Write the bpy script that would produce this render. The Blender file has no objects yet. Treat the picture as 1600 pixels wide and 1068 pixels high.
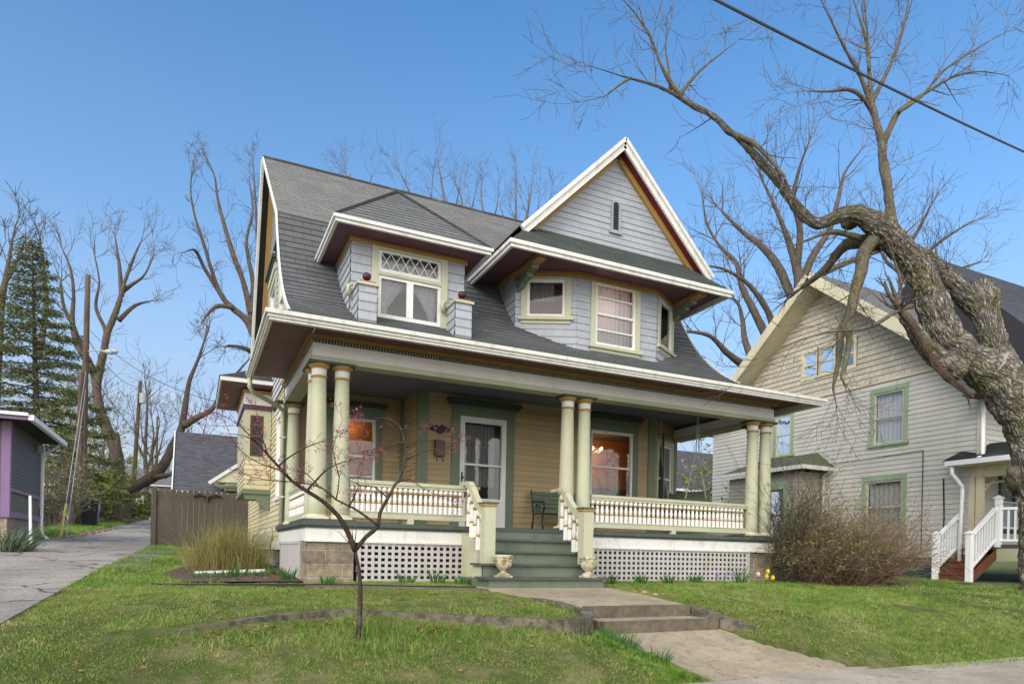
import bpy, math, random
import numpy as np
from mathutils import Vector, Matrix
from math import radians, sin, cos, pi, sqrt
random.seed(7); RS = np.random.RandomState(7)
S = bpy.context.scene; COL = S.collection
V3 = Vector; ZU = V3((0, 0, 1))

# ---------------------------------------------------------------- camera
CP = V3((-1.467, -9.984, .463)); PSI = radians(25.27); FPX = 1053.5; PX0, PY0, ROLL = 800., 863.2, .02
FW = V3((sin(PSI), cos(PSI), 0)); _r = V3((cos(PSI), -sin(PSI), 0)); _u = ZU.copy()
RT = _r * cos(ROLL) + _u * sin(ROLL); UP = -_r * sin(ROLL) + _u * cos(ROLL)
cd = bpy.data.cameras.new('camera'); cam = bpy.data.objects.new('camera', cd); COL.objects.link(cam)
m = Matrix((RT, UP, -FW)).transposed().to_4x4(); m.translation = CP; cam.matrix_world = m
cd.sensor_width = 36; cd.lens = FPX / 1600 * 36; cd.shift_y = (PY0 - 534) / 1600; cd.clip_end = 2000; cd.clip_start = .05
S.camera = cam
def at(x, y, d):            # point seen at photo pixel (x, y), d metres deep
    return CP + FW * d + RT * ((x - PX0) * d / FPX) - UP * ((y - PY0) * d / FPX)

# ---------------------------------------------------------------- mesh collector
SPLIT = {'porch_fascia', 'corner_board', 'stone_pier', 'rake_board', 'cheek_wall', 'downspout_strap', 'water_table', 'split_wood', 'fascia', 'rear_wall', 'newspaper_hook', 'rake_moulding', 'rake_soffit', 'soffit', 'gutter', 'porch_wall', 'side_wall', 'wing_roof', 'porch_skirt', 'scroll_bracket', 'burls', 'front_wall', 'belt_board', 'corner_boards', 'trim', 'trim_band', 'fascia', 'petals_', 'hip_cap', 'wall', 'lower_panel', 'brick_base', 'window_casing', 'rake_shingles_'}
class M:
    def __init__(s): s.v = []; s.f = []; s.uv = []; s.mi = []; s.cur = 0
    def face(s, pts, uv=None):
        n = len(s.v); s.v.extend([tuple(p) for p in pts]); s.f.append(tuple(range(n, n + len(pts))))
        s.uv.append(uv if uv else [(0, 0)] * len(pts)); s.mi.append(s.cur)
    def hexa(s, c):         # 8 corners, bottom 4 ccw then top 4
        n = len(s.v); s.v.extend([tuple(p) for p in c])
        for q in ((3, 2, 1, 0), (4, 5, 6, 7), (0, 1, 5, 4), (1, 2, 6, 5), (2, 3, 7, 6), (3, 0, 4, 7)):
            s.f.append(tuple(n + i for i in q)); s.uv.append([(0, 0)] * 4); s.mi.append(s.cur)
    def box(s, x0, y0, z0, x1, y1, z1):
        s.hexa([(x0, y0, z0), (x1, y0, z0), (x1, y1, z0), (x0, y1, z0), (x0, y0, z1), (x1, y0, z1), (x1, y1, z1), (x0, y1, z1)])
    def lbox(s, F, u0, u1, v0, v1, n0, n1):
        O, U, N = F; P = lambda u, v, n: O + U * u + ZU * v + N * n
        s.hexa([P(u0, v0, n0), P(u1, v0, n0), P(u1, v0, n1), P(u0, v0, n1), P(u0, v1, n0), P(u1, v1, n0), P(u1, v1, n1), P(u0, v1, n1)])
    def beam(s, a, b, w, h, up=ZU):     # board of width w (side) and height h (along up)
        a = V3(a); b = V3(b); d = (b - a).normalized(); sd = d.cross(up).normalized(); u2 = sd.cross(d).normalized()
        A = sd * (w / 2); B = u2 * (h / 2)
        s.hexa([a - A - B, a + A - B, b + A - B, b - A - B, a - A + B, a + A + B, b + A + B, b - A + B])
    def tube(s, pts, rad, n=8, cap=True, jit=0.):
        pts = [V3(p) for p in pts]; k = len(pts)
        if not hasattr(rad, '__len__'): rad = [rad] * k
        base = len(s.v); t0 = (pts[1] - pts[0]).normalized()
        a = t0.cross(V3((0.3, 0.9, 0.1)));
        if a.length < 1e-3: a = t0.cross(V3((1, 0, 0)))
        a.normalize()
        for i, p in enumerate(pts):
            t = (pts[min(i + 1, k - 1)] - pts[max(i - 1, 0)]).normalized()
            a = (a - t * a.dot(t)).normalized(); b = t.cross(a)
            for j in range(n):
                an = 2 * pi * j / n; r = rad[i] * (1 + (random.uniform(-jit, jit) if jit else 0))
                s.v.append(tuple(p + (a * cos(an) + b * sin(an)) * r))
        for i in range(k - 1):
            for j in range(n):
                q = (base + i * n + j, base + i * n + (j + 1) % n, base + (i + 1) * n + (j + 1) % n, base + (i + 1) * n + j)
                s.f.append(q); s.uv.append([(0, 0)] * 4); s.mi.append(s.cur)
        if cap:
            s.f.append(tuple(base + j for j in range(n))[::-1]); s.uv.append([(0, 0)] * n); s.mi.append(s.cur)
            s.f.append(tuple(base + (k - 1) * n + j for j in range(n))); s.uv.append([(0, 0)] * n); s.mi.append(s.cur)
    def lathe(s, c, prof, n=20):
        c = V3(c); base = len(s.v); k = len(prof)
        for r, z in prof:
            for j in range(n): s.v.append((c.x + r * cos(2 * pi * j / n), c.y + r * sin(2 * pi * j / n), c.z + z))
        for i in range(k - 1):
            for j in range(n):
                s.f.append((base + i * n + j, base + i * n + (j + 1) % n, base + (i + 1) * n + (j + 1) % n, base + (i + 1) * n + j)); s.uv.append([(0, 0)] * 4); s.mi.append(s.cur)
        s.f.append(tuple(base + j for j in range(n))[::-1]); s.uv.append([(0, 0)] * n); s.mi.append(s.cur)
        s.f.append(tuple(base + (k - 1) * n + j for j in range(n))); s.uv.append([(0, 0)] * n); s.mi.append(s.cur)
    def prism(s, poly, ext):   # planar polygon extruded by vector
        poly = [V3(p) for p in poly]; e = V3(ext); n = len(poly)
        s.face(poly[::-1]); s.face([p + e for p in poly])
        for i in range(n): s.face([poly[i], poly[(i + 1) % n], poly[(i + 1) % n] + e, poly[i] + e])
    def courses(s, O, U, V, N, v0, v1, span, step, proud, holes=(), uoff=0., wob=0.):
        """overlapping rows (clapboards or shingles) on the plane O + U u + V v, standing proud along N"""
        O = V3(O); U = V3(U); V = V3(V); N = V3(N); P = lambda u, v, n: O + U * u + V * v + N * n
        row = 0; v = v0
        while v < v1 - 1e-5:
            top = min(v + step, v1); cuts = sorted({v, top} | {h for H in holes for h in H[2:4] if v < h < top})
            wb = random.uniform(-wob, wob)
            for a, b in zip(cuts, cuts[1:]):
                a0, a1 = span(a + 1e-6); b0, b1 = span(b - 1e-6)
                if a1 - a0 < 1e-4 and b1 - b0 < 1e-4: continue
                segs = [(a0, a1, b0, b1)]; mid = (a + b) / 2
                for H in holes:
                    if H[2] < mid < H[3]:
                        ns = []
                        for (p, q, r_, t_) in segs:
                            if H[1] <= min(p, r_) or H[0] >= max(q, t_): ns.append((p, q, r_, t_)); continue
                            if H[0] > max(p, r_): ns.append((p, H[0], r_, H[0]))
                            elif H[0] > min(p, r_): ns.append((min(p, H[0]), H[0], min(r_, H[0]), H[0]))
                            if H[1] < min(q, t_): ns.append((H[1], q, H[1], t_))
                            elif H[1] < max(q, t_): ns.append((H[1], max(q, H[1]), H[1], max(t_, H[1])))
                        segs = ns
                na = (proud + wb) * (1 - (a - v) / step); nb = (proud + wb) * (1 - (b - v) / step) + .001
                vv = lambda z: row * step + (z - v)
                for (p, q, r_, t_) in segs:
                    s.face([P(p, a, na), P(q, a, na), P(t_, b, nb), P(r_, b, nb)],
                           [(p + uoff, vv(a)), (q + uoff, vv(a)), (t_ + uoff, vv(b)), (r_ + uoff, vv(b))])
                    if a == v: s.face([P(p, a, -.002), P(q, a, -.002), P(q, a, na), P(p, a, na)], [(p, 0.01)] * 4)
            row += 1; v = top
    def comps(s, e=.012):
        n = len(s.v); par = list(range(n))
        def find(a):
            while par[a] != a: par[a] = par[par[a]]; a = par[a]
            return a
        for f in s.f:
            r = find(f[0])
            for v in f[1:]: par[find(v)] = r
        g = {}
        for i in range(n): g.setdefault(find(i), []).append(i)
        ks = list(g); bb = [(np.array([s.v[i] for i in g[k]]).min(0) - e, np.array([s.v[i] for i in g[k]]).max(0) + e) for k in ks]
        cl_ = list(range(len(ks)))
        def f2(a):
            while cl_[a] != a: cl_[a] = cl_[cl_[a]]; a = cl_[a]
            return a
        lo = np.array([b[0] for b in bb]); hi = np.array([b[1] for b in bb])
        for i in range(len(ks)):
            for j in np.nonzero(((lo[i] <= hi).all(1)) & ((lo <= hi[i]).all(1)))[0]:
                if j > i: cl_[f2(int(j))] = f2(i)
        out = {}; lab = {}
        for i, k in enumerate(ks):
            for v in g[k]: lab[v] = f2(i)
        for fi, f in enumerate(s.f): out.setdefault(lab[f[0]], []).append(fi)
        return list(out.values())
    def build(s, name, mats, parent=None, smooth=False, org=None):
        if name in SPLIT and parent is not None and len(s.f) < 6000:
            cs = s.comps()
            if len(cs) > 1:
                o = None
                for c in cs:
                    n = M(); mp_ = {}
                    for fi in c:
                        f = []
                        for v in s.f[fi]:
                            if v not in mp_: mp_[v] = len(n.v); n.v.append(s.v[v])
                            f.append(mp_[v])
                        n.f.append(tuple(f)); n.uv.append(s.uv[fi]); n.mi.append(s.mi[fi])
                    o = n._build(name, mats, parent, smooth, org)
                return o
        return s._build(name, mats, parent, smooth, org)
    def _build(s, name, mats, parent=None, smooth=False, org=None):
        me = bpy.data.meshes.new(name)
        o0 = V3(org) if org is not None else (V3(parent['_o']) if parent is not None and '_o' in parent else V3((0, 0, 0)))
        vs = np.array(s.v, dtype=np.float64) - np.array(o0)
        me.from_pydata(vs.tolist(), [], s.f)
        if not isinstance(mats, (list, tuple)): mats = [mats]
        for m_ in mats: me.materials.append(m_)
        if any(s.mi): me.polygons.foreach_set('material_index', s.mi)
        if any(u[0] != u[-1] or u[0] != (0, 0) for u in s.uv[:50] + s.uv[-5:]):
            l = me.uv_layers.new(name='UVMap'); l.data.foreach_set('uv', [c for f in s.uv for p in f for c in p])
        if smooth: me.polygons.foreach_set('use_smooth', [True] * len(me.polygons))
        me.update(); o = bpy.data.objects.new(name, me); COL.objects.link(o)
        if parent is not None:
            o.parent = parent
            if org is not None: o.location = V3(org) - V3(parent['_o'])
        elif org is not None: o.location = org
        o['_o'] = tuple(o0)
        return o

def tag(o, label=None, cat=None, group=None, kind=None):
    if label: o['label'] = label
    if cat: o['category'] = cat
    if group: o['group'] = group
    if kind: o['kind'] = kind
    return o
def thing(name, loc, label, cat, group=None):
    o = bpy.data.objects.new(name, None); COL.objects.link(o); o.location = loc; o['_o'] = tuple(loc); o.empty_display_size = .2
    return tag(o, label, cat, group)
def copy_tree(o, dx, parent=None):
    c = o.copy(); COL.objects.link(c)
    c.parent = parent if parent is not None else o.parent
    if dx is not None: c.location = o.location + V3(dx)
    for ch in list(o.children): copy_tree(ch, None, c)
    return c

# ---------------------------------------------------------------- materials
def new_mat(name):
    m = bpy.data.materials.new(name); m.use_nodes = True; nt = m.node_tree
    return m, nt, nt.nodes['Principled BSDF']
def N_(nt, t, **kw):
    n = nt.nodes.new(t)
    for k, v in kw.items():
        if hasattr(n, k): setattr(n, k, v)
        else: n.inputs[k].default_value = v
    return n
def L(nt, a, b): nt.links.new(a, b)
def rgb(c): return (c[0], c[1], c[2], 1)
def mixc(nt, fac, a, b, mode='MIX'):
    n = nt.nodes.new('ShaderNodeMix'); n.data_type = 'RGBA'; n.blend_type = mode
    for sock, v in ((n.inputs[0], fac), (n.inputs[6], a), (n.inputs[7], b)):
        if hasattr(v, 'links'): L(nt, v, sock)
        elif isinstance(v, (int, float)): sock.default_value = v
        else: sock.default_value = rgb(v)
    return n.outputs[2]
def pos(nt): return nt.nodes.new('ShaderNodeNewGeometry').outputs['Position']
def noise(nt, scale, detail=4, rough=.6, vec=None, stretch=None):
    n = N_(nt, 'ShaderNodeTexNoise', Scale=scale, Detail=detail, Roughness=rough)
    v = vec if vec is not None else pos(nt)
    if stretch:
        mp = nt.nodes.new('ShaderNodeMapping'); mp.inputs['Scale'].default_value = stretch; L(nt, v, mp.inputs[0]); v = mp.outputs[0]
    L(nt, v, n.inputs['Vector']); return n.outputs['Fac']
def ramp(nt, fac, stops):
    n = nt.nodes.new('ShaderNodeValToRGB'); e = n.color_ramp.elements
    while len(e) < len(stops): e.new(.5)
    for i, (p, c) in enumerate(stops): e[i].position = p; e[i].color = rgb(c) if hasattr(c, '__len__') else (c, c, c, 1)
    L(nt, fac, n.inputs[0]); return n.outputs[0]
def bump(nt, bs, h, st, dist=.01):
    b = nt.nodes.new('ShaderNodeBump'); b.inputs['Strength'].default_value = st; b.inputs['Distance'].default_value = dist
    L(nt, h, b.inputs['Height']); L(nt, b.outputs[0], bs.inputs['Normal'])
def paint(name, c, rough=.55, var=.12, dirt=.25, dscale=1.5, dcol=None, bs_=.25):
    """painted or plain surface: mottled tone, streaky grime, fine bump"""
    m, nt, bs = new_mat(name)
    a = noise(nt, dscale, 6, .7, stretch=(1, 1, .35)); b = noise(nt, 22, 3)
    dark = tuple(x * (1 - dirt) for x in c) if dcol is None else dcol
    f = ramp(nt, a, [(.38, 1.), (.68, 0.)])
    lf = mixc(nt, f, dark if dcol is None else c, c) if dcol is None else mixc(nt, ramp(nt, a, [(.5, 0.), (.75, .8)]), c, dcol)
    v = mixc(nt, b, (1 - var,) * 3, (1 + var,) * 3)
    L(nt, mixc(nt, 1., lf, v, 'MULTIPLY'), bs.inputs['Base Color']); bs.inputs['Roughness'].default_value = rough
    bs.inputs['Specular IOR Level'].default_value = .3
    bump(nt, bs, noise(nt, 60, 4), bs_, .003)
    return m
def shingle(name, c1, c2, w, h, stain=None, rough=.85, mort=.004, pstain=.5):
    md = .6 if mort < .003 else .25
    m, nt, bs = new_mat(name)
    uv = nt.nodes.new('ShaderNodeUVMap'); uv.uv_map = 'UVMap'
    br = N_(nt, 'ShaderNodeTexBrick', Scale=1., **{'Mortar Size': mort, 'Mortar Smooth': .1, 'Bias': 0., 'Brick Width': w, 'Row Height': h}); br.offset = .45
    br.squash = 1.; br.inputs['Color1'].default_value = rgb(c1); br.inputs['Color2'].default_value = rgb(c2)
    br.inputs['Mortar'].default_value = rgb(tuple(x * md for x in c1)); L(nt, uv.outputs[0], br.inputs['Vector'])
    a = noise(nt, .9, 6, .65); g = noise(nt, 90, 3)
    col = br.outputs['Color']
    if stain: col = mixc(nt, ramp(nt, a, [(pstain, 0.), (pstain + .25, .75)]), col, stain)
    col = mixc(nt, 1., col, mixc(nt, g, (.75,) * 3, (1.25,) * 3), 'MULTIPLY')
    L(nt, col, bs.inputs['Base Color']); bs.inputs['Roughness'].default_value = rough; bs.inputs['Specular IOR Level'].default_value = .25
    h_ = mixc(nt, .5, br.outputs['Color'], g); bump(nt, bs, g, .3, .004)
    return m
def board(name, c, joint=3.6, h=.11, var=.12, peel=None, pthr=.68):
    """painted clapboard: butt joints, tone per board, peeling spots"""
    m, nt, bs = new_mat(name)
    uv = nt.nodes.new('ShaderNodeUVMap'); uv.uv_map = 'UVMap'
    br = N_(nt, 'ShaderNodeTexBrick', Scale=1., **{'Mortar Size': .0012, 'Mortar Smooth': 0., 'Bias': 0., 'Brick Width': joint, 'Row Height': h}); br.offset = .37
    br.inputs['Color1'].default_value = rgb(tuple(x * (1 - var) for x in c)); br.inputs['Color2'].default_value = rgb(tuple(x * (1 + var * .6) for x in c))
    br.inputs['Mortar'].default_value = rgb(tuple(x * .6 for x in c)); L(nt, uv.outputs[0], br.inputs['Vector'])
    a = noise(nt, 1.3, 6, .7, stretch=(1, 1, .4)); col = mixc(nt, ramp(nt, a, [(.35, 0.), (.75, .6)]), br.outputs['Color'], tuple(x * .72 for x in c))
    g = noise(nt, 40, 3, stretch=(1, 1, 4)); col = mixc(nt, 1., col, mixc(nt, g, (.9,) * 3, (1.1,) * 3), 'MULTIPLY')
    if peel: col = mixc(nt, ramp(nt, noise(nt, 7, 5, .7, stretch=(1, 1, 3)), [(pthr, 0.), (pthr + .03, 1.)]), col, peel)
    L(nt, col, bs.inputs['Base Color']); bs.inputs['Roughness'].default_value = .6; bs.inputs['Specular IOR Level'].default_value = .3
    bump(nt, bs, g, .2, .003)
    return m

C = dict
sage = paint('sage_paint', (.47, .47, .335), dirt=.14)
green = paint('green_trim_paint', (.165, .20, .135), dirt=.2)
dgreen = paint('dark_green_paint', (.05, .075, .06), dirt=.2)
floorpaint = paint('porch_floor_paint', (.065, .08, .07), .5, dirt=.35, dcol=(.13, .14, .12), dscale=4)
steppaint = paint('step_paint', (.13, .16, .115), .4, dirt=.3, dcol=(.07, .085, .07), dscale=3)
ochre = paint('ochre_paint', (.40, .24, .07), dirt=.15)
white = paint('white_paint', (.74, .73, .70), dirt=.15, dscale=2.5)
oldwhite = paint('weathered_white_paint', (.68, .67, .63), dirt=.3, dcol=(.42, .40, .36), dscale=6)
plum = paint('plum_soffit_paint', (.17, .075, .09), dirt=.25)
lav = paint('lavender_grey_paint', (.47, .44, .43), dirt=.3, dcol=(.36, .32, .29), dscale=5)
friezeM = paint('pale_frieze_paint', (.80, .76, .75), dirt=.12)
ceilM = paint('porch_ceiling_paint', (.17, .18, .24), dirt=.15)
bead = paint('finial_paint', (.06, .018, .035), .35)
terra = paint('terracotta', (.33, .13, .08), .8)
tanclap = board('tan_clapboard', (.42, .32, .175), h=.105)
litclap = board('lit_tan_clapboard', (.62, .54, .35), h=.105)  # tan siding with the brightness of the lit side put into its colour
wshing = shingle('blue_grey_wall_shingles', (.375, .395, .43), (.33, .348, .385), .17, .145, stain=(.42, .42, .45), mort=.0025, pstain=.55)
gshing = shingle('gable_side_shingles', (.50, .51, .53), (.42, .43, .46), .15, .13, stain=(.6, .6, .6), mort=.0025)
roofL = shingle('upper_roof_shingles', (.235, .232, .225), (.175, .173, .168), .28, .12, stain=(.26, .25, .22), pstain=.5)
roofD = shingle('lower_roof_shingles', (.125, .128, .134), (.088, .091, .096), .32, .145, stain=(.06, .063, .06), pstain=.57)
roofG = shingle('pent_roof_shingles', (.085, .10, .09), (.06, .072, .068), .32, .13, stain=(.12, .12, .10), pstain=.55)
roofD2 = shingle('dormer_roof_shingles', (.165, .168, .17), (.125, .127, .13), .32, .13, stain=(.16, .15, .13), pstain=.55)
nclap = board('grey_cream_clapboard', (.57, .55, .50), h=.13, peel=(.26, .22, .18), pthr=.70, var=.06)
nshing = shingle('cream_wall_shingles', (.55, .50, .41), (.45, .41, .34), .2, .16, stain=(.38, .33, .25), mort=.004, pstain=.62)
nroof = shingle('grey_roof_shingles', (.23, .23, .24), (.16, .16, .17), .3, .14)
nroofd = shingle('dark_roof_shingles', (.11, .11, .125), (.075, .075, .088), .3, .14)
mint = paint('mint_trim_paint', (.30, .40, .26), dirt=.2)
nwhite = paint('clean_white_paint', (.85, .85, .85), .4, .04, dirt=.05)
cream = paint('cream_paint', (.66, .60, .42), dirt=.2)
redwood = paint('red_brown_deck_stain', (.17, .065, .035), .6, dirt=.35)
greyclap = board('dark_grey_clapboard', (.12, .115, .12), h=.1)
purple = paint('purple_paint', (.26, .16, .30), dirt=.15)
greypanel = paint('grey_panel_paint', (.11, .11, .10), dirt=.2)
metal = paint('aged_white_metal', (.62, .61, .57), .4, dirt=.3, dcol=(.35, .33, .28), dscale=8)
black = paint('black_iron', (.02, .02, .022), .45)
galv = paint('galvanised_steel', (.42, .44, .46), .4, dirt=.2)
poleM = paint('weathered_pole_wood', (.13, .09, .065), .9, .3, dirt=.5, dscale=3)
fenceM = paint('weathered_fence_wood', (.085, .072, .06), .95, .45, dirt=.6, dscale=2.5, dcol=(.15, .13, .11))
fenceP = paint('pale_fence_wood', (.38, .35, .29), .9, .25, dirt=.3)
plastic = paint('black_bin_plastic', (.022, .025, .03), .35)
yellow = paint('yellow_guard_plastic', (.75, .50, .04), .4)
benchM = paint('bench_slat_paint', (.10, .14, .10), .5)
swingM = paint('swing_paint', (.13, .15, .11), .5)
rope = paint('pale_rope', (.5, .48, .40), .9)
stoneW = paint('plant_straw', (.42, .36, .17), .8, .35)

def rock(name, c1, c2, sc, mort=(.35, .33, .28), w=.48, h=.2):
    m, nt, bs = new_mat(name)
    v = nt.nodes.new('ShaderNodeUVMap'); v.uv_map = 'UVMap'
    br = N_(nt, 'ShaderNodeTexBrick', Scale=1., **{'Mortar Size': .008, 'Mortar Smooth': .3, 'Brick Width': w, 'Row Height': h})
    br.inputs['Color1'].default_value = rgb(c1); br.inputs['Color2'].default_value = rgb(c2); br.inputs['Mortar'].default_value = rgb(mort)
    L(nt, v.outputs[0], br.inputs['Vector'])
    a = noise(nt, sc, 8, .7); col = mixc(nt, 1., br.outputs['Color'], mixc(nt, ramp(nt, a, [(.3, 0.), (.7, 1.)]), (.45,) * 3, (1.5,) * 3), 'MULTIPLY')
    L(nt, col, bs.inputs['Base Color']); bs.inputs['Roughness'].default_value = .95
    hh = mixc(nt, br.outputs['Fac'], a, (.15, .15, .15)); bump(nt, bs, hh, 1., .05)
    return m
stone = rock('rusticated_stone_block', (.27, .215, .15), (.20, .16, .115), 5)
brickM = rock('old_brick', (.42, .30, .22), (.34, .24, .18), 12, (.4, .37, .33), .22, .075)
def concrete(name, c, moss=None, sc=1.2, thr=.55, crack=False):
    m, nt, bs = new_mat(name)
    a = ramp(nt, noise(nt, sc, 8, .75), [(.3, 0.), (.7, 1.)]); g = noise(nt, 120, 3, .7); s2 = noise(nt, 9, 5, .7)
    col = mixc(nt, a, tuple(x * .6 for x in c), tuple(x * 1.25 for x in c))
    if moss: col = mixc(nt, ramp(nt, s2, [(thr, 0.), (thr + .12, .85)]), col, moss)
    if crack:
        ck = N_(nt, 'ShaderNodeTexVoronoi', Scale=.8); ck.feature = 'DISTANCE_TO_EDGE'; wv = nt.nodes.new('ShaderNodeVectorMath'); wv.operation = 'ADD'; nn = N_(nt, 'ShaderNodeTexNoise', Scale=2.5, Detail=6.); p = pos(nt); L(nt, p, nn.inputs['Vector']); L(nt, p, wv.inputs[0]); L(nt, nn.outputs['Color'], wv.inputs[1]); L(nt, wv.outputs[0], ck.inputs['Vector'])
        col = mixc(nt, ramp(nt, ck.outputs['Distance'], [(.003, .5), (.008, 0.)]), col, (.07, .06, .04))
    col = mixc(nt, 1., col, mixc(nt, g, (.55,) * 3, (1.45,) * 3), 'MULTIPLY')
    L(nt, col, bs.inputs['Base Color']); bs.inputs['Roughness'].default_value = .9; bump(nt, bs, g, .6, .006)
    return m
conc = concrete('worn_walk_concrete', (.37, .30, .205), (.22, .18, .12), thr=.53, crack=True)
conc2 = concrete('sidewalk_concrete', (.42, .36, .285), (.28, .24, .19), thr=.56, crack=True)
curbM = concrete('mossy_curb_concrete', (.17, .145, .11), (.05, .045, .028), sc=3, thr=.46)
edgeM = concrete('walk_edge_concrete', (.15, .12, .085), (.08, .075, .05), sc=3, thr=.48)
urnM = concrete('cast_stone_urn', (.55, .50, .35), (.16, .13, .06), sc=14, thr=.46)
mulch = concrete('bark_mulch', (.085, .055, .038), (.17, .12, .08), sc=8, thr=.5)
gravel = concrete('pale_gravel', (.36, .30, .24), (.45, .4, .33), sc=6)
slab = concrete('bluestone_slab', (.20, .20, .20), (.10, .11, .09), sc=2)

def asphalt():
    m, nt, bs = new_mat('worn_asphalt')
    p = pos(nt); a = noise(nt, .35, 7, .7, stretch=(1, .35, 1)); g = N_(nt, 'ShaderNodeTexVoronoi', Scale=70.); L(nt, p, g.inputs['Vector'])
    s2 = noise(nt, 1.1, 6, .75, stretch=(.5, 1.6, 1))
    col = mixc(nt, ramp(nt, a, [(.42, 0.), (.58, 1.)]), (.27, .215, .165), (.38, .315, .25))
    col = mixc(nt, ramp(nt, s2, [(.56, 0.), (.62, .8)]), col, (.13, .12, .11))
    cr = N_(nt, 'ShaderNodeTexVoronoi', Scale=.45); cr.feature = 'DISTANCE_TO_EDGE'
    wv = nt.nodes.new('ShaderNodeVectorMath'); wv.operation = 'ADD'; nn = N_(nt, 'ShaderNodeTexNoise', Scale=1.5, Detail=5.); L(nt, p, nn.inputs['Vector']); L(nt, p, wv.inputs[0]); L(nt, nn.outputs['Color'], wv.inputs[1])
    L(nt, wv.outputs[0], cr.inputs['Vector'])
    col = mixc(nt, ramp(nt, cr.outputs['Distance'], [(.008, .8), (.02, 0.)]), col, (.04, .04, .035))
    col = mixc(nt, 1., col, mixc(nt, g.outputs['Color'], (.5,) * 3, (1.45,) * 3), 'MULTIPLY')
    hs = nt.nodes.new('ShaderNodeHueSaturation'); hs.inputs['Saturation'].default_value = .55; L(nt, col, hs.inputs['Color'])
    L(nt, hs.outputs[0], bs.inputs['Base Color']); bs.inputs['Roughness'].default_value = 1.; bs.inputs['Specular IOR Level'].default_value = .08; bump(nt, bs, g.outputs['Distance'], .5, .008)
    return m
asph = asphalt()
def soil():
    m, nt, bs = new_mat('lawn_soil')
    a = noise(nt, .5, 7, .7); b = noise(nt, 3.5, 6, .75); g = noise(nt, 60, 4, .7)
    col = mixc(nt, ramp(nt, b, [(.45, 0.), (.62, 1.)]), (.12, .155, .04), (.27, .235, .12))
    col = mixc(nt, ramp(nt, a, [(.42, 0.), (.6, .7)]), col, (.06, .095, .02))
    col = mixc(nt, ramp(nt, noise(nt, 2.1, 7, .8), [(.62, 0.), (.7, .8)]), col, (.14, .10, .06))
    col = mixc(nt, 1., col, mixc(nt, g, (.4,) * 3, (1.6,) * 3), 'MULTIPLY')
    L(nt, col, bs.inputs['Base Color']); bs.inputs['Roughness'].default_value = 1.; bs.inputs['Specular IOR Level'].default_value = .1
    bump(nt, bs, g, 1., .03)
    return m
soilM = soil()
def leafy(name, cols, rough=.7, trans=.0, sc=1.5, fine=25):
    """foliage or blossom: tone drifts through the plant and from leaf to leaf"""
    m, nt, bs = new_mat(name)
    a = noise(nt, sc, 5, .7); b = noise(nt, fine, 2)
    f = mixc(nt, .55, a, b)
    k = len(cols); col = ramp(nt, f, [(.36 + .28 * i / (k - 1), c) for i, c in enumerate(cols)])
    L(nt, col, bs.inputs['Base Color']); bs.inputs['Roughness'].default_value = rough; bs.inputs['Specular IOR Level'].default_value = .15
    if trans:
        tr = nt.nodes.new('ShaderNodeBsdfTranslucent'); L(nt, col, tr.inputs[0]); mx = nt.nodes.new('ShaderNodeMixShader'); mx.inputs[0].default_value = trans
        L(nt, bs.outputs[0], mx.inputs[1]); L(nt, tr.outputs[0], mx.inputs[2]); L(nt, mx.outputs[0], nt.nodes['Material Output'].inputs[0])
    return m
grassM = leafy('grass_blades', [(.075, .17, .022), (.15, .28, .04), (.27, .38, .085), (.50, .45, .22)], trans=.3, sc=.9, fine=11)
needleM = leafy('spruce_needles', [(.06, .075, .035), (.12, .135, .055), (.20, .205, .09)], sc=1.2, fine=6)
budM = leafy('young_leaves', [(.20, .25, .05), (.34, .38, .09), (.46, .46, .14)], trans=.3, sc=1)
shrubleaf = leafy('shrub_leaflets', [(.10, .14, .03), (.19, .23, .06), (.30, .30, .10)], trans=.3, sc=1.5)
shrubtwig = leafy('shrub_twigs', [(.10, .06, .045), (.16, .105, .075), (.25, .19, .13)], sc=1.5)
blossM = leafy('redbud_blossom', [(.17, .035, .05), (.30, .07, .11), (.38, .13, .17)], sc=3)
bulbM = leafy('bulb_leaves', [(.05, .13, .03), (.10, .22, .06)], trans=.25, sc=4)
grassdry = leafy('dry_stalks', [(.14, .13, .035), (.28, .23, .09), (.42, .34, .15)], sc=2.5)
yuccaM = leafy('yucca_leaves', [(.05, .08, .045), (.11, .16, .10), (.18, .24, .16)], sc=3)
litterM = leafy('dead_leaves', [(.16, .07, .03), (.30, .15, .06), (.42, .28, .14)], sc=6)
daffM = paint('daffodil_petals', (.85, .68, .05), .6); hyaM = paint('hyacinth_petals', (.32, .28, .60), .6); palep = paint('pale_petals', (.85, .75, .60), .6)
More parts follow.
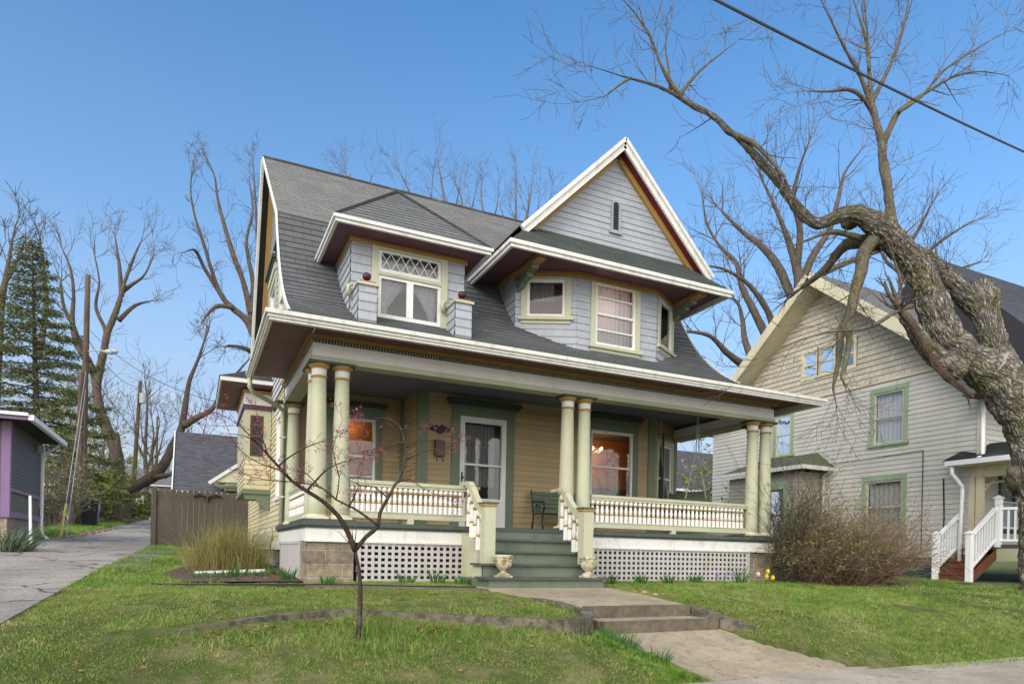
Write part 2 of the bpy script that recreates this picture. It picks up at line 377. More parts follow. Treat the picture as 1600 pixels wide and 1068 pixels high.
def bark_uv(name, c, moss):
    m, nt, bs = new_mat(name); uv = nt.nodes.new('ShaderNodeUVMap'); uv.uv_map = 'UVMap'; u = uv.outputs[0]
    w_ = nt.nodes.new('ShaderNodeVectorMath'); w_.operation = 'ADD'; nn = N_(nt, 'ShaderNodeTexNoise', Scale=3., Detail=4.); L(nt, u, nn.inputs['Vector']); L(nt, u, w_.inputs[0])
    sc_ = nt.nodes.new('ShaderNodeVectorMath'); sc_.operation = 'SCALE'; sc_.inputs['Scale'].default_value = .22; L(nt, nn.outputs['Color'], sc_.inputs[0]); L(nt, sc_.outputs[0], w_.inputs[1])
    mp = nt.nodes.new('ShaderNodeMapping'); mp.inputs['Scale'].default_value = (24, 6.5, 1); L(nt, w_.outputs[0], mp.inputs[0])
    vo = N_(nt, 'ShaderNodeTexVoronoi', Scale=1.); vo.feature = 'DISTANCE_TO_EDGE'; L(nt, mp.outputs[0], vo.inputs['Vector'])
    vc = N_(nt, 'ShaderNodeTexVoronoi', Scale=1.); L(nt, mp.outputs[0], vc.inputs['Vector'])
    g = noise(nt, 26, 6, .75); b = noise(nt, 1.9, 7, .75)
    col = mixc(nt, ramp(nt, g, [(.3, 0.), (.7, 1.)]), tuple(x * .55 for x in c), tuple(x * 1.7 for x in c))
    bw = nt.nodes.new('ShaderNodeRGBToBW'); L(nt, vc.outputs['Color'], bw.inputs[0]); col = mixc(nt, 1., col, ramp(nt, bw.outputs[0], [(.2, .6), (.8, 1.3)]), 'MULTIPLY')
    col = mixc(nt, ramp(nt, b, [(.50, 0.), (.60, .85)]), col, moss); col = mixc(nt, ramp(nt, noise(nt, 3.3, 7, .8), [(.62, 0.), (.68, .7)]), col, (.27, .27, .22))
    col = mixc(nt, ramp(nt, vo.outputs['Distance'], [(.02, .75), (.16, 0.)]), col, (.05, .04, .032))  # crevice shade painted into the colour along the bark cracks
    hs = nt.nodes.new('ShaderNodeHueSaturation'); hs.inputs['Saturation'].default_value = .85; L(nt, col, hs.inputs['Color'])
    L(nt, hs.outputs[0], bs.inputs['Base Color']); bs.inputs['Roughness'].default_value = .95; bs.inputs['Specular IOR Level'].default_value = .12
    bump(nt, bs, mixc(nt, .4, ramp(nt, vo.outputs['Distance'], [(0., 0.), (.25, 1.)]), g), 1., .05); return m
def bark(name, c, moss=None, sc=6, mthr=.55, st=.9, dist=.04):
    m, nt, bs = new_mat(name)
    a = noise(nt, sc, 8, .75, stretch=(1.4, 1.4, .35)); b = noise(nt, 1.6, 6, .7)
    vo = N_(nt, 'ShaderNodeTexVoronoi', Scale=sc * 2.2); vo.feature = 'DISTANCE_TO_EDGE'
    mp = nt.nodes.new('ShaderNodeMapping'); mp.inputs['Scale'].default_value = (1.3, 1.3, .4)
    wv = nt.nodes.new('ShaderNodeVectorMath'); wv.operation = 'ADD'; nn = N_(nt, 'ShaderNodeTexNoise', Scale=5., Detail=4.)
    p = pos(nt); L(nt, p, nn.inputs['Vector'])
    sc2 = nt.nodes.new('ShaderNodeVectorMath'); sc2.operation = 'SCALE'; sc2.inputs['Scale'].default_value = .25; L(nt, nn.outputs['Color'], sc2.inputs[0])
    L(nt, p, wv.inputs[0]); L(nt, sc2.outputs[0], wv.inputs[1]); L(nt, wv.outputs[0], mp.inputs[0]); L(nt, mp.outputs[0], vo.inputs['Vector'])
    col = mixc(nt, ramp(nt, a, [(.3, 0.), (.7, 1.)]), tuple(x * .45 for x in c), tuple(x * 1.5 for x in c))
    if moss: col = mixc(nt, ramp(nt, b, [(mthr, 0.), (mthr + .12, .8)]), col, moss)
    col = mixc(nt, ramp(nt, vo.outputs['Distance'], [(.02, .7), (.12, 0.)]), col, tuple(x * .3 for x in c))
    L(nt, col, bs.inputs['Base Color']); bs.inputs['Roughness'].default_value = .95; bs.inputs['Specular IOR Level'].default_value = .15
    bump(nt, bs, mixc(nt, .5, a, vo.outputs['Distance']), st, dist)
    return m
oakM = bark('old_oak_bark', (.20, .175, .14), (.15, .155, .05), sc=14, mthr=.47, st=.8, dist=.03)
rawM = bark('split_heartwood', (.10, .065, .05), None, 9)
greybark = bark('grey_bark', (.125, .10, .08), (.15, .15, .09), mthr=.58, dist=.03)
darkbark = bark('dark_bark', (.075, .062, .052), None, dist=.02)
twigM = bark('twig_bark', (.17, .14, .115), None, dist=.01)
redbark = bark('redbud_bark', (.07, .05, .04), (.16, .16, .14), mthr=.56, sc=14, dist=.008)

def glassm(name='window_glass', refl=.04, tint=(.85, .87, .88)):
    m, nt, bs = new_mat(name); nt.nodes.remove(bs)
    tr = nt.nodes.new('ShaderNodeBsdfTransparent'); tr.inputs[0].default_value = rgb(tint)
    gl = nt.nodes.new('ShaderNodeBsdfGlossy'); gl.inputs['Roughness'].default_value = .02; gl.inputs[0].default_value = (.9, .9, .9, 1)
    fr = nt.nodes.new('ShaderNodeFresnel'); fr.inputs[0].default_value = 1.5
    ad = nt.nodes.new('ShaderNodeMath'); ad.operation = 'ADD'; ad.inputs[1].default_value = refl; L(nt, fr.outputs[0], ad.inputs[0])
    bp = nt.nodes.new('ShaderNodeBump'); bp.inputs['Strength'].default_value = .08; bp.inputs['Distance'].default_value = .02; L(nt, noise(nt, 3, 2), bp.inputs['Height']); L(nt, bp.outputs[0], gl.inputs['Normal'])
    mx = nt.nodes.new('ShaderNodeMixShader'); L(nt, ad.outputs[0], mx.inputs[0]); L(nt, tr.outputs[0], mx.inputs[1]); L(nt, gl.outputs[0], mx.inputs[2])
    L(nt, mx.outputs[0], nt.nodes['Material Output'].inputs[0]); return m
glass = glassm()
def curtm(name, c, alpha):
    m, nt, bs = new_mat(name); bs.inputs['Base Color'].default_value = rgb(c); bs.inputs['Roughness'].default_value = .9
    tl = nt.nodes.new('ShaderNodeBsdfTranslucent'); tl.inputs[0].default_value = rgb(c); m1 = nt.nodes.new('ShaderNodeMixShader'); m1.inputs[0].default_value = .4
    L(nt, bs.outputs[0], m1.inputs[1]); L(nt, tl.outputs[0], m1.inputs[2])
    tr = nt.nodes.new('ShaderNodeBsdfTransparent'); mx = nt.nodes.new('ShaderNodeMixShader'); mx.inputs[0].default_value = alpha
    L(nt, tr.outputs[0], mx.inputs[1]); L(nt, m1.outputs[0], mx.inputs[2]); L(nt, mx.outputs[0], nt.nodes['Material Output'].inputs[0]); return m
sheer = curtm('sheer_curtain', (.88, .88, .9), .7); drape = curtm('heavy_curtain', (.8, .8, .8), .92); lace = curtm('lace_curtain', (.75, .77, .75), .5)
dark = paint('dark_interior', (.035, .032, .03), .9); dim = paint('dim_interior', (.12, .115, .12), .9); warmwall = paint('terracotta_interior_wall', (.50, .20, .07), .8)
palewall = paint('pale_interior_wall', (.72, .68, .68), .8); wood = paint('brown_wood', (.16, .07, .03), .5)
blindM = paint('amber_window_shade', (.55, .25, .08), .8); rosewall = paint('rose_interior_wall', (.42, .21, .16), .8)
def emit(name, c, s):
    m, nt, bs = new_mat(name); bs.inputs['Emission Color'].default_value = rgb(c); bs.inputs['Emission Strength'].default_value = s; bs.inputs['Base Color'].default_value = rgb(c); return m
bulb = emit('lit_bulb', (1, .62, .25), 6.); shade_e = emit('lit_lampshade', (1, .70, .38), 1.6); dimlamp = emit('dim_lit_room_lamp', (1, .6, .2), 1.)

# ---------------------------------------------------------------- world and sun
EL, AZ = radians(26), radians(234)      # azimuth clockwise from +Y
w = bpy.data.worlds.new('World'); S.world = w; w.use_nodes = True; nt = w.node_tree; bg = nt.nodes['Background']
sky = nt.nodes.new('ShaderNodeTexSky'); sky.sky_type = 'NISHITA'; sky.sun_disc = False; sky.sun_elevation = EL; sky.sun_rotation = AZ
sky.altitude = 200; sky.air_density = 1.0; sky.dust_density = .8; sky.ozone_density = 1.5
tc = nt.nodes.new('ShaderNodeTexCoord'); mp = nt.nodes.new('ShaderNodeMapping'); mp.inputs['Scale'].default_value = (1.6, 1.6, 8.); mp.inputs['Location'].default_value = (5.1, 0, 0); L(nt, tc.outputs['Generated'], mp.inputs[0])
cn = N_(nt, 'ShaderNodeTexNoise', Scale=2.2, Detail=7., Roughness=.55); L(nt, mp.outputs[0], cn.inputs['Vector'])
sx = nt.nodes.new('ShaderNodeSeparateXYZ'); L(nt, tc.outputs['Generated'], sx.inputs[0])
hz = ramp(nt, sx.outputs['Z'], [(.10, 1.), (.25, 0.)]); cf = ramp(nt, cn.outputs['Fac'], [(.32, 0.), (.50, .9)])
mm = nt.nodes.new('ShaderNodeMath'); mm.operation = 'MULTIPLY'; L(nt, hz, mm.inputs[0]); L(nt, cf, mm.inputs[1])
cloudcol = mixc(nt, ramp(nt, noise(nt, 3, 5, .6, vec=mp.outputs[0]), [(.42, 0.), (.6, 1.)]), (2.0, 2.5, 3.45), (3.5, 3.8, 4.3))
hsv = nt.nodes.new('ShaderNodeHueSaturation'); hsv.inputs['Saturation'].default_value = 1.36; hsv.inputs['Value'].default_value = 1.22; L(nt, sky.outputs[0], hsv.inputs['Color'])
hzc = mixc(nt, ramp(nt, sx.outputs['Z'], [(.0, .95), (.2, .8), (.4, .3), (.75, 0.)]), hsv.outputs[0], (2.45, 3.2, 4.3))
front = mixc(nt, mm.outputs[0], hzc, cloudcol)
# unseen overcast half of the sky behind the camera, added as neutral fill light
dt = nt.nodes.new('ShaderNodeVectorMath'); dt.operation = 'DOT_PRODUCT'; L(nt, tc.outputs['Generated'], dt.inputs[0]); dt.inputs[1].default_value = (-.427, -.904, -.05)
oc = ramp(nt, dt.outputs['Value'], [(.02, 0.), (.32, 1.)])
L(nt, mixc(nt, oc, front, (11.2, 11.1, 10.8)), bg.inputs[0]); bg.inputs[1].default_value = .12
sl = bpy.data.lights.new('sun', 'SUN'); sun = bpy.data.objects.new('sun', sl); COL.objects.link(sun); sl.energy = 1.15; sl.angle = radians(28); sl.color = (1, .95, .86)
sd = V3((sin(AZ) * cos(EL), cos(AZ) * cos(EL), sin(EL))); sun.rotation_euler = sd.to_track_quat('Z', 'Y').to_euler()
S.view_settings.view_transform = 'Standard'; S.view_settings.look = 'None'; S.view_settings.exposure = .76; S.view_settings.gamma = 1
S.render.engine = 'CYCLES'

# ---------------------------------------------------------------- terrain
def itp(x, pts): return float(np.interp(x, [p[0] for p in pts], [p[1] for p in pts]))
UPY = [(-8, -.7), (-5, -.4), (-3.4, -.22), (-2.5, -.13), (-1.4, -.06), (0, 0)]
LOY = [(-14, -.95), (-8.2, -.95), (-8, -.80), (-6.7, -.77), (-4.95, -.75), (-3.6, -.45), (-3.1, -.36), (-2.4, -.25), (-1, -.05), (0, 0)]
LFT = [(-9, -.95), (-5, -.62), (-2.7, -.27), (0, -.14), (3.5, .02), (7, .2), (12, .46), (18, .72), (30, 1.25), (40, 1.75), (60, 2.8), (100, 4.), (200, 5)]
RGT = [(0, 0.), (3, .08), (20, .3), (60, 1.2), (200, 4)]
CURB = [(-1.94, -3.69), (-.93, -3.3), (-.17, -2.97), (.95, -3.35), (1.95, -3.73), (2.55, -3.45), (2.72, -3.09), (4.36, -3.09), (4.7, -3.6), (5.2, -3.9)]
def sm(t): t = max(0, min(1, t)); return t * t * (3 - 2 * t)
DROP = [(-2.4, .02), (-1.8, .05), (-.9, .07), (-.3, .08), (.8, .085), (1.9, .11), (2.5, .14), (2.72, .2), (4.38, .2), (4.6, .13), (5.4, .0)]
def lower(x, y, cy):
    if y < -4.95: return itp(y, LOY)
    a = itp(cy, UPY) - itp(x, DROP)
    if y > cy: return a
    t = (cy - y) / (cy + 4.95); return a + (-.75 - a) * (t * .85 + .15 * t * t)
def gz(x, y):
    if y >= 0: f = itp(y, RGT)
    else:
        cy = itp(x, CURB); wd = .05 if -2.2 < x < 4.38 else .5 + .3 * min(1, max(0, (-2.2 - x)))
        t = sm((cy - y) / wd + (.5 if wd < .1 else .3)); f = itp(y, UPY) * (1 - t) + lower(x, y, cy) * t
    lt = itp(y, LFT); k = sm((1.0 - x) / 3.6)
    if y < 0: k = sm((-1.9 - x) / 1.2) * sm((y + 6) / 2.5) if y < -1.5 else k * sm(-y * 0 + 1)
    if -1.5 <= y < 0: k = sm((1.0 - x) / 3.6) * (1 - (-y) / 1.5) + sm((-1.9 - x) / 1.2) * (-y / 1.5)
    return f * (1 - k) + lt * k
def grid(xs, ys, fz, name, mat_, **kw):
    n = M(); nx = len(xs)
    n.v = [(x, y, fz(x, y)) for y in ys for x in xs]
    for j in range(len(ys) - 1):
        for i in range(nx - 1):
            n.f.append((j * nx + i, j * nx + i + 1, (j + 1) * nx + i + 1, (j + 1) * nx + i)); n.uv.append([(0, 0)] * 4); n.mi.append(0)
    return n.build(name, mat_, smooth=True, **kw)
xs = sorted(set(np.round(np.concatenate([np.linspace(-200, -20, 16), np.linspace(-20, -5, 31), np.linspace(-5, 9, 141), np.linspace(9, 24, 46), np.linspace(24, 260, 24)]), 3)))
ys = sorted(set(np.round(np.concatenate([np.linspace(-60, -8, 14), np.linspace(-8.2, -8, 3), np.linspace(-8, -4, 41), np.linspace(-4, -2.6, 57), np.linspace(-2.6, 3, 40), np.linspace(3, 20, 40), np.linspace(20, 60, 30), np.linspace(60, 400, 20)]), 3)))
hum = lambda x, y: 0 if 2 < x < 5.5 else .012 * sin(x * 2.1 + y) + .010 * sin(y * 3.3 - x * 1.7) if -6 < y else 0
def under(x, y):
    if not (-4.9 < y < -1.2 and 2.3 < x < 5.2): return 0
    l = itp(y, [(-4.93, 3.1), (-4.3, 2.95), (-3.8, 2.8), (-3.45, 2.76), (-2.3, 2.45), (-1.2, 2.2)]) + .06; r = itp(y, [(-4.93, 5.2), (-4.5, 4.95), (-4.05, 4.6), (-3.5, 4.42), (-1.2, 4.2)]) - .06
    return -.16 if l < x < r and y < -3.45 else 0
tag(grid(xs, ys, lambda x, y: gz(x, y) + under(x, y) + (hum(x, y) if y < 0 and y > -4.6 else 0), 'ground', soilM), kind='structure')
def strip(name, left, right, mat_, dz=.02, n=30, m_=6, kerb=.1):
    """sheet draped on the terrain between two polylines of (x, y)"""
    def samp(pl, t):
        k = t * (len(pl) - 1); i = min(int(k), len(pl) - 2); f = k - i; return (pl[i][0] * (1 - f) + pl[i + 1][0] * f, pl[i][1] * (1 - f) + pl[i + 1][1] * f)
    q = M(); rows = []
    for i in range(n + 1):
        a = samp(left, i / n); b = samp(right, i / n); row = []
        for j in range(m_ + 1):
            t = j / m_; x = a[0] * (1 - t) + b[0] * t; y = a[1] * (1 - t) + b[1] * t; row.append((x, y, gz(x, y) + dz))
        rows.append(row)
    q.v = [p for r in rows for p in r]; w_ = m_ + 1
    for i in range(n):
        for j in range(m_): q.f.append((i * w_ + j, i * w_ + j + 1, (i + 1) * w_ + j + 1, (i + 1) * w_ + j)); q.uv.append([(0, 0)] * 4); q.mi.append(0)
    for side in (0, m_):
        for i in range(n):
            a = rows[i][side]; b = rows[i + 1][side]
            q.face([a, b, (b[0], b[1], b[2] - kerb), (a[0], a[1], a[2] - kerb)])
    return tag(q.build(name, mat_), kind='structure')
strip('alley', [(-6.4, -9), (-5.9, -2), (-5.9, 8), (-5.6, 16), (-6.2, 28), (-7.2, 42), (-9, 70)], [(-3.1, -9), (-3.0, -2), (-2.95, 3.5), (-2.6, 11.5), (-2.6, 16), (-3.2, 42), (-5, 70)], asph, .015, 160, 8)
xe = [-12, -8, -4.1, -2.55, -1.0, .55, 2.1, 3.65, 5.2, 6.75, 8.3, 9.85, 11.4, 14.5, 20, 32]
for xa_, xb_ in zip(xe, xe[1:]):
    yt = lambda x: -4.94 - .007 * max(0, x - 4); yb_ = lambda x: -6.6 - .007 * max(0, x - 4); e_ = .006; dz_ = .012 + random.uniform(0, .008) + (.012 if xa_ == 3.65 else 0)
    strip('sidewalk', [(xa_ + e_, yb_(xa_)), (xa_ + e_, yt(xa_))], [(xb_ - e_, yb_(xb_)), (xb_ - e_, yt(xb_))], conc2, dz_, 4, 4)
for xx in (-1.2, .4, 2.0, 3.55, 5.1, 6.7, 8.3):
    pass
strip('street', [(-80, -8.25), (90, -8.25)], [(-80, -17), (90, -17)], asph, .02, 40, 4)
# walk from the porch steps down to the sidewalk
def slabthing(name, pts, ztops, th, mat_):
    q = M(); n = len(pts)
    top = [V3((p[0], p[1], z)) for p, z in zip(pts, ztops)]; q.face(top)
    for i in range(n):
        a, b = top[i], top[(i + 1) % n]; q.face([a, a - ZU * th, b - ZU * th, b])
    return tag(q.build(name, mat_), kind='structure')
slabthing('walkway', [(2.15, -1.1), (2.2, -1.5), (2.43, -2.19), (4.28, -2.19), (4.25, -1.5), (4.2, -1.1)], [-.022, -.04, -.088, -.088, -.042, -.025], .35, conc)
slabthing('walkway', [(2.435, -2.205), (2.6, -2.63), (2.78, -3.06), (4.32, -3.1), (4.29, -2.205)], [-.089, -.127, -.162, -.165, -.089], .35, conc)
slabthing('walkway_step', [(2.77, -3.05), (2.76, -3.5), (4.38, -3.56), (4.33, -3.09)], [-.30, -.305, -.305, -.30], .35, conc)
q = M(); q.box(2.76, -3.115, -.40, 4.33, -3.03, -.158); q.box(2.74, -3.56, -.46, 4.4, -3.46, -.298)
tag(q.build('walkway_step_edge', edgeM), kind='structure')
slabthing('lower_walkway', [(2.74, -3.45), (2.8, -3.8), (2.9, -4.2), (4.7, -4.2), (4.6, -4.05), (4.42, -3.5)], [-.415, -.485, -.575, -.575, -.54, -.415], .3, conc)
slabthing('lower_walkway', [(2.905, -4.215), (2.95, -4.3), (3.1, -4.925), (5.35, -4.935), (4.95, -4.5), (4.71, -4.215)], [-.578, -.60, -.728, -.728, -.645, -.578], .3, conc)
def ribbon(name, pts, tops, th, h, mat_, label, cat, wob=.006):
    q = M(); n = len(pts); P = [V3((p[0], p[1], 0)) for p in pts]; L_, R_ = [], []
    for i in range(n):
        t = (P[min(i + 1, n - 1)] - P[max(i - 1, 0)]).normalized(); nn = V3((-t.y, t.x, 0)); L_.append(P[i] + nn * th); R_.append(P[i])
    for i in range(n - 1):
        z0 = tops[i] + random.uniform(-wob, wob); z1 = tops[i + 1] + random.uniform(-wob, wob)
        a, b, c, d = R_[i], R_[i + 1], L_[i + 1], L_[i]
        bz = lambda p: V3((p.x, p.y, min(z0, z1) - h)); tz = lambda p, z: V3((p.x, p.y, z))
        q.hexa([bz(a), bz(b), bz(c), bz(d), tz(a, tops[i]), tz(b, tops[i + 1]), tz(c, tops[i + 1]), tz(d, tops[i])])
    return tag(q.build(name, mat_), label, cat)
def dense(pl, k=6):
    out = []
    for a, b in zip(pl, pl[1:]):
        for i in range(k): out.append((a[0] + (b[0] - a[0]) * i / k, a[1] + (b[1] - a[1]) * i / k))
    return out + [pl[-1]]
cl = dense([(-2.1, -3.74), (-1.6, -3.56), (-.93, -3.3), (-.2, -2.99), (.0, -3.0), (.95, -3.35), (1.95, -3.73), (2.3, -3.75), (2.55, -3.62), (2.68, -3.4), (2.72, -3.1), (2.66, -2.7), (2.5, -2.3)], 4)
ribbon('retaining_curb', cl, [itp(p[1], UPY) + .022 + .004 * sin(i * .9) - max(0, (8 - i)) * .011 for i, p in enumerate(cl)], -.0 + .12, .35, curbM, 'long low mossy concrete curb holding up the lawn left of the walk', 'retaining curb')
cr_ = dense([(4.36, -2.75), (4.36, -3.2), (4.44, -3.55), (4.65, -3.85), (5.0, -4.05), (5.3, -4.12)], 4)
ribbon('retaining_curb', cr_[::-1], [-.5 + .32 * sm(i / 18) for i in range(len(cr_))], -.13, .35, curbM, 'short curved mossy concrete curb right of the walk steps', 'retaining curb')
ed = dense([(-2.0, .75), (-1.3, .35), (0, -.62), (1.1, -1.02), (2.12, -1.22)], 6)
ribbon('garden_edging', ed, [gz(*p) + .035 for p in ed], .025, .12, black, 'thin black garden edging along the flower bed under the porch', 'garden edging', .01)
strip('bed_border', [(-.1, -.64), (1.1, -1.08), (2.2, -1.3)], [(-.15, -.84), (1.1, -1.30), (2.25, -1.52)], edgeM, .022, 12, 2)
strip('mulch_bed', [(-1.6, .9), (-1.9, 2.6), (-1.6, 4.2)], [(-.05, .0), (-.05, 2.), (0, 4.2)], mulch, .03, 16, 8)
for i, (x, y, w_, l_) in enumerate([(-2.62, 4.6, .7, 1.1), (-2.60, 6.0, .7, 1.2), (-2.52, 7.5, .8, 1.3), (-2.4, 9.2, .9, 1.4), (-2.35, 10.9, .8, 1.2)]):
    strip('path_slab', [(x - w_ / 2, y - l_ / 2), (x - w_ / 2 + .03, y + l_ / 2)], [(x + w_ / 2, y - l_ / 2), (x + w_ / 2, y + l_ / 2)], slab, .014, 4, 2)

# ---------------------------------------------------------------- windows
XU = V3((1, 0, 0)); YU = V3((0, 1, 0))
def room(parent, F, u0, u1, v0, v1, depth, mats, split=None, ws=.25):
    """shallow recess behind a pane; wall colour sets how dark the room looks"""
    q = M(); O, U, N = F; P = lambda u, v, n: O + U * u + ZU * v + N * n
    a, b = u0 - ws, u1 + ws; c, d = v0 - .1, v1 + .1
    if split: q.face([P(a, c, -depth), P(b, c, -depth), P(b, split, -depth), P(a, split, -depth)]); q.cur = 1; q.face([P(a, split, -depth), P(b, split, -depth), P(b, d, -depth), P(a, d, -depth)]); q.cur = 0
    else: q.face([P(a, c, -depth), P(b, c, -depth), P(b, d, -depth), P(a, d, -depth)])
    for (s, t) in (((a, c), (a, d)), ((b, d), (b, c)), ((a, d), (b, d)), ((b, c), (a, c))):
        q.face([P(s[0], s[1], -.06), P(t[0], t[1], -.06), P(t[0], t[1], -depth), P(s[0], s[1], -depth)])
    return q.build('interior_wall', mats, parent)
def curtain(parent, F, u0, u1, v0, v1, n, mat_, amp=.02, waves=9, shape=None):
    q = M(); O, U, N = F; P = lambda u, v, k: O + U * u + ZU * v + N * k; K = waves * 6; R = 8; ph = random.random() * 6
    for j in range(R + 1):
        v = v1 + (v0 - v1) * j / R
        a, b = (u0, u1) if not shape else shape(j / R, u0, u1)
        for i in range(K + 1):
            t = i / K; q.v.append(tuple(P(a + (b - a) * t, v, n + amp * sin(t * waves * 2 * pi + ph) + amp * .4 * sin(t * waves * 4.7 + j * .3))))
    for j in range(R):
        for i in range(K): q.f.append((j * (K + 1) + i, j * (K + 1) + i + 1, (j + 1) * (K + 1) + i + 1, (j + 1) * (K + 1) + i)); q.uv.append([(0, 0)] * 4); q.mi.append(0)
    return q.build('curtain', mat_, parent, smooth=True)
def window(T, F, u0, u1, v0, v1, tr=.11, trm=green, sash=white, kind='double', sill=True, head=0, cur=None, inner=dark, split=None, depth=.6, pr=.035, name='window', bars=None, ws=.25):
    """casing, sash, pane, curtain and the room behind; u0..v1 is the sash opening"""
    q = M(); g = .0
    if tr:
        q.lbox(F, u0 - tr, u0, v0, v1, -.02, pr); q.lbox(F, u1, u1 + tr, v0, v1, -.02, pr)
        q.lbox(F, u0 - tr - .002, u1 + tr + .002, v1, v1 + tr * 1.1, -.02, pr + .006)
        if not sill: q.lbox(F, u0 - tr - .001, u1 + tr + .001, v0 - tr, v0, -.02, pr + .003)
    else:
        q.lbox(F, u0 - .02, u0 + .004, v0, v1, -.06, .0); q.lbox(F, u1 - .004, u1 + .02, v0, v1, -.06, .0); q.lbox(F, u0 - .02, u1 + .02, v1 - .004, v1 + .02, -.06, .001); q.lbox(F, u0 - .02, u1 + .02, v0 - .02, v0 + .004, -.06, .001)
    if head:
        q.lbox(F, u0 - tr - .03, u1 + tr + .03, v1 + tr * 1.1, v1 + tr * 1.1 + head * .6, -.01, pr + .03)
    W = q.build(name, trm, T)
    if head:
        q = M(); z = v1 + tr * 1.1 + head * .6
        q.lbox(F, u0 - tr - .06, u1 + tr + .06, z, z + head * .25, -.01, pr + .055); q.lbox(F, u0 - tr - .09, u1 + tr + .09, z + head * .25, z + head * .55, -.01, pr + .09)
        q.build('hood', dgreen, W)
    if sill:
        q = M(); q.lbox(F, u0 - tr - .05, u1 + tr + .05, v0 - .06, v0, -.02, pr + .04); q.lbox(F, u0 - tr, u1 + tr, v0 - .12, v0 - .06, -.02, pr - .005); q.build('sill', trm, W)
    q = M(); s = .05; n0, n1 = -.05, .012
    q.lbox(F, u0, u0 + s, v0, v1, n0, n1); q.lbox(F, u1 - s, u1, v0, v1, n0, n1); q.lbox(F, u0 + s, u1 - s, v0, v0 + s * 1.2, n0, n1 - .001); q.lbox(F, u0 + s, u1 - s, v1 - s, v1, n0, n1 - .001)
    if kind == 'double':
        mid = (v0 + v1) / 2; q.lbox(F, u0 + s, u1 - s, mid - .022, mid + .022, n0, n1 + .004)
    if bars:
        for v in bars: q.lbox(F, u0 + s, u1 - s, v - .014, v + .014, n0 + .02, n1 + .002)
    if kind == 'french':
        mu = (u0 + u1) / 2; q.lbox(F, mu - .055, mu + .055, v0 + s * 1.2, v1 - s, n0, n1 + .004)
    if kind == 'diamond':
        k = 6; w_ = (u1 - u0 - 2 * s) / k; O, U, N = F
        for i in range(k):
            for sg in (0, 1):
                ua = u0 + s + w_ * i; ub = ua + w_; va, vb = (v0 + s, v1 - s) if sg else (v1 - s, v0 + s)
                q.beam(O + U * ua + ZU * va + N * (-.005 - .002 * sg), O + U * ub + ZU * vb + N * (-.005 - .002 * sg), .012, .012, N)
    q.build('sash', sash, W)
    q = M(); O, U, N = F; P = lambda u, v, n: O + U * u + ZU * v + N * n
    q.face([P(u0 + .02, v0 + .02, -.02), P(u1 - .02, v0 + .02, -.02), P(u1 - .02, v1 - .02, -.02), P(u0 + .02, v1 - .02, -.02)]); q.build('pane', glass, W)
    if kind == 'diamond': curtain(W, F, u0 + .03, u1 - .03, v0 + .03, v1 - .03, -.12, lace, .01, 6)
    if cur == 'sheer': curtain(W, F, u0 + .03, u1 - .03, v0 + .03, v1 - .02, -.14, sheer)
    if cur == 'drape': curtain(W, F, u0 + .03, u1 - .03, v0 + .03, v1 - .02, -.14, drape, .025, 7)
    if cur == 'lace': curtain(W, F, u0 + .06, u1 - .2, v0 + .35, v1 - .02, -.14, lace, .02, 8)
    if cur == 'split':
        for sgn in (0, 1):
            def shp(t, a, b, sgn=sgn):
                m_ = (a + b) / 2; wd = (b - a) / 2 * (1 - .72 * min(1, t * 1.25) ** .8)
                return (a, a + wd) if not sgn else (b - wd, b)
            curtain(W, F, u0 + .04, u1 - .04, v0 + .05, v1 - .02, -.12 - .01 * sgn, sheer, .02, 5, shp)
    room(W, F, u0, u1, v0, v1, depth, [inner, split[1]] if split else inner, split[0] if split else None, ws)
    return W
def hole(u0, u1, v0, v1, e=.03): return (u0 - e, u1 + e, v0 - e, v1 + e)

# ================================================================ the house
H = thing('victorian_house', (4.3, 3, 0), 'large old house with blue-grey shingled dormers and a pale green columned porch', 'house')
PROF = [(-.86, 3.50), (-.3, 3.70), (.34, 3.95), (.9, 4.28), (1.39, 4.68), (1.8, 5.12), (2.14, 5.62), (2.38, 6.05), (2.52, 6.35), (5.6, 8.91)]
def fy(z): return float(np.interp(z, [p[1] for p in PROF], [p[0] for p in PROF]))
def fz_(y): return float(np.interp(y, [p[0] for p in PROF], [p[1] for p in PROF]))
def ry(z): return float(np.interp(z, [3.2, 3.5, 4.66, 8.91], [8.9, 8.6, 7.9, 5.6]))
# roof: rows along the curved front slope, plain slope behind
def smooth_prof(pts, k=6):
    out = []
    for i in range(len(pts) - 1):
        p0 = pts[max(i - 1, 0)]; p1 = pts[i]; p2 = pts[i + 1]; p3 = pts[min(i + 2, len(pts) - 1)]
        for j in range(k):
            t = j / k; out.append(tuple(.5 * (2 * p1[c] + (p2[c] - p0[c]) * t + (2 * p0[c] - 5 * p1[c] + 4 * p2[c] - p3[c]) * t * t + (-p0[c] + 3 * p1[c] - 3 * p2[c] + p3[c]) * t ** 3) for c in (0, 1)))
    return out + [pts[-1]]
SP = smooth_prof(PROF[:-1]); 
def xr(z):
    t = min(1, max(0, (z - 3.5) / .45)); return -.68 + (.43) * t, 9.38 - 1.03 * t
def resamp(pl, step):
    out = [pl[0]]; acc = 0
    for a, b in zip(pl, pl[1:]):
        d = math.dist(a, b); 
        while acc + d >= step:
            t = (step - acc) / d; a = (a[0] + (b[0] - a[0]) * t, a[1] + (b[1] - a[1]) * t); out.append(a); d = math.dist(a, b); acc = 0
        acc += d
    return out + [pl[-1]]
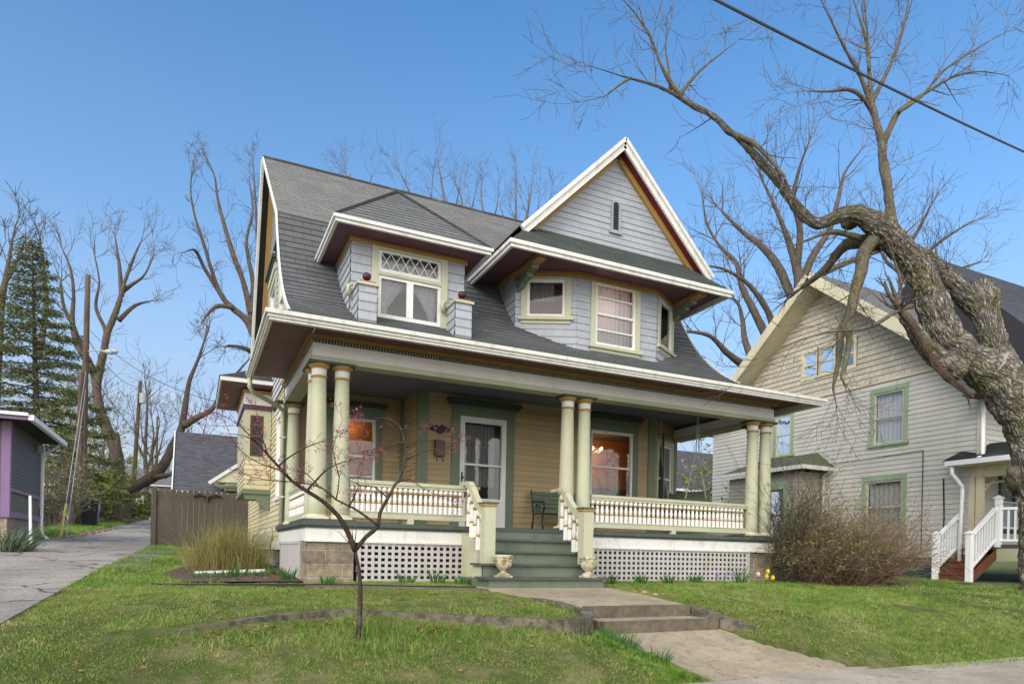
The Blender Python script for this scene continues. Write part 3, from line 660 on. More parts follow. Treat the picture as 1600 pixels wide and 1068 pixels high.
def sloperows(q, pl, step, proud):
    pl = resamp(pl, step); v = 0
    for a, b in zip(pl, pl[1:]):
        if math.dist(a, b) < .01: continue
        d = V3((0, b[0] - a[0], b[1] - a[1])).normalized(); n = V3((0, -d.z, d.y)); A0, A1 = xr(a[1]); B0, B1 = xr(b[1]); pr = proud + random.uniform(-.002, .002)
        k = 8
        for i in range(k):
            s0, s1 = i / k, (i + 1) / k; xa0 = A0 + (A1 - A0) * s0; xa1 = A0 + (A1 - A0) * s1; xb0 = B0 + (B1 - B0) * s0; xb1 = B0 + (B1 - B0) * s1
            q.face([V3((xa0, a[0], a[1])) + n * pr, V3((xa1, a[0], a[1])) + n * pr, V3((xb1, b[0], b[1])) + n * .002, V3((xb0, b[0], b[1])) + n * .002], [(xa0, v), (xa1, v), (xb1, v + step), (xb0, v + step)])
            q.face([V3((xa0, a[0], a[1])) - n * .01, V3((xa1, a[0], a[1])) - n * .01, V3((xa1, a[0], a[1])) + n * pr, V3((xa0, a[0], a[1])) + n * pr], [(0, .01)] * 4)
        v += step
q = M(); sloperows(q, SP, .145, .014); q.cur = 1; sloperows(q, [(2.50, 6.352), PROF[-1]], .12, .012)
q.cur = 1
q.face([(-.25, 5.6, 8.91), (8.35, 5.6, 8.91), (8.35, 7.9, 4.66), (-.25, 7.9, 4.66)]); q.face([(-.25, 7.9, 4.66), (8.35, 7.9, 4.66), (8.35, 8.7, 3.4), (-.25, 8.7, 3.4)])
q.cur = 0      # side skirts of the eave
q.courses((-.68, -.86, 3.5), (0, 1, 0), V3((.62, 0, .3)).normalized(), V3((-.3, 0, .62)).normalized(), 0, .66, lambda v: (fy(3.5 + .436 * v) + .86, 3.5), .145, .012)
q.courses((9.38, -.86, 3.5), (0, 1, 0), V3((-1.03, 0, .45)).normalized(), V3((.45, 0, 1.03)).normalized(), 0, 1.12, lambda v: (fy(3.5 + .4 * v) + .86, 4.8), .145, .012)
roof = q.build('roof', [roofD, roofL], H)
tag(roof, 'weathered grey roof, the steep curved lower slope darker than the upper one')
q = M(); q.tube([(-.27, 5.6, 8.93), (8.36, 5.6, 8.93)], .035, 6); q.build('ridge_cap', roofL, roof)
q = M(); q.cur = 0     # rake boards
pp = [(y, z) for y, z in SP if z > 3.93] + [(5.6, 8.91)]
for a, b in zip(pp, pp[1:]):
    q.beam((-.265, a[0], a[1] - .02), (-.265, b[0], b[1] - .02), .03, .07, XU.cross(V3((0, b[0] - a[0], b[1] - a[1]))))
    q.beam((8.365, a[0], a[1] - .06), (8.365, b[0], b[1] - .06), .03, .16, XU.cross(V3((0, b[0] - a[0], b[1] - a[1]))))
for a, b in (((5.6, 8.87), (7.9, 4.62)), ((7.9, 4.62), (8.6, 3.35))):
    q.beam((-.27, a[0], a[1] - .02), (-.27, b[0], b[1] - .02), .05, .26, XU.cross(V3((0, b[0] - a[0], b[1] - a[1]))))
q.build('rake_board', oldwhite, roof)
q = M()
for a, b in (((5.6, 8.74), (7.75, 4.7)), ((7.75, 4.7), (8.45, 3.4))):
    q.beam((-.06, a[0] - .06, a[1] - .05), (-.06, b[0] - .06, b[1] - .05), .10, .05, XU.cross(V3((0, b[0] - a[0], b[1] - a[1]))))
q.build('rake_moulding', ochre, roof)
# gable end wall on the left, with its shingles; gable end on the right
q = M(); gl_h = [(3.1, 4.2, 4.6, 6.1), (4.9, 6.0, 4.6, 6.1)]
q.courses((0, 0, 0), YU, ZU, (-1, 0, 0), 3.5, 8.8, lambda z: (fy(z) + .05, ry(z) - .05), .13, .02, [hole(*h) for h in gl_h])
q.build('gable_wall', gshing, H)
FL = (V3((0, 0, 0)), YU, V3((-1, 0, 0)))
for h in gl_h: window(H, FL, *h, tr=.12, trm=sage, head=.25, inner=dark)
q = M(); q.courses((8.1, 0, 0), YU, ZU, (1, 0, 0), 3.5, 8.8, lambda z: (fy(z) + .05, ry(z) - .05), .13, .02); q.build('gable_wall', wshing, H)
# rear and side body
sidew = [(3.55, 4.15, 1.45, 3.0)]
q = M(); q.courses((.02, 0, 0), YU, ZU, (-1, 0, 0), .6, 3.5, lambda z: (3.2, 12.), .105, .016, [hole(*h) for h in sidew])
q.build('side_wall', litclap, H)
window(H, (V3((.02, 0, 0)), YU, V3((-1, 0, 0))), *sidew[0], tr=.1, trm=white, head=.12, cur='sheer', inner=dim)
q = M(); q.box(.05, 8.5, 0, 8.1, 12, 3.5); q.box(8.15, 4.3, 0, 8.2, 8.5, 3.9); q.build('rear_wall', litclap, H)
q = M(); q.box(.03, 3.22, .44, .06, 12, .6); q.box(-.03, 3.19, .44, .04, 12, .6); q.build('water_table', white, H)
q = M(); q.courses((.05, 0, 0), YU, ZU, (-1, 0, 0), -.2, .44, lambda z: (3.1, 12), .2, .0); q.build('foundation', stone, H)
# ---- porch deck and skirt
q = M(); q.box(-.1, -.2, .80, 8.95, 3.3, .86); q.box(-.07, -.17, .765, 8.92, 3.28, .80)
for c_ in ((-.02, -.13, .62, .52), (4.08, -.13, 4.75, .16), (8.26, -.13, 8.94, .52), (-.02, 2.85, .3, 3.2)): q.box(c_[0] - .06, c_[1] - .05, .86, c_[2] + .04, c_[3], .895)
q.build('porch_floor', floorpaint, H)
q = M(); q.box(-.05, -.15, .58, 2.52, -.11, .765); q.box(4.66, -.15, .58, 8.9, -.11, .765); q.box(-.05, -.11, .58, -.01, 3.2, .765); q.box(8.86, -.11, .58, 8.9, 3.3, .765)
q.box(-.06, -.165, .57, 2.50, -.15, .60); q.box(4.68, -.165, .57, 8.91, -.15, .60)
q.build('porch_fascia', oldwhite, H)
q = M()
q.courses((0, -.12, 0), XU, ZU, (0, -1, 0), -.15, .58, lambda z: (-.04, .64), .72, .0); q.courses((0, -.12, 0), XU, ZU, (0, -1, 0), -.15, .58, lambda z: (8.30, 8.88), .72, .0)
q.courses((-.04, 0, 0), YU, ZU, (-1, 0, 0), -.15, .58, lambda z: (-.12, .36), .72, .0); q.courses((8.88, 0, 0), YU, ZU, (1, 0, 0), -.15, .58, lambda z: (-.12, 3.), .72, .0)
q.box(-.03, -.11, -.15, .62, .35, .575); q.box(8.31, -.11, -.15, 8.87, 3., .575)
q.build('stone_pier', stone, H)
q = M()
for i in range(14): y = .4 + i * .19; q.box(-.035, y, -.1, -.015, y + .183, .54)
q.box(-.05, .38, .54, -.012, 3.05, .58); q.box(-.05, .38, -.1, -.012, .43, .54)
q.build('skirt_boards', lav, H)
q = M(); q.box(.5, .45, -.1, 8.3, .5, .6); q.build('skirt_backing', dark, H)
def lattice(x0, x1):
    q = M(); z0, z1 = .04, .565; q.box(x0 - .05, -.15, z0 - .05, x1 + .05, -.11, z0); q.box(x0 - .05, -.15, z1 - .012, x1 + .05, -.11, z1 + .012); q.box(x0 - .05, -.148, z0, x0, -.112, z1); q.box(x1, -.148, z0, x1 + .05, -.112, z1)
    n = int(round((x1 - x0) / .1)); p = (x1 - x0) / n
    for i in range(n): q.box(x0 + i * p + .055 * p / .1, -.138, z0, x0 + (i + 1) * p - .0 * p, -.128, z1)
    for j in range(6): z = z0 + .045 + j * .0875; q.box(x0, -.128, z, x1, -.118, z + .042)
    q.build('lattice_panel', lav, H)
lattice(.74, 2.46); lattice(4.74, 8.22)
# ---- columns
def mkcol(x, y):
    q = M(); prof = [(.125, .955)] + [(.118 + .012 * (1 - t) - .018 * t * t, .96 + t * 1.97) for t in [i / 10 for i in range(11)]]
    q.lathe((x, y, 0), prof + [(.104, 2.94)], 24); c = q.build('column', sage, H, smooth=True, org=(x, y, .9))
    q = M(); q.box(x - .15, y - .15, .895, x + .15, y + .15, .93); q.lathe((x, y, 0), [(.147, .93), (.147, .945), (.135, .957)], 24); q.build('plinth', cream, c, org=None)
    q = M(); q.lathe((x, y, 0), [(.104, 2.93), (.106, 3.045)], 24); q.cur = 1; q.lathe((x, y, 0), [(.11, 2.915), (.118, 2.925), (.118, 2.94), (.11, 2.95)], 24); q.lathe((x, y, 0), [(.108, 3.04), (.118, 3.055), (.148, 3.085), (.15, 3.105)], 24)
    q.cur = 2; q.box(x - .165, y - .165, 3.105, x + .165, y + .165, 3.14); q.build('capital', [white, ochre, dgreen], c, smooth=False)
    return c
c0 = mkcol(.12, 0)
for x, y in ((.45, 0), (.12, .34), (4.24, 0), (4.57, 0), (8.42, 0), (8.76, 0), (8.76, .34), (.16, 3.02)):
    copy_tree(c0, (x - .12, y, 0))
# ---- entablature, ceiling, soffit, gutter
q = M()
def ring(x0, y0, x1, z0, z1, t=.22, yb=3.2, yr_=2.74):       # front beam and both returns with square corners
    q.box(x0, y0, z0, x1, y0 + t, z1); q.box(x0, y0 + t, z0, x0 + t, yb, z1); q.box(x1 - t, y0 + t, z0, x1, yr_, z1)
ring(-.005, -.115, 8.885, 3.14, 3.215, .25)
q.build('porch_beam', sage, H)
q = M(); ring(.01, -.10, 8.87, 3.215, 3.40); q.build('frieze', friezeM, H)
q = M(); ring(.005, -.105, 8.875, 3.40, 3.455)
q.cur = 1
for i in range(int(8.8 / .045)): x = .02 + i * .045; q.box(x, -.125, 3.408, x + .018, -.105, 3.446)
for i in range(int(3.1 / .045)): y = -.1 + i * .045; q.box(-.015, y, 3.408, .005, y + .018, 3.446)
q.build('dentil_band', [dgreen, lav], H)
q = M(); ring(-.02, -.13, 8.9, 3.455, 3.48); ring(-.05, -.16, 8.93, 3.48, 3.505); q.build('cornice_moulding', ochre, H)
q = M(); q.box(-.6, -.78, 3.505, 9.3, .1, 3.52); q.box(-.6, .1, 3.505, .15, 2.75, 3.52); q.box(8.8, .1, 3.505, 9.3, 4.2, 3.52)
q.cur = 1
for x in (1.9, 4.4, 6.9): q.box(x, -.78, 3.50, x + .012, -.17, 3.505)
q.build('soffit', [plum, dgreen], H)
q = M(); q.box(.2, .1, 3.47, 8.68, 3.25, 3.50); q.box(7.4, 3.25, 3.47, 8.68, 4.4, 3.5); q.build('porch_ceiling', ceilM, H)
q = M()      # gutters with a stepped profile
for (t, z0, z1) in ((.0, 3.46, 3.515), (.03, 3.42, 3.462), (.05, 3.385, 3.422)):
    q.box(-.70 + t, -.90 + t, z0, 9.42 - t, -.78, z1); q.box(-.70 + t, -.78, z0, -.60, 2.72, z1); q.box(9.30, -.78, z0, 9.42 - t, 4.2, z1)
g = q.build('gutter', metal, H)
q = M(); q.tube([(-.64, 2.55, 3.40), (-.64, 2.55, 3.25), (-.58, 2.6, 3.17), (-.1, 3.02, 3.05), (-.02, 3.12, 3.0), (-.02, 3.14, 2.9), (-.02, 3.14, .8)], .04, 8)
q.build('downspout', sage, g, smooth=True)
q = M()
for z in (1.4, 2.5): q.box(-.075, 3.1, z, .03, 3.18, z + .03)
q.build('downspout_strap', metal, g)
# ---- porch walls
lw = (.90, 1.73, 1.55, 3.02)
q = M(); q.courses((0, 3.2, 0), XU, ZU, (0, -1, 0), .86, 3.5, lambda z: (.03, 2.29), .105, .016, [hole(*lw)])
q.courses((2.29, 0, 0), YU, ZU, (-1, 0, 0), .86, 3.5, lambda z: (2.2, 3.2), .105, .016)
dr = (3.12, 4.10, .93, 3.08); rw = (6.06, 7.14, 1.56, 3.10)
q.courses((0, 2.2, 0), XU, ZU, (0, -1, 0), .86, 3.5, lambda z: (2.29, 7.6), .105, .016, [hole(*dr), hole(*rw)])
dg0 = V3((7.68, 2.2, 0)); dg1 = V3((8.72, 2.75, 0)); dU = (dg1 - dg0).normalized(); dN = V3((dU.y, -dU.x, 0)); dl = (dg1 - dg0).length; dw = (.26, dl - .2, 1.45, 2.98)
q.courses(dg0, dU, ZU, dN, .86, 3.5, lambda z: (0, dl), .105, .016, [hole(*dw)])
q.courses((8.72, 0, 0), YU, ZU, (1, 0, 0), .0, 3.5, lambda z: (2.75, 8.5), .105, .016)
q.build('porch_wall', tanclap, H)
q = M(); q.box(2.27, 2.16, .86, 2.47, 2.26, 3.48); q.box(7.54, 2.16, .86, 7.72, 2.24, 3.48); q.box(8.66, 2.69, .86, 8.75, 2.79, 3.48); q.box(.0, 3.14, .6, .14, 3.24, 3.48); q.box(2.22, 3.13, .86, 2.285, 3.2, 3.48)
q.box(.12, 3.17, .86, 2.25, 3.19, 1.02)
q.build('corner_board', green, H)
FP = (V3((0, 2.2, 0)), XU, V3((0, -1, 0))); FLW = (V3((0, 3.2, 0)), XU, V3((0, -1, 0)))
window(H, FLW, *lw, tr=.12, head=.14, inner=dim, split=(1.95, blindM), depth=.35, bars=[1.9])
wr = window(H, FP, *rw, tr=.13, head=.16, inner=dim, split=(2.05, warmwall), depth=1.5, ws=.9)
window(H, (dg0, dU, dN), *dw, tr=.08, trm=sage, inner=palewall, depth=.5, cur='sheer')
# door with storm door
q = M(); u0, u1, v0, v1 = dr
q.lbox(FP, u0 - .17, u0, v0 - .07, v1, -.02, .04); q.lbox(FP, u1, u1 + .17, v0 - .07, v1, -.02, .04); q.lbox(FP, u0 - .172, u1 + .172, v1, v1 + .2, -.02, .046); q.lbox(FP, u0 - .2, u1 + .2, v1 + .17, v1 + .2, -.01, .065)
D = q.build('entrance_door', green, H)
q = M(); q.lbox(FP, u0 - .24, u1 + .24, v1 + .2, v1 + .25, -.01, .13); q.lbox(FP, u0 - .28, u1 + .28, v1 + .25, v1 + .31, -.01, .17); q.build('hood', dgreen, D)
q = M(); s = .10
q.lbox(FP, u0, u0 + s, v0, v1, -.04, .03); q.lbox(FP, u1 - s, u1, v0, v1, -.04, .03); q.lbox(FP, u0 + s, u1 - s, v1 - .11, v1, -.04, .03); q.lbox(FP, u0 + s, u1 - s, v0, v0 + .58, -.04, .03)
q.lbox(FP, u0 + s, u1 - s, 2.14, 2.18, -.035, .025); q.lbox(FP, u0 + .2, u1 - .2, v0 + .1, v0 + .48, .03, .037)
q.build('storm_door', white, D)
q = M(); q.lbox(FP, u0 + .035, u0 + .06, 1.82, 2.0, .03, .05); q.lbox(FP, u0 + .03, u0 + .075, 1.88, 1.91, .05, .08); q.build('door_handle', black, D)
q = M(); q.face([(u0 + .08, 2.22, v0 + .5), (u1 - .08, 2.22, v0 + .5), (u1 - .08, 2.22, v1 - .08), (u0 + .08, 2.22, v1 - .08)]); q.build('pane', glass, D)
curtain(D, FP, u0 + .14, u1 - .2, 1.75, v1 - .13, -.10, lace, .02, 8); room(D, FP, u0, u1, v0, v1, .45, wood if 0 else dim, None, .1)
q = M(); q.lbox(FP, u0 + .1, u1 - .1, v0, 1.72, -.2, -.12); q.build('inner_door', dark, D)
q = M(); q.box(u0 - .05, 2.02, .86, u1 + .05, 2.2, .93); q.build('threshold', floorpaint, D)

# ---- balustrade
def baluster(parent, x, y, z0, z1, s=1., square=True):
    h = z1 - z0; q = M(); r = .037 * s
    q.lathe((x, y, z0), [(r, 0), (r, h * .30), (r * .8, h * .32)], 8); q.lathe((x, y, z0), [(r * .55, h * .37), (r * .85, h * .5), (r * .5, h * .76)], 8); q.lathe((x, y, z0), [(r * .7, h * .82), (r * .95, h * .86), (r, h * .9), (r * .7, h)], 8)
    q.cur = 1; q.lathe((x, y, z0), [(r * .8, h * .31), (r * 1.15, h * .335), (r * .7, h * .375)], 8); q.lathe((x, y, z0), [(r * .55, h * .75), (r * 1.15, h * .79), (r * .75, h * .83)], 8)
    return q.build('baluster', [white, ochre], parent, org=(x, y, z0))
def railing(x0, x1, y, z0, z1, pitch, alongy=False, z0b=None):
    q = M(); dz = 0
    if not alongy:
        q.box(x0, y - .05, z1, x1, y + .05, z1 + .05); q.box(x0, y - .035, z1 - .04, x1, y + .035, z1); q.box(x0, y - .035, z0 - .09, x1, y + .035, z0); q.box(x0, y - .045, z0 - .005, x1, y + .045, z0 + .012)
        k = int((x1 - x0) / 1.8)
        for i in range(1, k + 1): xx = x0 + (x1 - x0) * i / (k + 1); q.box(xx - .05, y - .04, .86, xx + .05, y + .04, z0 - .09)
        R_ = q.build('railing', sage, H, org=(x0, y, z0)); n = int((x1 - x0) / pitch); b = baluster(R_, x0 + pitch * .5, y, z0 + .012, z1 - .04)
    else:
        q.box(y - .05, x0, z1, y + .05, x1, z1 + .05); q.box(y - .035, x0, z1 - .04, y + .035, x1, z1); q.box(y - .035, x0, z0 - .09, y + .035, x1, z0)
        R_ = q.build('railing', sage, H, org=(y, x0, z0)); n = int((x1 - x0) / pitch); b = baluster(R_, y, x0 + pitch * .5, z0, z1 - .04)
    R_['_o'] = R_['_o']
    for i in range(1, n):
        d = (0, pitch * i, 0) if alongy else (pitch * i, 0, 0); c = b.copy(); COL.objects.link(c); c.parent = R_; c.location = b.location + V3(d)
    return R_
RL = railing(.58, 2.44, 0, 1.03, 1.45, .081); RR = railing(4.72, 8.30, 0, 1.02, 1.45, .1); RS_ = railing(.48, 2.88, .12, 1.03, 1.45, .085, True)
RE = railing(.5, 2.7, 8.78, 1.03, 1.45, .1, True)
q = M(); q.box(2.44, -.08, .86, 2.60, .08, 1.45); q.cur = 1; q.box(2.42, -.10, 1.45, 2.62, .10, 1.50); q.cur = 2; q.box(2.41, -.11, 1.50, 2.63, .11, 1.52)
q.build('rail_post', [sage, ochre, dgreen], H)
# ---- porch steps
q = M()
for i, (x0, x1, y0, zt) in enumerate([(2.22, 4.26, -1.38, .115), (2.22, 4.20, -1.08, .305), (2.47, 4.12, -.80, .49), (2.47, 4.12, -.52, .675)]):
    pass
q.box(2.27, -1.33, -.2, 4.16, -1.29, .085); q.box(2.27, -1.29, -.2, 2.31, -.15, .085)
q.box(2.30, -1.03, .115, 4.14, -.99, .275); q.box(2.5, -.75, .305, 4.1, -.71, .46); q.box(2.5, -.47, .49, 4.1, -.43, .645); q.box(2.5, -.19, .675, 4.66, -.15, .80)
SH = q.build('steps', steppaint, H, org=(3.2, -.7, 0))
for (x0, x1, y0, y1, z) in ((2.2, 4.24, -1.38, -.95, .115), (2.24, 4.2, -1.08, -.68, .305), (2.48, 4.12, -.80, -.41, .49), (2.48, 4.12, -.52, -.17, .675)):
    q = M(); q.box(x0, y0, z - .032, x1, y1, z); q.build('tread', floorpaint, SH)
q = M(); xa = 2.30
for s_, xx in ((0, 2.30), (1, 4.10)):
    q.prism([(xx, -.16, -.1), (xx, -1.02, -.1), (xx, -1.02, .27), (xx, -.78, .27), (xx, -.78, .455), (xx, -.5, .455), (xx, -.5, .64), (xx, -.16, .76)], (.2 if not s_ else .06, 0, 0))
q.build('cheek_wall', sage, SH)
for xx in (2.40, 4.06):
    q = M(); q.box(xx - .085, -1.04, .305, xx + .085, -.87, 1.135); q.cur = 1; q.box(xx - .105, -1.06, 1.135, xx + .105, -.85, 1.17); q.cur = 2; q.box(xx - .12, -1.075, 1.17, xx + .12, -.835, 1.19)
    q.build('newel_post', [sage, ochre, floorpaint], SH)
    q = M(); pl = [(xx, -.12, 1.52), (xx, -.22, 1.51), (xx, -.32, 1.44), (xx, -.45, 1.30), (xx, -.62, 1.16), (xx, -.86, 1.04)]
    for a, b in zip(pl, pl[1:]): q.beam(a, b, .09, .10)
    q.box(xx - .06, -.2, 1.50, xx + .06, .1, 1.55)
    hr = q.build('stair_rail', sage, SH)
    for i, (y, zb, zt) in enumerate([(-.2, .86, 1.47), (-.33, .69, 1.37), (-.46, .69, 1.24), (-.60, .50, 1.12), (-.73, .50, 1.05)]): baluster(hr, xx, y, zb, zt, 1.15)

# ---- left dormer
DY = .8
FD = (V3((0, DY, 0)), XU, V3((0, -1, 0)))
DH = H
q = M(); dwn = (1.14, 2.20, 4.22, 4.90); dtr = (1.14, 2.20, 4.95, 5.32)
q.courses((0, DY, 0), XU, ZU, (0, -1, 0), 4.0, 5.36, lambda z: (.70, 2.62), .145, .016, [hole(1.14, 2.20, 4.22, 5.32)], wob=.002)
q.courses((.70, 0, 0), YU, ZU, (-1, 0, 0), 4.0, 5.36, lambda z: (DY, max(DY + .01, fy(z) + .15)), .145, .016); q.courses((2.62, 0, 0), YU, ZU, (1, 0, 0), 4.0, 5.36, lambda z: (DY, max(DY + .01, fy(z) + .15)), .145, .016)
dm = q.build('dormer', wshing, H, org=(1.65, .8, 4.2)); tag(dm, 'left dormer with a hipped roof and double window')
q = M(); q.lbox(FD, .66, 2.66, 5.34, 5.42, -.01, .03); q.box(.67, .8, 5.34, .70, 2.1, 5.42); q.build('frieze', ochre, dm)
q = M()      # hipped roof
a0, a1, b0, zz, za = .36, 2.9, .30, 5.475, 6.70; ax = 1.63; ay = 1.57
th = .02
q.courses((a0, b0, zz), XU, V3((0, ay - b0, za - zz)).normalized(), V3((0, -(za - zz), ay - b0)).normalized(), 0, math.hypot(ay - b0, za - zz), lambda v: ((ax - a0) * v / math.hypot(ay - b0, za - zz), (a1 - a0) - (a1 - ax) * v / math.hypot(ay - b0, za - zz)), .13, .012)
for sx_, xe in ((1, a0), (-1, a1)):
    sl_ = math.hypot(ax - xe, za - zz); k = (ay - b0)
    q.courses((xe, b0, zz), YU, V3((ax - xe, 0, za - zz)).normalized(), V3((-sx_ * (za - zz), 0, abs(ax - xe))).normalized(), 0, sl_, lambda v: (k * v / sl_, 3.2), .13, .012)
q.build('roof', roofD2, dm)
q = M(); q.tube([(a0, b0, zz + .01), (ax, ay, za + .02)], .03, 5); q.tube([(a1, b0, zz + .01), (ax, ay, za + .02)], .03, 5); q.tube([(ax, ay, za + .02), (ax, 3.05, za + .02)], .03, 5); q.build('hip_cap', roofD2, dm)
q = M()
for t, z0, z1 in ((0, 5.43, 5.48), (.03, 5.38, 5.43)):
    q.box(a0 - .03 + t, b0 - .03 + t, z0, a1 + .03 - t, b0 + .05, z1); q.box(a0 - .03 + t, b0 + .05, z0, a0 + .05, 2.3, z1); q.box(a1 - .05, b0 + .05, z0, a1 + .03 - t, 2.3, z1)
q.build('fascia', oldwhite, dm)
q = M(); q.box(a0 + .05, b0 + .05, 5.42, a1 - .05, 2.2, 5.435); q.build('soffit', plum, dm)
wd = window(dm, FD, *dwn, tr=.0, sash=white, kind='french', sill=False, inner=palewall, cur='split', depth=.9, ws=.4)
window(dm, FD, *dtr, tr=.0, sash=white, kind='diamond', sill=False, inner=palewall, depth=.5)
q = M(); q.lbox(FD, 1.03, 1.14, 4.0, 5.34, -.02, .04); q.lbox(FD, 2.20, 2.31, 4.0, 5.34, -.02, .04); q.lbox(FD, 1.14, 2.20, 5.30, 5.34, -.02, .04); q.lbox(FD, 1.14, 2.20, 4.90, 4.95, -.02, .035)
q.build('window_casing', sage, dm)
for x0 in (.735, 2.31):
    q = M(); w_ = .285
    q.courses((x0, .36, 0), XU, ZU, (0, -1, 0), 3.85, 4.52, lambda z: (0, w_), .14, .014)
    q.courses((x0, .36, 0), YU, ZU, (-1, 0, 0), 3.85, 4.52, lambda z: (0, .5), .14, .014); q.courses((x0 + w_, .36, 0), YU, ZU, (1, 0, 0), 3.85, 4.52, lambda z: (0, .5), .14, .014)
    pd = q.build('dormer_pedestal', wshing, dm)
    q = M(); q.box(x0 - .03, .32, 4.52, x0 + w_ + .03, .82, 4.56); q.cur = 1; q.box(x0 + .02, .34, 4.56, x0 + w_ - .02, .7, 4.585); q.build('cap', [sage, terra], pd)
    q = M(); xc = x0 + w_ / 2; q.lathe((xc, .45, 4.585), [(.05, 0), (.025, .03), (.02, .05)], 12)
    q.lathe((xc, .45, 4.625), [((.005 + .062 * sin(pi * i / 10)), .062 - .062 * cos(pi * i / 10)) for i in range(11)], 16); q.build('ball_finial', bead, pd, smooth=True)
for x0 in (.70, 2.26):
    q = M(); q.tube([(x0 - .02, .72, 4.45 + .0), (x0 - .06, .70, 4.52), (x0 - .05, .69, 4.6), (x0 + .01, .69, 4.62)], [.03, .035, .035, .03], 6); q.build('scroll_bracket', sage, dm, smooth=True)

# ---- right dormer: bay, pent roof and gable
BY = .9
bay = [(3.87, 2.45), (3.87, 1.4), (4.9, BY), (6.73, BY), (7.55, 1.4), (7.55, 2.45)]
FB = (V3((0, BY, 0)), XU, V3((0, -1, 0))); bz0, bz1 = 4.1, 5.72
bw = (5.30, 6.22, 4.42, 5.62)
q = M(); fr = []
for (a, b) in zip(bay, bay[1:]):
    A = V3((a[0], a[1], 0)); B = V3((b[0], b[1], 0)); U = (B - A).normalized(); N = V3((U.y, -U.x, 0)); fr.append((A, U, N, (B - A).length))
hA = (.22, .93, 4.86, 5.56); hC = (.16, .80, 4.66, 5.58)
for i, (A, U, N, ln) in enumerate(fr):
    hs = []
    if i == 1: hs = [hole(*hA)]
    if i == 2: hs = [hole(bw[0] - 4.9, bw[1] - 4.9, bw[2], bw[3])]
    if i == 3: hs = [hole(*hC)]
    q.courses(A, U, ZU, N, bz0, bz1, lambda z: (0, ln), .135, .016, hs, uoff=i * 1.3, wob=.002)
gd = q.build('gabled_dormer', wshing, H, org=(5.8, 1, 5)); tag(gd, 'right dormer: angled bay of windows under a skirt roof and a steep shingled gable')
q = M()
for i, (A, U, N, ln) in enumerate(fr[:5]): q.lbox((A, U, N), -.01, ln + .01, 5.60, 5.70, -.02, .045)
q.build('frieze', ochre, gd)
window(gd, FB, *bw, tr=.10, trm=sage, sash=white, inner=rosewall, depth=.8, bars=[4.72, 5.33], cur='sheer')
window(gd, (fr[1][0], fr[1][1], fr[1][2]), *hA, tr=.11, trm=sage, sash=white, kind='single', inner=rosewall, depth=.5, cur='lace')
window(gd, (fr[3][0], fr[3][1], fr[3][2]), *hC, tr=.10, trm=sage, sash=white, kind='single', inner=dim, depth=.3)
# pent roof
px0, px1, py0, pz = 3.25, 8.07, .28, 5.72; gx0, gx1, gy, gz_ = 3.80, 7.95, 1.08, 6.42
q = M(); sl_ = math.hypot(gy - py0, gz_ - pz)
q.courses((0, py0, pz), XU, V3((0, gy - py0, gz_ - pz)).normalized(), V3((0, -(gz_ - pz), gy - py0)).normalized(), 0, sl_, lambda v: (px0 + .7 * v / sl_, px1 - .55 * v / sl_), .13, .012)
for xe, xi, sg in ((px0, px0 + .7, 1), (px1, px1 - .55, -1)):
    s2 = math.hypot(xi - xe, gz_ - pz)
    q.courses((xe, py0, pz), YU, V3((xi - xe, 0, gz_ - pz)).normalized(), V3((-sg * (gz_ - pz), 0, abs(xi - xe))).normalized(), 0, s2, lambda v: (.8 * v / s2, 2.6), .13, .012)
q.build('pent_roof', roofG, gd)
q = M()
for t, z0, z1 in ((0, 5.66, 5.725), (.03, 5.60, 5.66)):
    q.box(px0 - .03 + t, py0 - .03 + t, z0, px1 + .03 - t, py0 + .05, z1); q.box(px0 - .03 + t, py0 + .05, z0, px0 + .05, 2.5, z1); q.box(px1 - .05, py0 + .05, z0, px1 + .03 - t, 2.6, z1)
q.build('fascia', oldwhite, gd)
q = M(); q.box(px0 + .05, py0 + .05, 5.70, px1 - .05, 2.5, 5.712); q.build('soffit', plum, gd)
for (x0, y0, x1, y1) in ((3.93, .45, 3.93, 1.5), (7.5, .45, 7.5, 1.5)):
    q = M(); A = V3((x0, y0, 5.64)); B = V3((x1, y1, 5.64)); q.beam(A, B, .16, .09); q.cur = 1
    q.beam(A.lerp(B, .25) - ZU * .08, B - ZU * .08, .14, .07)
    q.beam(A.lerp(B, .45) - ZU * .14, B - ZU * .2, .12, .09); q.beam(A.lerp(B, .7) - ZU * .2, B - ZU * .34, .1, .08)
    q.build('bracket', [ochre, green], gd)
# gable wall, vent and rakes
ga = (5.85, 8.44); GY = 1.1
gs = lambda z: (5.85 - (8.30 - z) * 1.0, 5.85 + (8.30 - z) * 1.03)
q = M(); q.courses((0, GY, 0), XU, ZU, (0, -1, 0), 6.3, 8.28, gs, .115, .014, [hole(5.76, 5.92, 6.78, 7.30, 0)], wob=.003); q.build('gable_wall', wshing, gd)
q = M()      # rows of shingles running up both rakes
for sg, ex in ((-1, 3.86), (1, 7.92)):
    top = V3((5.85, GY - .022, 8.26)); bot = V3((ex, GY - .022, 6.36)); d = (bot - top); n_ = 22
    for i in range(n_):
        a = top + d * (i / n_); b = top + d * ((i + .93) / n_); nn = V3((-sg * abs(d.z), 0, -abs(d.x))).normalized() * .13
        q.face([a, b, b + nn, a + nn], [(i * .17, .02), (i * .17 + .16, .02), (i * .17 + .16, .12), (i * .17, .12)])
q.build('rake_shingles', wshing, gd)
q = M(); FG = (V3((0, GY, 0)), XU, V3((0, -1, 0)))
arc = [(5.84 + .105 * cos(a), 7.24 + .105 * sin(a)) for a in [pi * i / 10 for i in range(11)]]; arci = [(5.84 + .07 * cos(a), 7.24 + .07 * sin(a)) for a in [pi * i / 10 for i in range(11)]]
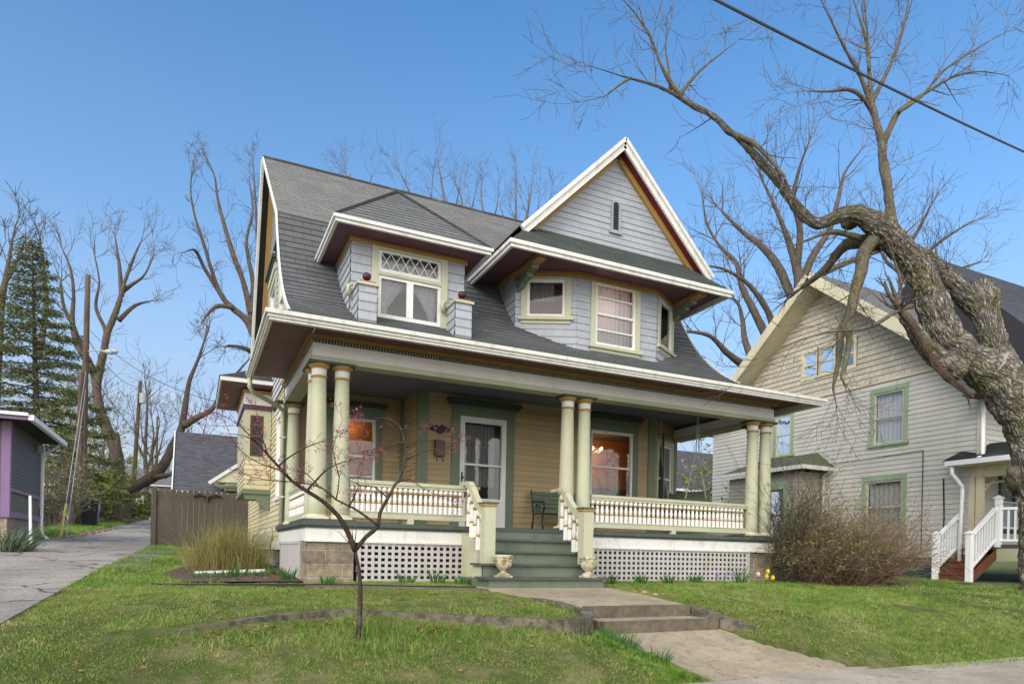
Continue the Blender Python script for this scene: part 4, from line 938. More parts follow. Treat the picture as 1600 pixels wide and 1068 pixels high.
for i in range(10):
    a, b, c, d = arc[i], arc[i + 1], arci[i + 1], arci[i]
    q.prism([(a[0], GY - .05, a[1]), (b[0], GY - .05, b[1]), (c[0], GY - .05, c[1]), (d[0], GY - .05, d[1])], (0, .045, 0))
q.box(5.735, GY - .05, 6.76, 5.77, GY, 7.24); q.box(5.91, GY - .05, 6.76, 5.945, GY, 7.24); q.box(5.70, GY - .06, 6.70, 5.98, GY, 6.76)
ve = q.build('gable_vent', lav if 0 else wshing, gd); ve.data.materials[0] = paint('vent_frame_paint', (.33, .36, .42))
q = M()
for i in range(11): z = 6.79 + i * .047; q.beam((5.765, GY - .02, z), (5.915, GY - .02, z), .035, .008, V3((0, -.6, 1)))
q.build('louvre', paint('louvre_paint', (.25, .28, .33)), ve)
q = M(); q.box(5.74, GY + .03, 6.7, 5.94, GY + .05, 7.34); q.build('vent_backing', dark, ve)
gr0, gr1 = (3.66, 6.26), (8.08, 6.20)
q = M()      # gable roof
for e in (gr0, gr1):
    sl_ = math.hypot(e[0] - ga[0], ga[1] - e[1]); V_ = V3((ga[0] - e[0], 0, ga[1] - e[1])).normalized(); sg = 1 if e[0] < ga[0] else -1
    q.courses((e[0], .82, e[1]), YU, V_, V3((-sg * V_.z, 0, abs(V_.x))), 0, sl_, lambda v: (0, 1.75 + 2.55 * v / sl_), .13, .012)
q.build('roof', roofD2, gd)
q = M()
for e in (gr0, gr1):
    for (t, y, h_, dz) in ((.05, .80, .07, -.03), (.045, .83, .11, -.115)):
        d = V3((e[0] - ga[0], 0, e[1] - ga[1])); nrm = V3((0, 1, 0)).cross(d).normalized(); nrm = nrm if nrm.z > 0 else -nrm
        A = V3((ga[0], y, ga[1])) + ZU * (dz * 1.35); B = V3((e[0], y, e[1])) + nrm * (dz); A.x = ga[0]
        q.beam(A, B, t, h_, nrm)
rk = q.build('rake_board', oldwhite, gd)
q = M(); q2 = M()
for e in (gr0, gr1):
    A = V3((ga[0], .96, ga[1] - .17)); k = 1 if e[0] < ga[0] else -1
    B = V3((e[0] + k * .16, .96, e[1] - .02)); d = (B - A); nrm = V3((0, 1, 0)).cross(d).normalized(); nrm = nrm if nrm.z > 0 else -nrm
    q.beam(A, B, .26, .02, nrm); q2.beam(A - ZU * .09 + YU * .1, B - nrm * .05 + YU * .1, .06, .10, nrm)
q.build('rake_soffit', paint('maroon_paint', (.16, .02, .03)), gd); q2.build('rake_moulding', ochre, gd)
# ---- oriel on the left side
q = M(); ox0, ox1, oy0, oy1 = -.52, .0, 5.5, 7.9
FO = (V3((0, oy0, 0)), XU, V3((0, -1, 0))); FS = (V3((ox0, 0, 0)), YU, V3((-1, 0, 0)))
q.courses((0, oy0, 0), XU, ZU, (0, -1, 0), 1.72, 2.35, lambda z: (ox0 - .0, 0), .105, .016); q.courses((ox0, 0, 0), YU, ZU, (-1, 0, 0), 1.72, 2.35, lambda z: (oy0, oy1), .105, .016)
orl = q.build('oriel_bay', litclap, H, org=(0, 6, 1.7))
q = M(); ow = (-.42, -.15, 2.42, 3.30)
q.lbox(FO, ox0, -.42, 2.35, 3.42, -.03, .02); q.lbox(FO, -.15, 0, 2.35, 3.42, -.03, .02); q.lbox(FO, -.42, -.15, 3.30, 3.42, -.03, .02); q.lbox(FO, -.42, -.15, 2.35, 2.42, -.03, .02)
q.box(ox0 - .02, oy0, 2.35, ox0 + .02, oy1, 3.42)
q.build('corner_boards', sage, orl)
window(orl, FO, *ow, tr=0, sash=paint('brown_sash', (.10, .05, .03)), sill=False, cur='drape', inner=dim, depth=.35, ws=0)
q = M(); q.box(ox0 - .05, oy0 - .05, 3.42, 0, oy1, 3.52); q.cur = 1; q.box(ox0 - .03, oy0 - .03, 3.52, 0, oy1, 3.76); q.cur = 2; q.box(ox0 - .06, oy0 - .06, 3.76, 0, oy1, 3.83)
q.cur = 3; q.box(-1.0, oy0 - .42, 3.86, .0, oy1 + .3, 3.88); q.cur = 1; q.box(-1.04, oy0 - .46, 3.88, .0, oy1 + .3, 3.97)
q.build('entablature', [paint('maroon_band_paint', (.10, .05, .07)), white, ochre, plum], orl)
q = M(); q.face([(-1.06, oy0 - .48, 3.97), (0, oy0 - .48, 3.97), (0, oy0 + .55, 4.35), (-.5, oy0 + .55, 4.35)]); q.face([(-1.06, oy0 - .48, 3.97), (-.5, oy0 + .55, 4.35), (-.5, oy1, 4.35), (-1.06, oy1 + .3, 3.97)]); q.face([(-.5, oy0 + .55, 4.35), (0, oy0 + .55, 4.5), (0, oy1, 4.5), (-.5, oy1, 4.35)])
q.build('roof', roofD2, orl)
q = M(); q.box(ox0 - .04, oy0 - .04, 1.62, 0, oy1, 1.72); q.prism([(0, oy0, 1.62), (-.52, oy0, 1.62), (-.5, oy0, 1.5), (-.28, oy0, 1.5), (-.1, oy0, 1.3), (0, oy0, 1.28)], (0, .1, 0)); q.build('corbel', green, orl)

# ---------------------------------------------------------------- things on the porch
t = thing('table_lamp', (1.62, 1.28, 4.2), 'small lit table lamp behind the dormer window', 'lamp')
q = M(); q.lathe((1.80, 1.15, 4.2), [(.05, 0), (.05, .02), (.02, .05), (.035, .1), (.012, .16)], 10); q.build('lamp_base', ochre, t)
q = M(); q.lathe((1.80, 1.15, 4.33), [(.085, 0), (.045, .12)], 14); q.build('lamp_shade', shade_e, t)
t = thing('chandelier', (6.75, 2.9, 2.8), 'lit chandelier glowing in the room behind the right porch window', 'lamp')
q = M(); q.tube([(6.85, 3.2, 3.3), (6.85, 3.2, 2.85)], .008, 5); q.lathe((6.85, 3.2, 2.82), [(.02, 0), (.04, .03), (.01, .06)], 8)
for i in range(4): a = i * pi / 2 + .4; q.tube([(6.85, 3.2, 2.84), (6.85 + .1 * cos(a), 3.2 + .1 * sin(a), 2.80), (6.85 + .14 * cos(a), 3.2 + .14 * sin(a), 2.85)], .007, 4)
q.build('chandelier_arms', ochre, t)
q = M()
for i in range(4): a = i * pi / 2 + .4; q.lathe((6.85 + .14 * cos(a), 3.2 + .14 * sin(a), 2.85), [(.012, 0), (.03, .03), (.012, .07)], 8)
q.build('bulbs', bulb, t, smooth=True)
for (p_, e_, c_) in (((6.85, 3.2, 2.72), 6, (1, .6, .28)), ((1.80, 1.12, 4.30), 12, (1, .7, .4)), ((1.3, 3.4, 2.9), 1.2, (1, .55, .25)), ((5.7, 1.4, 5.2), 4, (1, .75, .6))):  # first two sit at the chandelier and table lamp, the others have no fixture
    ld = bpy.data.lights.new('room_light', 'POINT'); lo = bpy.data.objects.new('room_light', ld); ld.energy = e_; ld.color = c_; ld.shadow_soft_size = .08; COL.objects.link(lo); lo.location = p_
q = M(); pts = [(0, .0), (.05, .045), (.12, .05), (.16, .075), (.22, .08), (.28, .075), (.32, .05), (.39, .045), (.44, .0), (.39, -.045), (.31, -.05), (.27, -.055), (.24, -.1), (.20, -.1), (.17, -.055), (.12, -.05), (.05, -.045)]
q.prism([(2.50 + x * .93, 2.165, 2.78 + z) for x, z in pts], (0, -.03, 0)); q.prism([(2.50 + .03 + x * .8, 2.135, 2.78 + z * .75) for x, z in pts], (0, -.012, 0))
tag(q.build('house_plaque', black), 'dark scalloped iron plaque on the tan siding left of the door', 'plaque')
t = thing('mailbox', (2.7, 2.15, 2.2), 'narrow brown metal mailbox on the tan siding under the dark plaque', 'mailbox')
q = M(); q.box(2.60, 2.06, 2.26, 2.78, 2.17, 2.52); q.build('box', paint('brown_metal', (.09, .065, .04), .4), t)
q = M(); q.prism([(2.595, 2.05, 2.52), (2.785, 2.05, 2.52), (2.785, 2.17, 2.56), (2.595, 2.17, 2.56)], (0, 0, .012)); q.build('lid', paint('brown_metal_lid', (.07, .05, .03), .4), t)
q = M()
for x in (2.63, 2.75): q.tube([(x, 2.12, 2.27), (x, 2.10, 2.17), (x, 2.06, 2.15), (x, 2.05, 2.19)], .006, 5)
q.build('newspaper_hook', black, t)
def urn(x, y, lab):
    t = thing('urn', (x, y, .115), lab, 'urn', 'cast stone urns on the porch steps')
    q = M(); q.box(x - .1, y - .1, .115, x + .1, y + .1, .14); q.lathe((x, y, .14), [(.10, 0), (.095, .02), (.05, .045), (.045, .06), (.06, .075)], 20); q.build('foot', urnM, t, smooth=False)
    q = M(); n = 32; prof = [(.055, .07), (.09, .10), (.115, .14), (.125, .19), (.12, .24), (.128, .25), (.135, .27), (.13, .295), (.118, .29), (.10, .22), (.05, .18)]
    base = len(q.v)
    for k, (r, z) in enumerate(prof):
        for j in range(n):
            rr = r * (1 + (.045 * cos(8 * 2 * pi * j / n) * (1 if 1 <= k <= 4 else .0)) + (.02 * cos(16 * 2 * pi * j / n) if 5 <= k <= 7 else 0)); q.v.append((x + rr * cos(2 * pi * j / n), y + rr * sin(2 * pi * j / n), .14 + z))
    for k in range(len(prof) - 1):
        for j in range(n): q.f.append((k * n + j, k * n + (j + 1) % n, (k + 1) * n + (j + 1) % n, (k + 1) * n + j)); q.uv.append([(0, 0)] * 4); q.mi.append(0)
    q.build('bowl', urnM, t, smooth=True)
    q = M()
    for j in range(10):
        a = 2 * pi * j / 10; cx, cy = x + .125 * cos(a), y + .125 * sin(a)
        q.tube([(cx, cy, .36), (x + .135 * cos(a + .18), y + .135 * sin(a + .18), .345), (x + .13 * cos(a + .32), y + .13 * sin(a + .32), .37)], .011, 5)
    q.build('relief', urnM, t)
    return t
urn(2.56, -1.18, 'weathered cream stone urn on the lowest porch step, in front of the left newel post'); urn(3.98, -1.18, 'weathered cream stone urn on the lowest porch step, in front of the right newel post')
# bench
bx, by = 4.62, 1.75; t = thing('porch_bench', (bx, by, .86), 'green slatted bench with black scrolled iron ends against the tan porch wall', 'bench')
q = M()
for i in range(5): z = 1.30 + i * .085; q.box(bx - .02, by + .22 + i * .018, z, bx + 1.2, by + .24 + i * .018, z + .065)
q.build('backrest', benchM, t); q = M()
for i in range(5): q.box(bx - .02, by - .22 + i * .085, 1.25, bx + 1.2, by - .15 + i * .085, 1.272)
q.build('seat', benchM, t)
for x in (bx, bx + 1.18):
    q = M(); q.tube([(x, by - .26, .86), (x, by - .18, 1.05), (x, by - .2, 1.25), (x, by + .2, 1.24), (x, by + .27, 1.5), (x, by + .32, 1.73)], .018, 6); q.tube([(x, by + .3, .86), (x, by + .22, 1.05), (x, by + .2, 1.24)], .018, 6)
    q.tube([(x, by - .2, 1.25), (x, by - .27, 1.36), (x, by - .22, 1.46), (x, by - .1, 1.47), (x, by + .26, 1.5)], .018, 6)
    q.tube([(x, by - .1, 1.25), (x, by - .04, 1.38), (x, by + .06, 1.43), (x, by + .1, 1.34), (x, by, 1.3)], .012, 5); q.build('end_frame', black, t, smooth=True)
# porch swing, facing left from the right end of the porch
sx0, sy0, sz0 = 7.55, 1.0, 1.28
t = thing('porch_swing', (8.0, 1.2, 1.2), 'dark slatted wooden swing hanging from ropes at the right end of the porch', 'swing')
q = M()
for i in range(6): z = 1.50 + i * .062; q.box(8.16 + i * .022, 1.05, z, 8.175 + i * .022, 2.35, z + .05)
q.build('backrest', swingM, t)
q = M()
for i in range(5): q.box(7.70 + i * .092, 1.05, 1.42, 7.77 + i * .092, 2.35, 1.44)
q.build('seat', swingM, t); q = M()
for y in (1.03, 2.36): q.beam((7.67, y, 1.41), (8.17, y, 1.41), .04, .04); q.beam((8.15, y, 1.41), (8.32, y, 1.90), .05, .03, XU); q.beam((7.7, y, 1.41), (7.7, y, 1.64), .04, .04, XU); q.beam((7.67, y, 1.64), (8.24, y, 1.64), .05, .03)
q.build('frame', swingM, t)
for y in (1.08, 2.30):
    q = M(); q.tube([(7.68, y, 1.64), (7.94, y, 2.6), (7.96, y, 3.47)], .010, 5); q.tube([(8.24, y, 1.64), (8.02, y, 2.6), (7.98, y, 3.47)], .010, 5); q.build('rope', rope, t)
t = thing('gas_meter', (-.12, 5.2, .6), 'grey gas meter and pipes at the side wall behind the dry bush', 'gas meter')
q = M(); q.box(-.34, 4.6, .48, -.08, 4.85, .74); q.lathe((-.2, 4.72, .74), [(.07, 0), (.05, .05)], 12); q.build('meter_body', galv, t); q = M(); q.tube([(-.28, 4.72, .75), (-.28, 4.72, .88), (-.02, 4.72, .88), (-.02, 4.72, .2)], .018, 6); q.build('pipe', galv, t)

# ================================================================ neighbouring house on the right
NH = thing('neighbour_house', (18, 4, .1), 'cream clapboard house with peeling paint and mint window trim, behind the old tree', 'house')
NX = 16.0; FN = (V3((NX, 0, 0)), YU, V3((-1, 0, 0)))
pk = (4.75, 9.15); nsl = .80
def nspan(z): h = (pk[1] - .25 - z) / nsl; return (max(pk[0] - h, .18), min(pk[0] + h, 9.6))
nwin = [(2.12, 3.02, 3.72, 5.18), (2.12, 3.22, 1.22, 2.70), (5.98, 6.60, 3.84, 5.16)]
q = M(); q.courses((NX, 0, 0), YU, ZU, (-1, 0, 0), .64, 5.50, lambda z: (.18, 9.6), .13, .02, [hole(*h) for h in nwin], wob=.002); q.build('side_wall', nclap, NH)
nat = [(3.66, 4.24, 6.14, 6.95), (4.32, 4.90, 6.14, 6.95), (4.98, 5.52, 6.14, 6.95)]
q = M(); q.courses((NX - .02, 0, 0), YU, ZU, (-1, 0, 0), 5.52, 8.9, nspan, .16, .025, [hole(3.6, 5.56, 6.14, 6.95)], wob=.004); q.build('gable_wall', nshing, NH)
q = M(); q.box(NX - .05, .16, 5.46, NX, 9.6, 5.53); q.box(NX - .06, .1, .56, NX, 9.6, .64); q.build('belt_board', cream, NH)
q = M(); q.box(NX + .01, .22, -.2, NX + .2, 9.6, .56); q.build('foundation', paint('teal_foundation_paint', (.015, .08, .065)), NH)
for h in nwin: window(NH, FN, *h, tr=.12, trm=mint, sash=paint('cream_sash', (.55, .52, .42)), cur='drape' if h[0] < 3 else None, inner=dim, depth=.5)
for h in nat: window(NH, (V3((NX - .02, 0, 0)), YU, V3((-1, 0, 0))), *h, tr=.06, trm=cream, sash=cream, sill=h == nat[1], inner=dark, cur='lace', depth=.4, name='attic_window', ws=0)
q = M(); q.box(NX - .06, .06, .6, NX + .1, .18, 5.5); q.build('corner_board', cream, NH)
# front walls, upper and behind the porch
FF = (V3((0, .18, 0)), XU, V3((0, -1, 0)))
q = M(); q.courses((NX, .18, 0), XU, ZU, (0, -1, 0), 3.0, 5.5, lambda z: (0, 9), .13, .02)
q.courses((NX, .5, 0), XU, ZU, (0, -1, 0), .9, 3.0, lambda z: (0, 9), .13, .02, [hole(1.55, 2.35, 1.35, 2.75)]); q.build('front_wall', nclap, NH)
window(NH, (V3((NX, .5, 0)), XU, V3((0, -1, 0))), 1.55, 2.35, 1.35, 2.75, tr=.12, trm=paint('dark_teal_trim', (.03, .06, .06)), sash=nwhite, inner=dim, cur='sheer', depth=.4)
q = M(); rr = 10.2      # roofs
hs = math.hypot(pk[0] + .85, nsl * (pk[0] + .85)); Vn = V3((0, 1, nsl)).normalized()
q.courses((NX - .75, -.85, pk[1] - nsl * (pk[0] + .85)), XU, Vn, V3((0, -nsl, 1)).normalized(), 0, hs, lambda v: (0, 10), .14, .012)
q.courses((NX - .75, pk[0] + 5.2, pk[1] - nsl * 5.2), XU, V3((0, -1, nsl)).normalized(), V3((0, nsl, 1)).normalized(), 0, 5.2 * math.hypot(1, nsl), lambda v: (0, 10), .3, .012)
nr = q.build('roof', nroof, NH)
q = M()
for (e, z) in ((-.85, pk[1] - nsl * (pk[0] + .85)), (pk[0] + 4.2, pk[1] - nsl * 4.2)):
    q.beam((NX - .78, pk[0], pk[1] - .16), (NX - .78, e, z - .16), .05, .30, XU.cross(V3((0, e - pk[0], z - pk[1]))))
    q.beam((NX - .40, pk[0], pk[1] - .30), (NX - .40, e, z - .30), .74, .03, XU.cross(V3((0, e - pk[0], z - pk[1]))))
q.build('rake_board', cream, nr)
q = M(); zz = pk[1] - nsl * (pk[0] + .85); q.box(NX - .78, -.98, zz - .14, NX + 9, -.86, zz - .02); q.build('gutter', nwhite, nr)
q = M(); q.box(NX - .7, -.86, zz - .2, NX + 9, .18, zz - .16); q.build('soffit', dim, nr)
q = M(); q.box(NX + .2, -1.3, 5.0, NX + 9, .18, 5.06); q.build('wing_soffit', nwhite, NH); q = M()
q.courses((NX + 1.6, -1.25, 5.12), XU, V3((0, 1, 1.0)).normalized(), V3((0, -1, 1)).normalized(), 0, 6.9, lambda v: (.25 * v, 8.4), .14, .014)
q.face([(NX + 1.6, 8.5, 5.12), (NX + 1.6, -1.25, 5.12), (NX + 3.32, 3.63, 10.0)]); q.face([(NX + 10, 8.5, 5.12), (NX + 1.6, 8.5, 5.12), (NX + 3.32, 3.63, 10.0), (NX + 10, 3.63, 10.0)]); q._build('wing_roof', nroofd, NH)
q = M(); q.box(NX + 1.6, -1.4, 5.0, NX + 9, -1.26, 5.12); q.build('wing_gutter', nwhite, NH)
q = M(); q.tube([(NX - .06, .05, 4.95), (NX - .06, .05, 3.2), (NX - .1, .0, 3.02), (NX - .45, -.1, 2.97)], .05, 8); q.build('downspout', nwhite, NH, smooth=True)
q = M(); q.tube([(15.5, .5, 2.82), (15.5, .5, 2.65), (15.78, .42, 2.35), (15.8, .42, 2.2), (15.72, .42, .35)], .05, 8); q.build('downspout', nwhite, NH, smooth=True)
q = M(); q.tube([(15.97, 1.55, 3.4), (15.96, 1.55, .7)], .012, 5); q.build('cable', black, NH); q = M(); q.tube([(15.97, 1.0, 2.6), (15.95, .95, 1.6), (15.96, 1.0, .7)], .018, 5); q.build('cable', black, NH)
q = M(); q.tube([(15.96, 6.5, 3.1), (15.95, 4.0, 3.34), (15.95, 1.55, 3.4)], .008, 4); q.build('cable', black, NH)
# porch of the neighbour
q = M(); q.box(16.0, -2.6, .80, 25, .5, .9); q.build('porch_floor', floorpaint, NH); q = M(); q.box(16.02, -2.58, .50, 25, -2.5, .80); q.box(16.0, -2.5, .50, 16.08, .5, .80); q.build('porch_skirt', sage, NH)
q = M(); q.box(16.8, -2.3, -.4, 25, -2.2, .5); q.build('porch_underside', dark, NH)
q = M(); q.face([(15.45, .75, 2.95), (15.45, -2.9, 2.95), (16.9, -1.0, 3.45), (16.3, .5, 3.42)]); q.face([(15.45, -2.9, 2.95), (25, -2.9, 2.95), (25, .2, 3.65), (16.9, -1.0, 3.5)]); q.face([(16.9, -1.0, 3.47), (25, .2, 3.65), (25, .5, 3.6), (16.3, .5, 3.42)])
q.build('porch_roof', roofG, NH)
q = M(); q.box(15.40, -3.0, 2.83, 15.52, .62, 2.95); q.box(15.52, -3.0, 2.83, 25, -2.9, 2.95); q.build('porch_gutter', nwhite, NH)
q = M(); q.box(15.95, -2.6, 2.55, 16.1, .3, 2.82); q.box(16.1, -2.6, 2.55, 25, -2.45, 2.82); q.box(15.5, -2.8, 2.82, 25, .5, 2.85); q.build('porch_beam', cream, NH)
q = M(); q.box(15.96, .22, .85, 16.10, .36, 2.56); q.build('porch_post', cream, NH)
q = M(); q.tube([(16.16, .2, 2.2), (16.3, .15, 2.3), (16.4, .1, 2.45), (16.75, .0, 2.5)], .035, 6); q.tube([(16.16, .2, 2.45), (16.3, .15, 2.38), (16.5, .08, 2.52)], .025, 6); q.build('scroll_bracket', cream, NH, smooth=True)
# its side stoop on the left wall
q = M(); sx1 = NX; q.courses((15.0, 4.75, 0), YU, ZU, (-1, 0, 0), .5, 3.1, lambda z: (0, 2.9), .12, .016, [hole(.55, 1.15, 1.0, 2.6)]); q.courses((15.0, 4.75, 0), XU, ZU, (0, -1, 0), .5, 3.1, lambda z: (0, 1.0), .12, .016)
so = q.build('side_entry', paint('dim_clapboard', (.40, .37, .30)), NH)
window(so, (V3((15.0, 4.75, 0)), YU, V3((-1, 0, 0))), .55, 1.15, 1.0, 2.6, tr=.18, trm=mint, sash=dgreen, inner=warmwall, depth=.5, cur='lace')
q = M(); q.face([(14.75, 4.4, 3.25), (14.75, 7.9, 3.25), (16.0, 7.4, 3.75), (15.98, 4.9, 3.75)]); q.face([(14.75, 4.4, 3.25), (15.98, 4.9, 3.75), (16.0, 4.3, 3.25)]); q.build('roof', concrete('mossy_roof', (.13, .13, .10), (.07, .09, .025), sc=3, thr=.42), so)
q = M(); q.box(14.70, 4.33, 3.13, 16, 4.42, 3.25); q.box(14.70, 4.42, 3.13, 14.78, 7.9, 3.25); q.build('gutter', oldwhite, so)
q = M(); q.tube([(15.9, 4.4, 3.1), (15.9, 4.6, 3.0), (15.9, 4.62, .6)], .04, 6); q.build('downspout', oldwhite, so)
# steps up to the porch, climbing away to the right
q = M(); SN = None
for i in range(5):
    x0 = 15.0 + i * .25; z = .18 + i * .155
    q = M(); q.box(x0 - .03, -.28 , z - .03, x0 + .28, .52, z); q.box(x0, -.25, z - .16 - (.1 if i == 0 else 0), x0 + .03, .5, z - .03); q.build('step', redwood, NH)
for y in (-.27, .50):
    q = M(); q.beam((15.02, y, .05), (16.2, y, .78), .04, .2); q.build('stringer', redwood, NH)
def nrail(a, b, posts=True):
    q = M(); A = V3(a); B = V3(b); q.beam(A + ZU * .88, B + ZU * .88, .09, .06); q.beam(A + ZU * .12, B + ZU * .12, .06, .05)
    n = int((B - A).length / .12)
    R_ = q.build('porch_railing', nwhite, NH); q = M()
    for i in range(1, n): P = A.lerp(B, i / n); q = M(); q.box(P.x - .018, P.y - .018, P.z + .12, P.x + .018, P.y + .018, P.z + .86); q.build('baluster', nwhite, R_)
nrail((15.0, .52, .18), (16.05, .52, .88)); nrail((15.0, -.27, .18), (15.95, -.27, .88)); nrail((15.95, -.27, .88), (16.6, -1.4, .88)); nrail((16.6, -1.4, .88), (18.2, -2.3, .88))
for (x, y, z) in ((14.97, .52, 0), (14.97, -.27, 0), (16.0, -.32, .88), (16.6, -1.45, .88), (18.3, -2.35, .88)):
    q = M(); q.box(x - .06, y - .06, z - .05, x + .06, y + .06, z + 1.12); q.box(x - .085, y - .085, z + 1.12, x + .085, y + .085, z + 1.15); q.hexa([(x - .07, y - .07, z + 1.15), (x + .07, y - .07, z + 1.15), (x + .07, y + .07, z + 1.15), (x - .07, y + .07, z + 1.15)] + [(x - .01, y - .01, z + 1.2), (x + .01, y - .01, z + 1.2), (x + .01, y + .01, z + 1.2), (x - .01, y + .01, z + 1.2)]); q.build('railing_post', nwhite, NH)
tag(ribbon('stone_border', dense([(13.9, -.9), (15.2, -1.1), (17.5, -2.2), (20, -3.2)], 4), [.02, .01, .0, 0, 0, 0, -.02, -.05, -.1, -.12, -.15, -.2, -.25], .3, .3, curbM, 'low mossy stone border in front of the neighbour porch', 'stone border'), kind=None)

# ================================================================ houses beyond, between the two
def gable_box(name, loc, x0, x1, y0, y1, z0, z1, zr, axis, wm, rm, label, over=.4, wins=(), cat='house'):
    t = thing(name, loc, label, cat)
    q = M(); q.box(x0, y0, z0, x1, y1, z1)
    if axis == 'x': ym = (y0 + y1) / 2; q.prism([(x0, y0, z1), (x0, y1, z1), (x0, ym, zr)], (x1 - x0, 0, 0))
    else: xm = (x0 + x1) / 2; q.prism([(x0, y0, z1), (x1, y0, z1), (xm, y0, zr)], (0, y1 - y0, 0))
    q.build('wall', wm, t); q = M()
    if axis == 'x':
        ym = (y0 + y1) / 2; k = (zr - z1) / (ym - y0)
        for s_, e in ((1, y0 - over), (-1, y1 + over)):
            V_ = V3((0, s_, k)).normalized(); q.courses((x0 - over, e, z1 - k * over + .05), XU, V_, V3((0, -s_ * k, 1)).normalized(), 0, (ym - y0 + over) * math.hypot(1, k), lambda v: (0, x1 - x0 + 2 * over), .18, .015)
    else:
        xm = (x0 + x1) / 2; k = (zr - z1) / (xm - x0)
        for s_, e in ((1, x0 - over), (-1, x1 + over)):
            V_ = V3((s_, 0, k)).normalized(); q.courses((e, y0 - over, z1 - k * over + .05), YU, V_, V3((-s_ * k, 0, 1)).normalized(), 0, (xm - x0 + over) * math.hypot(1, k), lambda v: (0, y1 - y0 + 2 * over), .18, .015)
    r = q.build('roof', rm, t)
    q = M()
    if axis == 'x':
        for e, s_ in ((y0 - over, 1), (y1 + over, -1)):
            q.beam((x0 - over, e, z1 - k * over), (x0 - over, ym, zr), .05, .2, V3((0, -s_ * k, 1))); q.beam((x1 + over, e, z1 - k * over), (x1 + over, ym, zr), .05, .2, V3((0, -s_ * k, 1))); q.box(x0 - over, e - .05, z1 - k * over - .1, x1 + over, e + .05, z1 - k * over + .05)
    else:
        for e, s_ in ((x0 - over, 1), (x1 + over, -1)):
            q.beam((e, y0 - over, z1 - k * over), (xm, y0 - over, zr), .05, .2, V3((-s_ * k, 0, 1))); q.box(e - .05, y0 - over, z1 - k * over - .1, e + .05, y1 + over, z1 - k * over + .05)
    q.build('trim', white, r)
    for (F, a, b, c, d) in wins: 
        q = M(); q.lbox(F, a - .1, b + .1, c - .1, d + .1, 0, .04); W = q.build('window', white, t); q = M(); q.lbox(F, a, b, c, d, .04, .05); q.build('pane', paint('dark_glazing', (.03, .035, .04), .15), W)
    return t
P1 = at(1070, 730, 46)
gable_box('distant_house', (26, 34, 1.2), 23.2, 31, 33, 41, .8, 5.6, 8.6, 'y', paint('pale_far_siding', (.48, .46, .44)), nroof, 'pale house with grey roof and white rake, seen under the porch roof', wins=[((V3((0, 33, 0)), XU, V3((0, -1, 0))), 25.0, 26.0, 3.4, 4.9)])
gable_box('distant_house', (30, 26, 1.2), 24.6, 32, 23.5, 30, .8, 4.9, 7.6, 'x', paint('brown_far_siding', (.16, .09, .06)), nroofd, 'brown house with dark roof right of the pale one, seen under the porch roof')

# ================================================================ grey and purple building on the left
LB = thing('grey_building', (-8, 14, .46), 'low dark grey clapboard building with purple trim and a brick base beside the alley', 'building')
q = M(); q.courses((-6, 12.2, 0), YU, ZU, (-1 * -1, 0, 0), 1.9, 3.75, lambda z: (.1, 4.0), .1, .016); q.courses((-12, 12.2, 0), XU, ZU, (0, -1, 0), 1.9, 3.75, lambda z: (0, 5.9), .1, .016); q.build('wall', greyclap, LB)
q = M(); q.box(-12, 12.25, 1.2, -6.03, 16.2, 1.9); q.box(-12, 12.3, 3.6, -6.1, 16.2, 3.95); q.build('lower_panel', greypanel, LB)
q = M(); q.courses((-6.02, 12.2, 0), YU, ZU, (1, 0, 0), .0, 1.2, lambda z: (0, 4.0), 1.3, 0); q.courses((-12, 12.22, 0), XU, ZU, (0, -1, 0), .0, 1.2, lambda z: (0, 5.98), 1.3, 0); q.build('brick_base', brickM, LB)
q = M(); q.box(-6.16, 12.14, 1.15, -5.96, 12.32, 3.75); q.build('corner_post', purple, LB)
for z0, z1 in ((1.16, 1.32), (1.86, 1.96)):
    q = M(); q.box(-5.99, 12.32, z0, -5.96, 16.2, z1); q.box(-12, 12.15, z0, -6.17, 12.18, z1); q.build('trim_band', purple, LB)
q = M(); q.prism([(-5.45, 11.6, 3.72), (-5.45, 11.6, 3.8), (-9, 11.6, 4.6), (-12, 11.6, 4.6), (-12, 11.6, 3.72)], (0, 5.0, 0)); q.build('roof', nroofd, LB)
q = M(); q.box(-12, 11.52, 3.70, -5.44, 11.6, 3.83); q.build('fascia', purple, LB)
q = M(); q.box(-5.46, 11.5, 3.70, -5.34, 16.7, 3.84); q.box(-12, 11.44, 3.8, -5.46, 11.52, 3.88); q.build('gutter', nwhite, LB)
q = M(); q.tube([(-5.5, 16.3, 3.7), (-5.7, 16.3, 3.5), (-5.93, 16.25, 3.4), (-5.93, 16.22, .9), (-5.85, 16.0, .72), (-5.6, 15.2, .62)], .05, 8); q.build('downspout', nwhite, LB, smooth=True)
q = M(); q.box(-5.95, 15.5, 3.35, -5.8, 15.75, 3.55); q.build('flood_lamp', galv, LB)
q = M(); q.tube([(-5.3, 11.2, .45), (-5.55, 12.4, 1.75)], .035, 8)
tag(q.build('guard_pipe', nwhite), 'white pipe leaning against the purple-trimmed grey building', 'pipe')

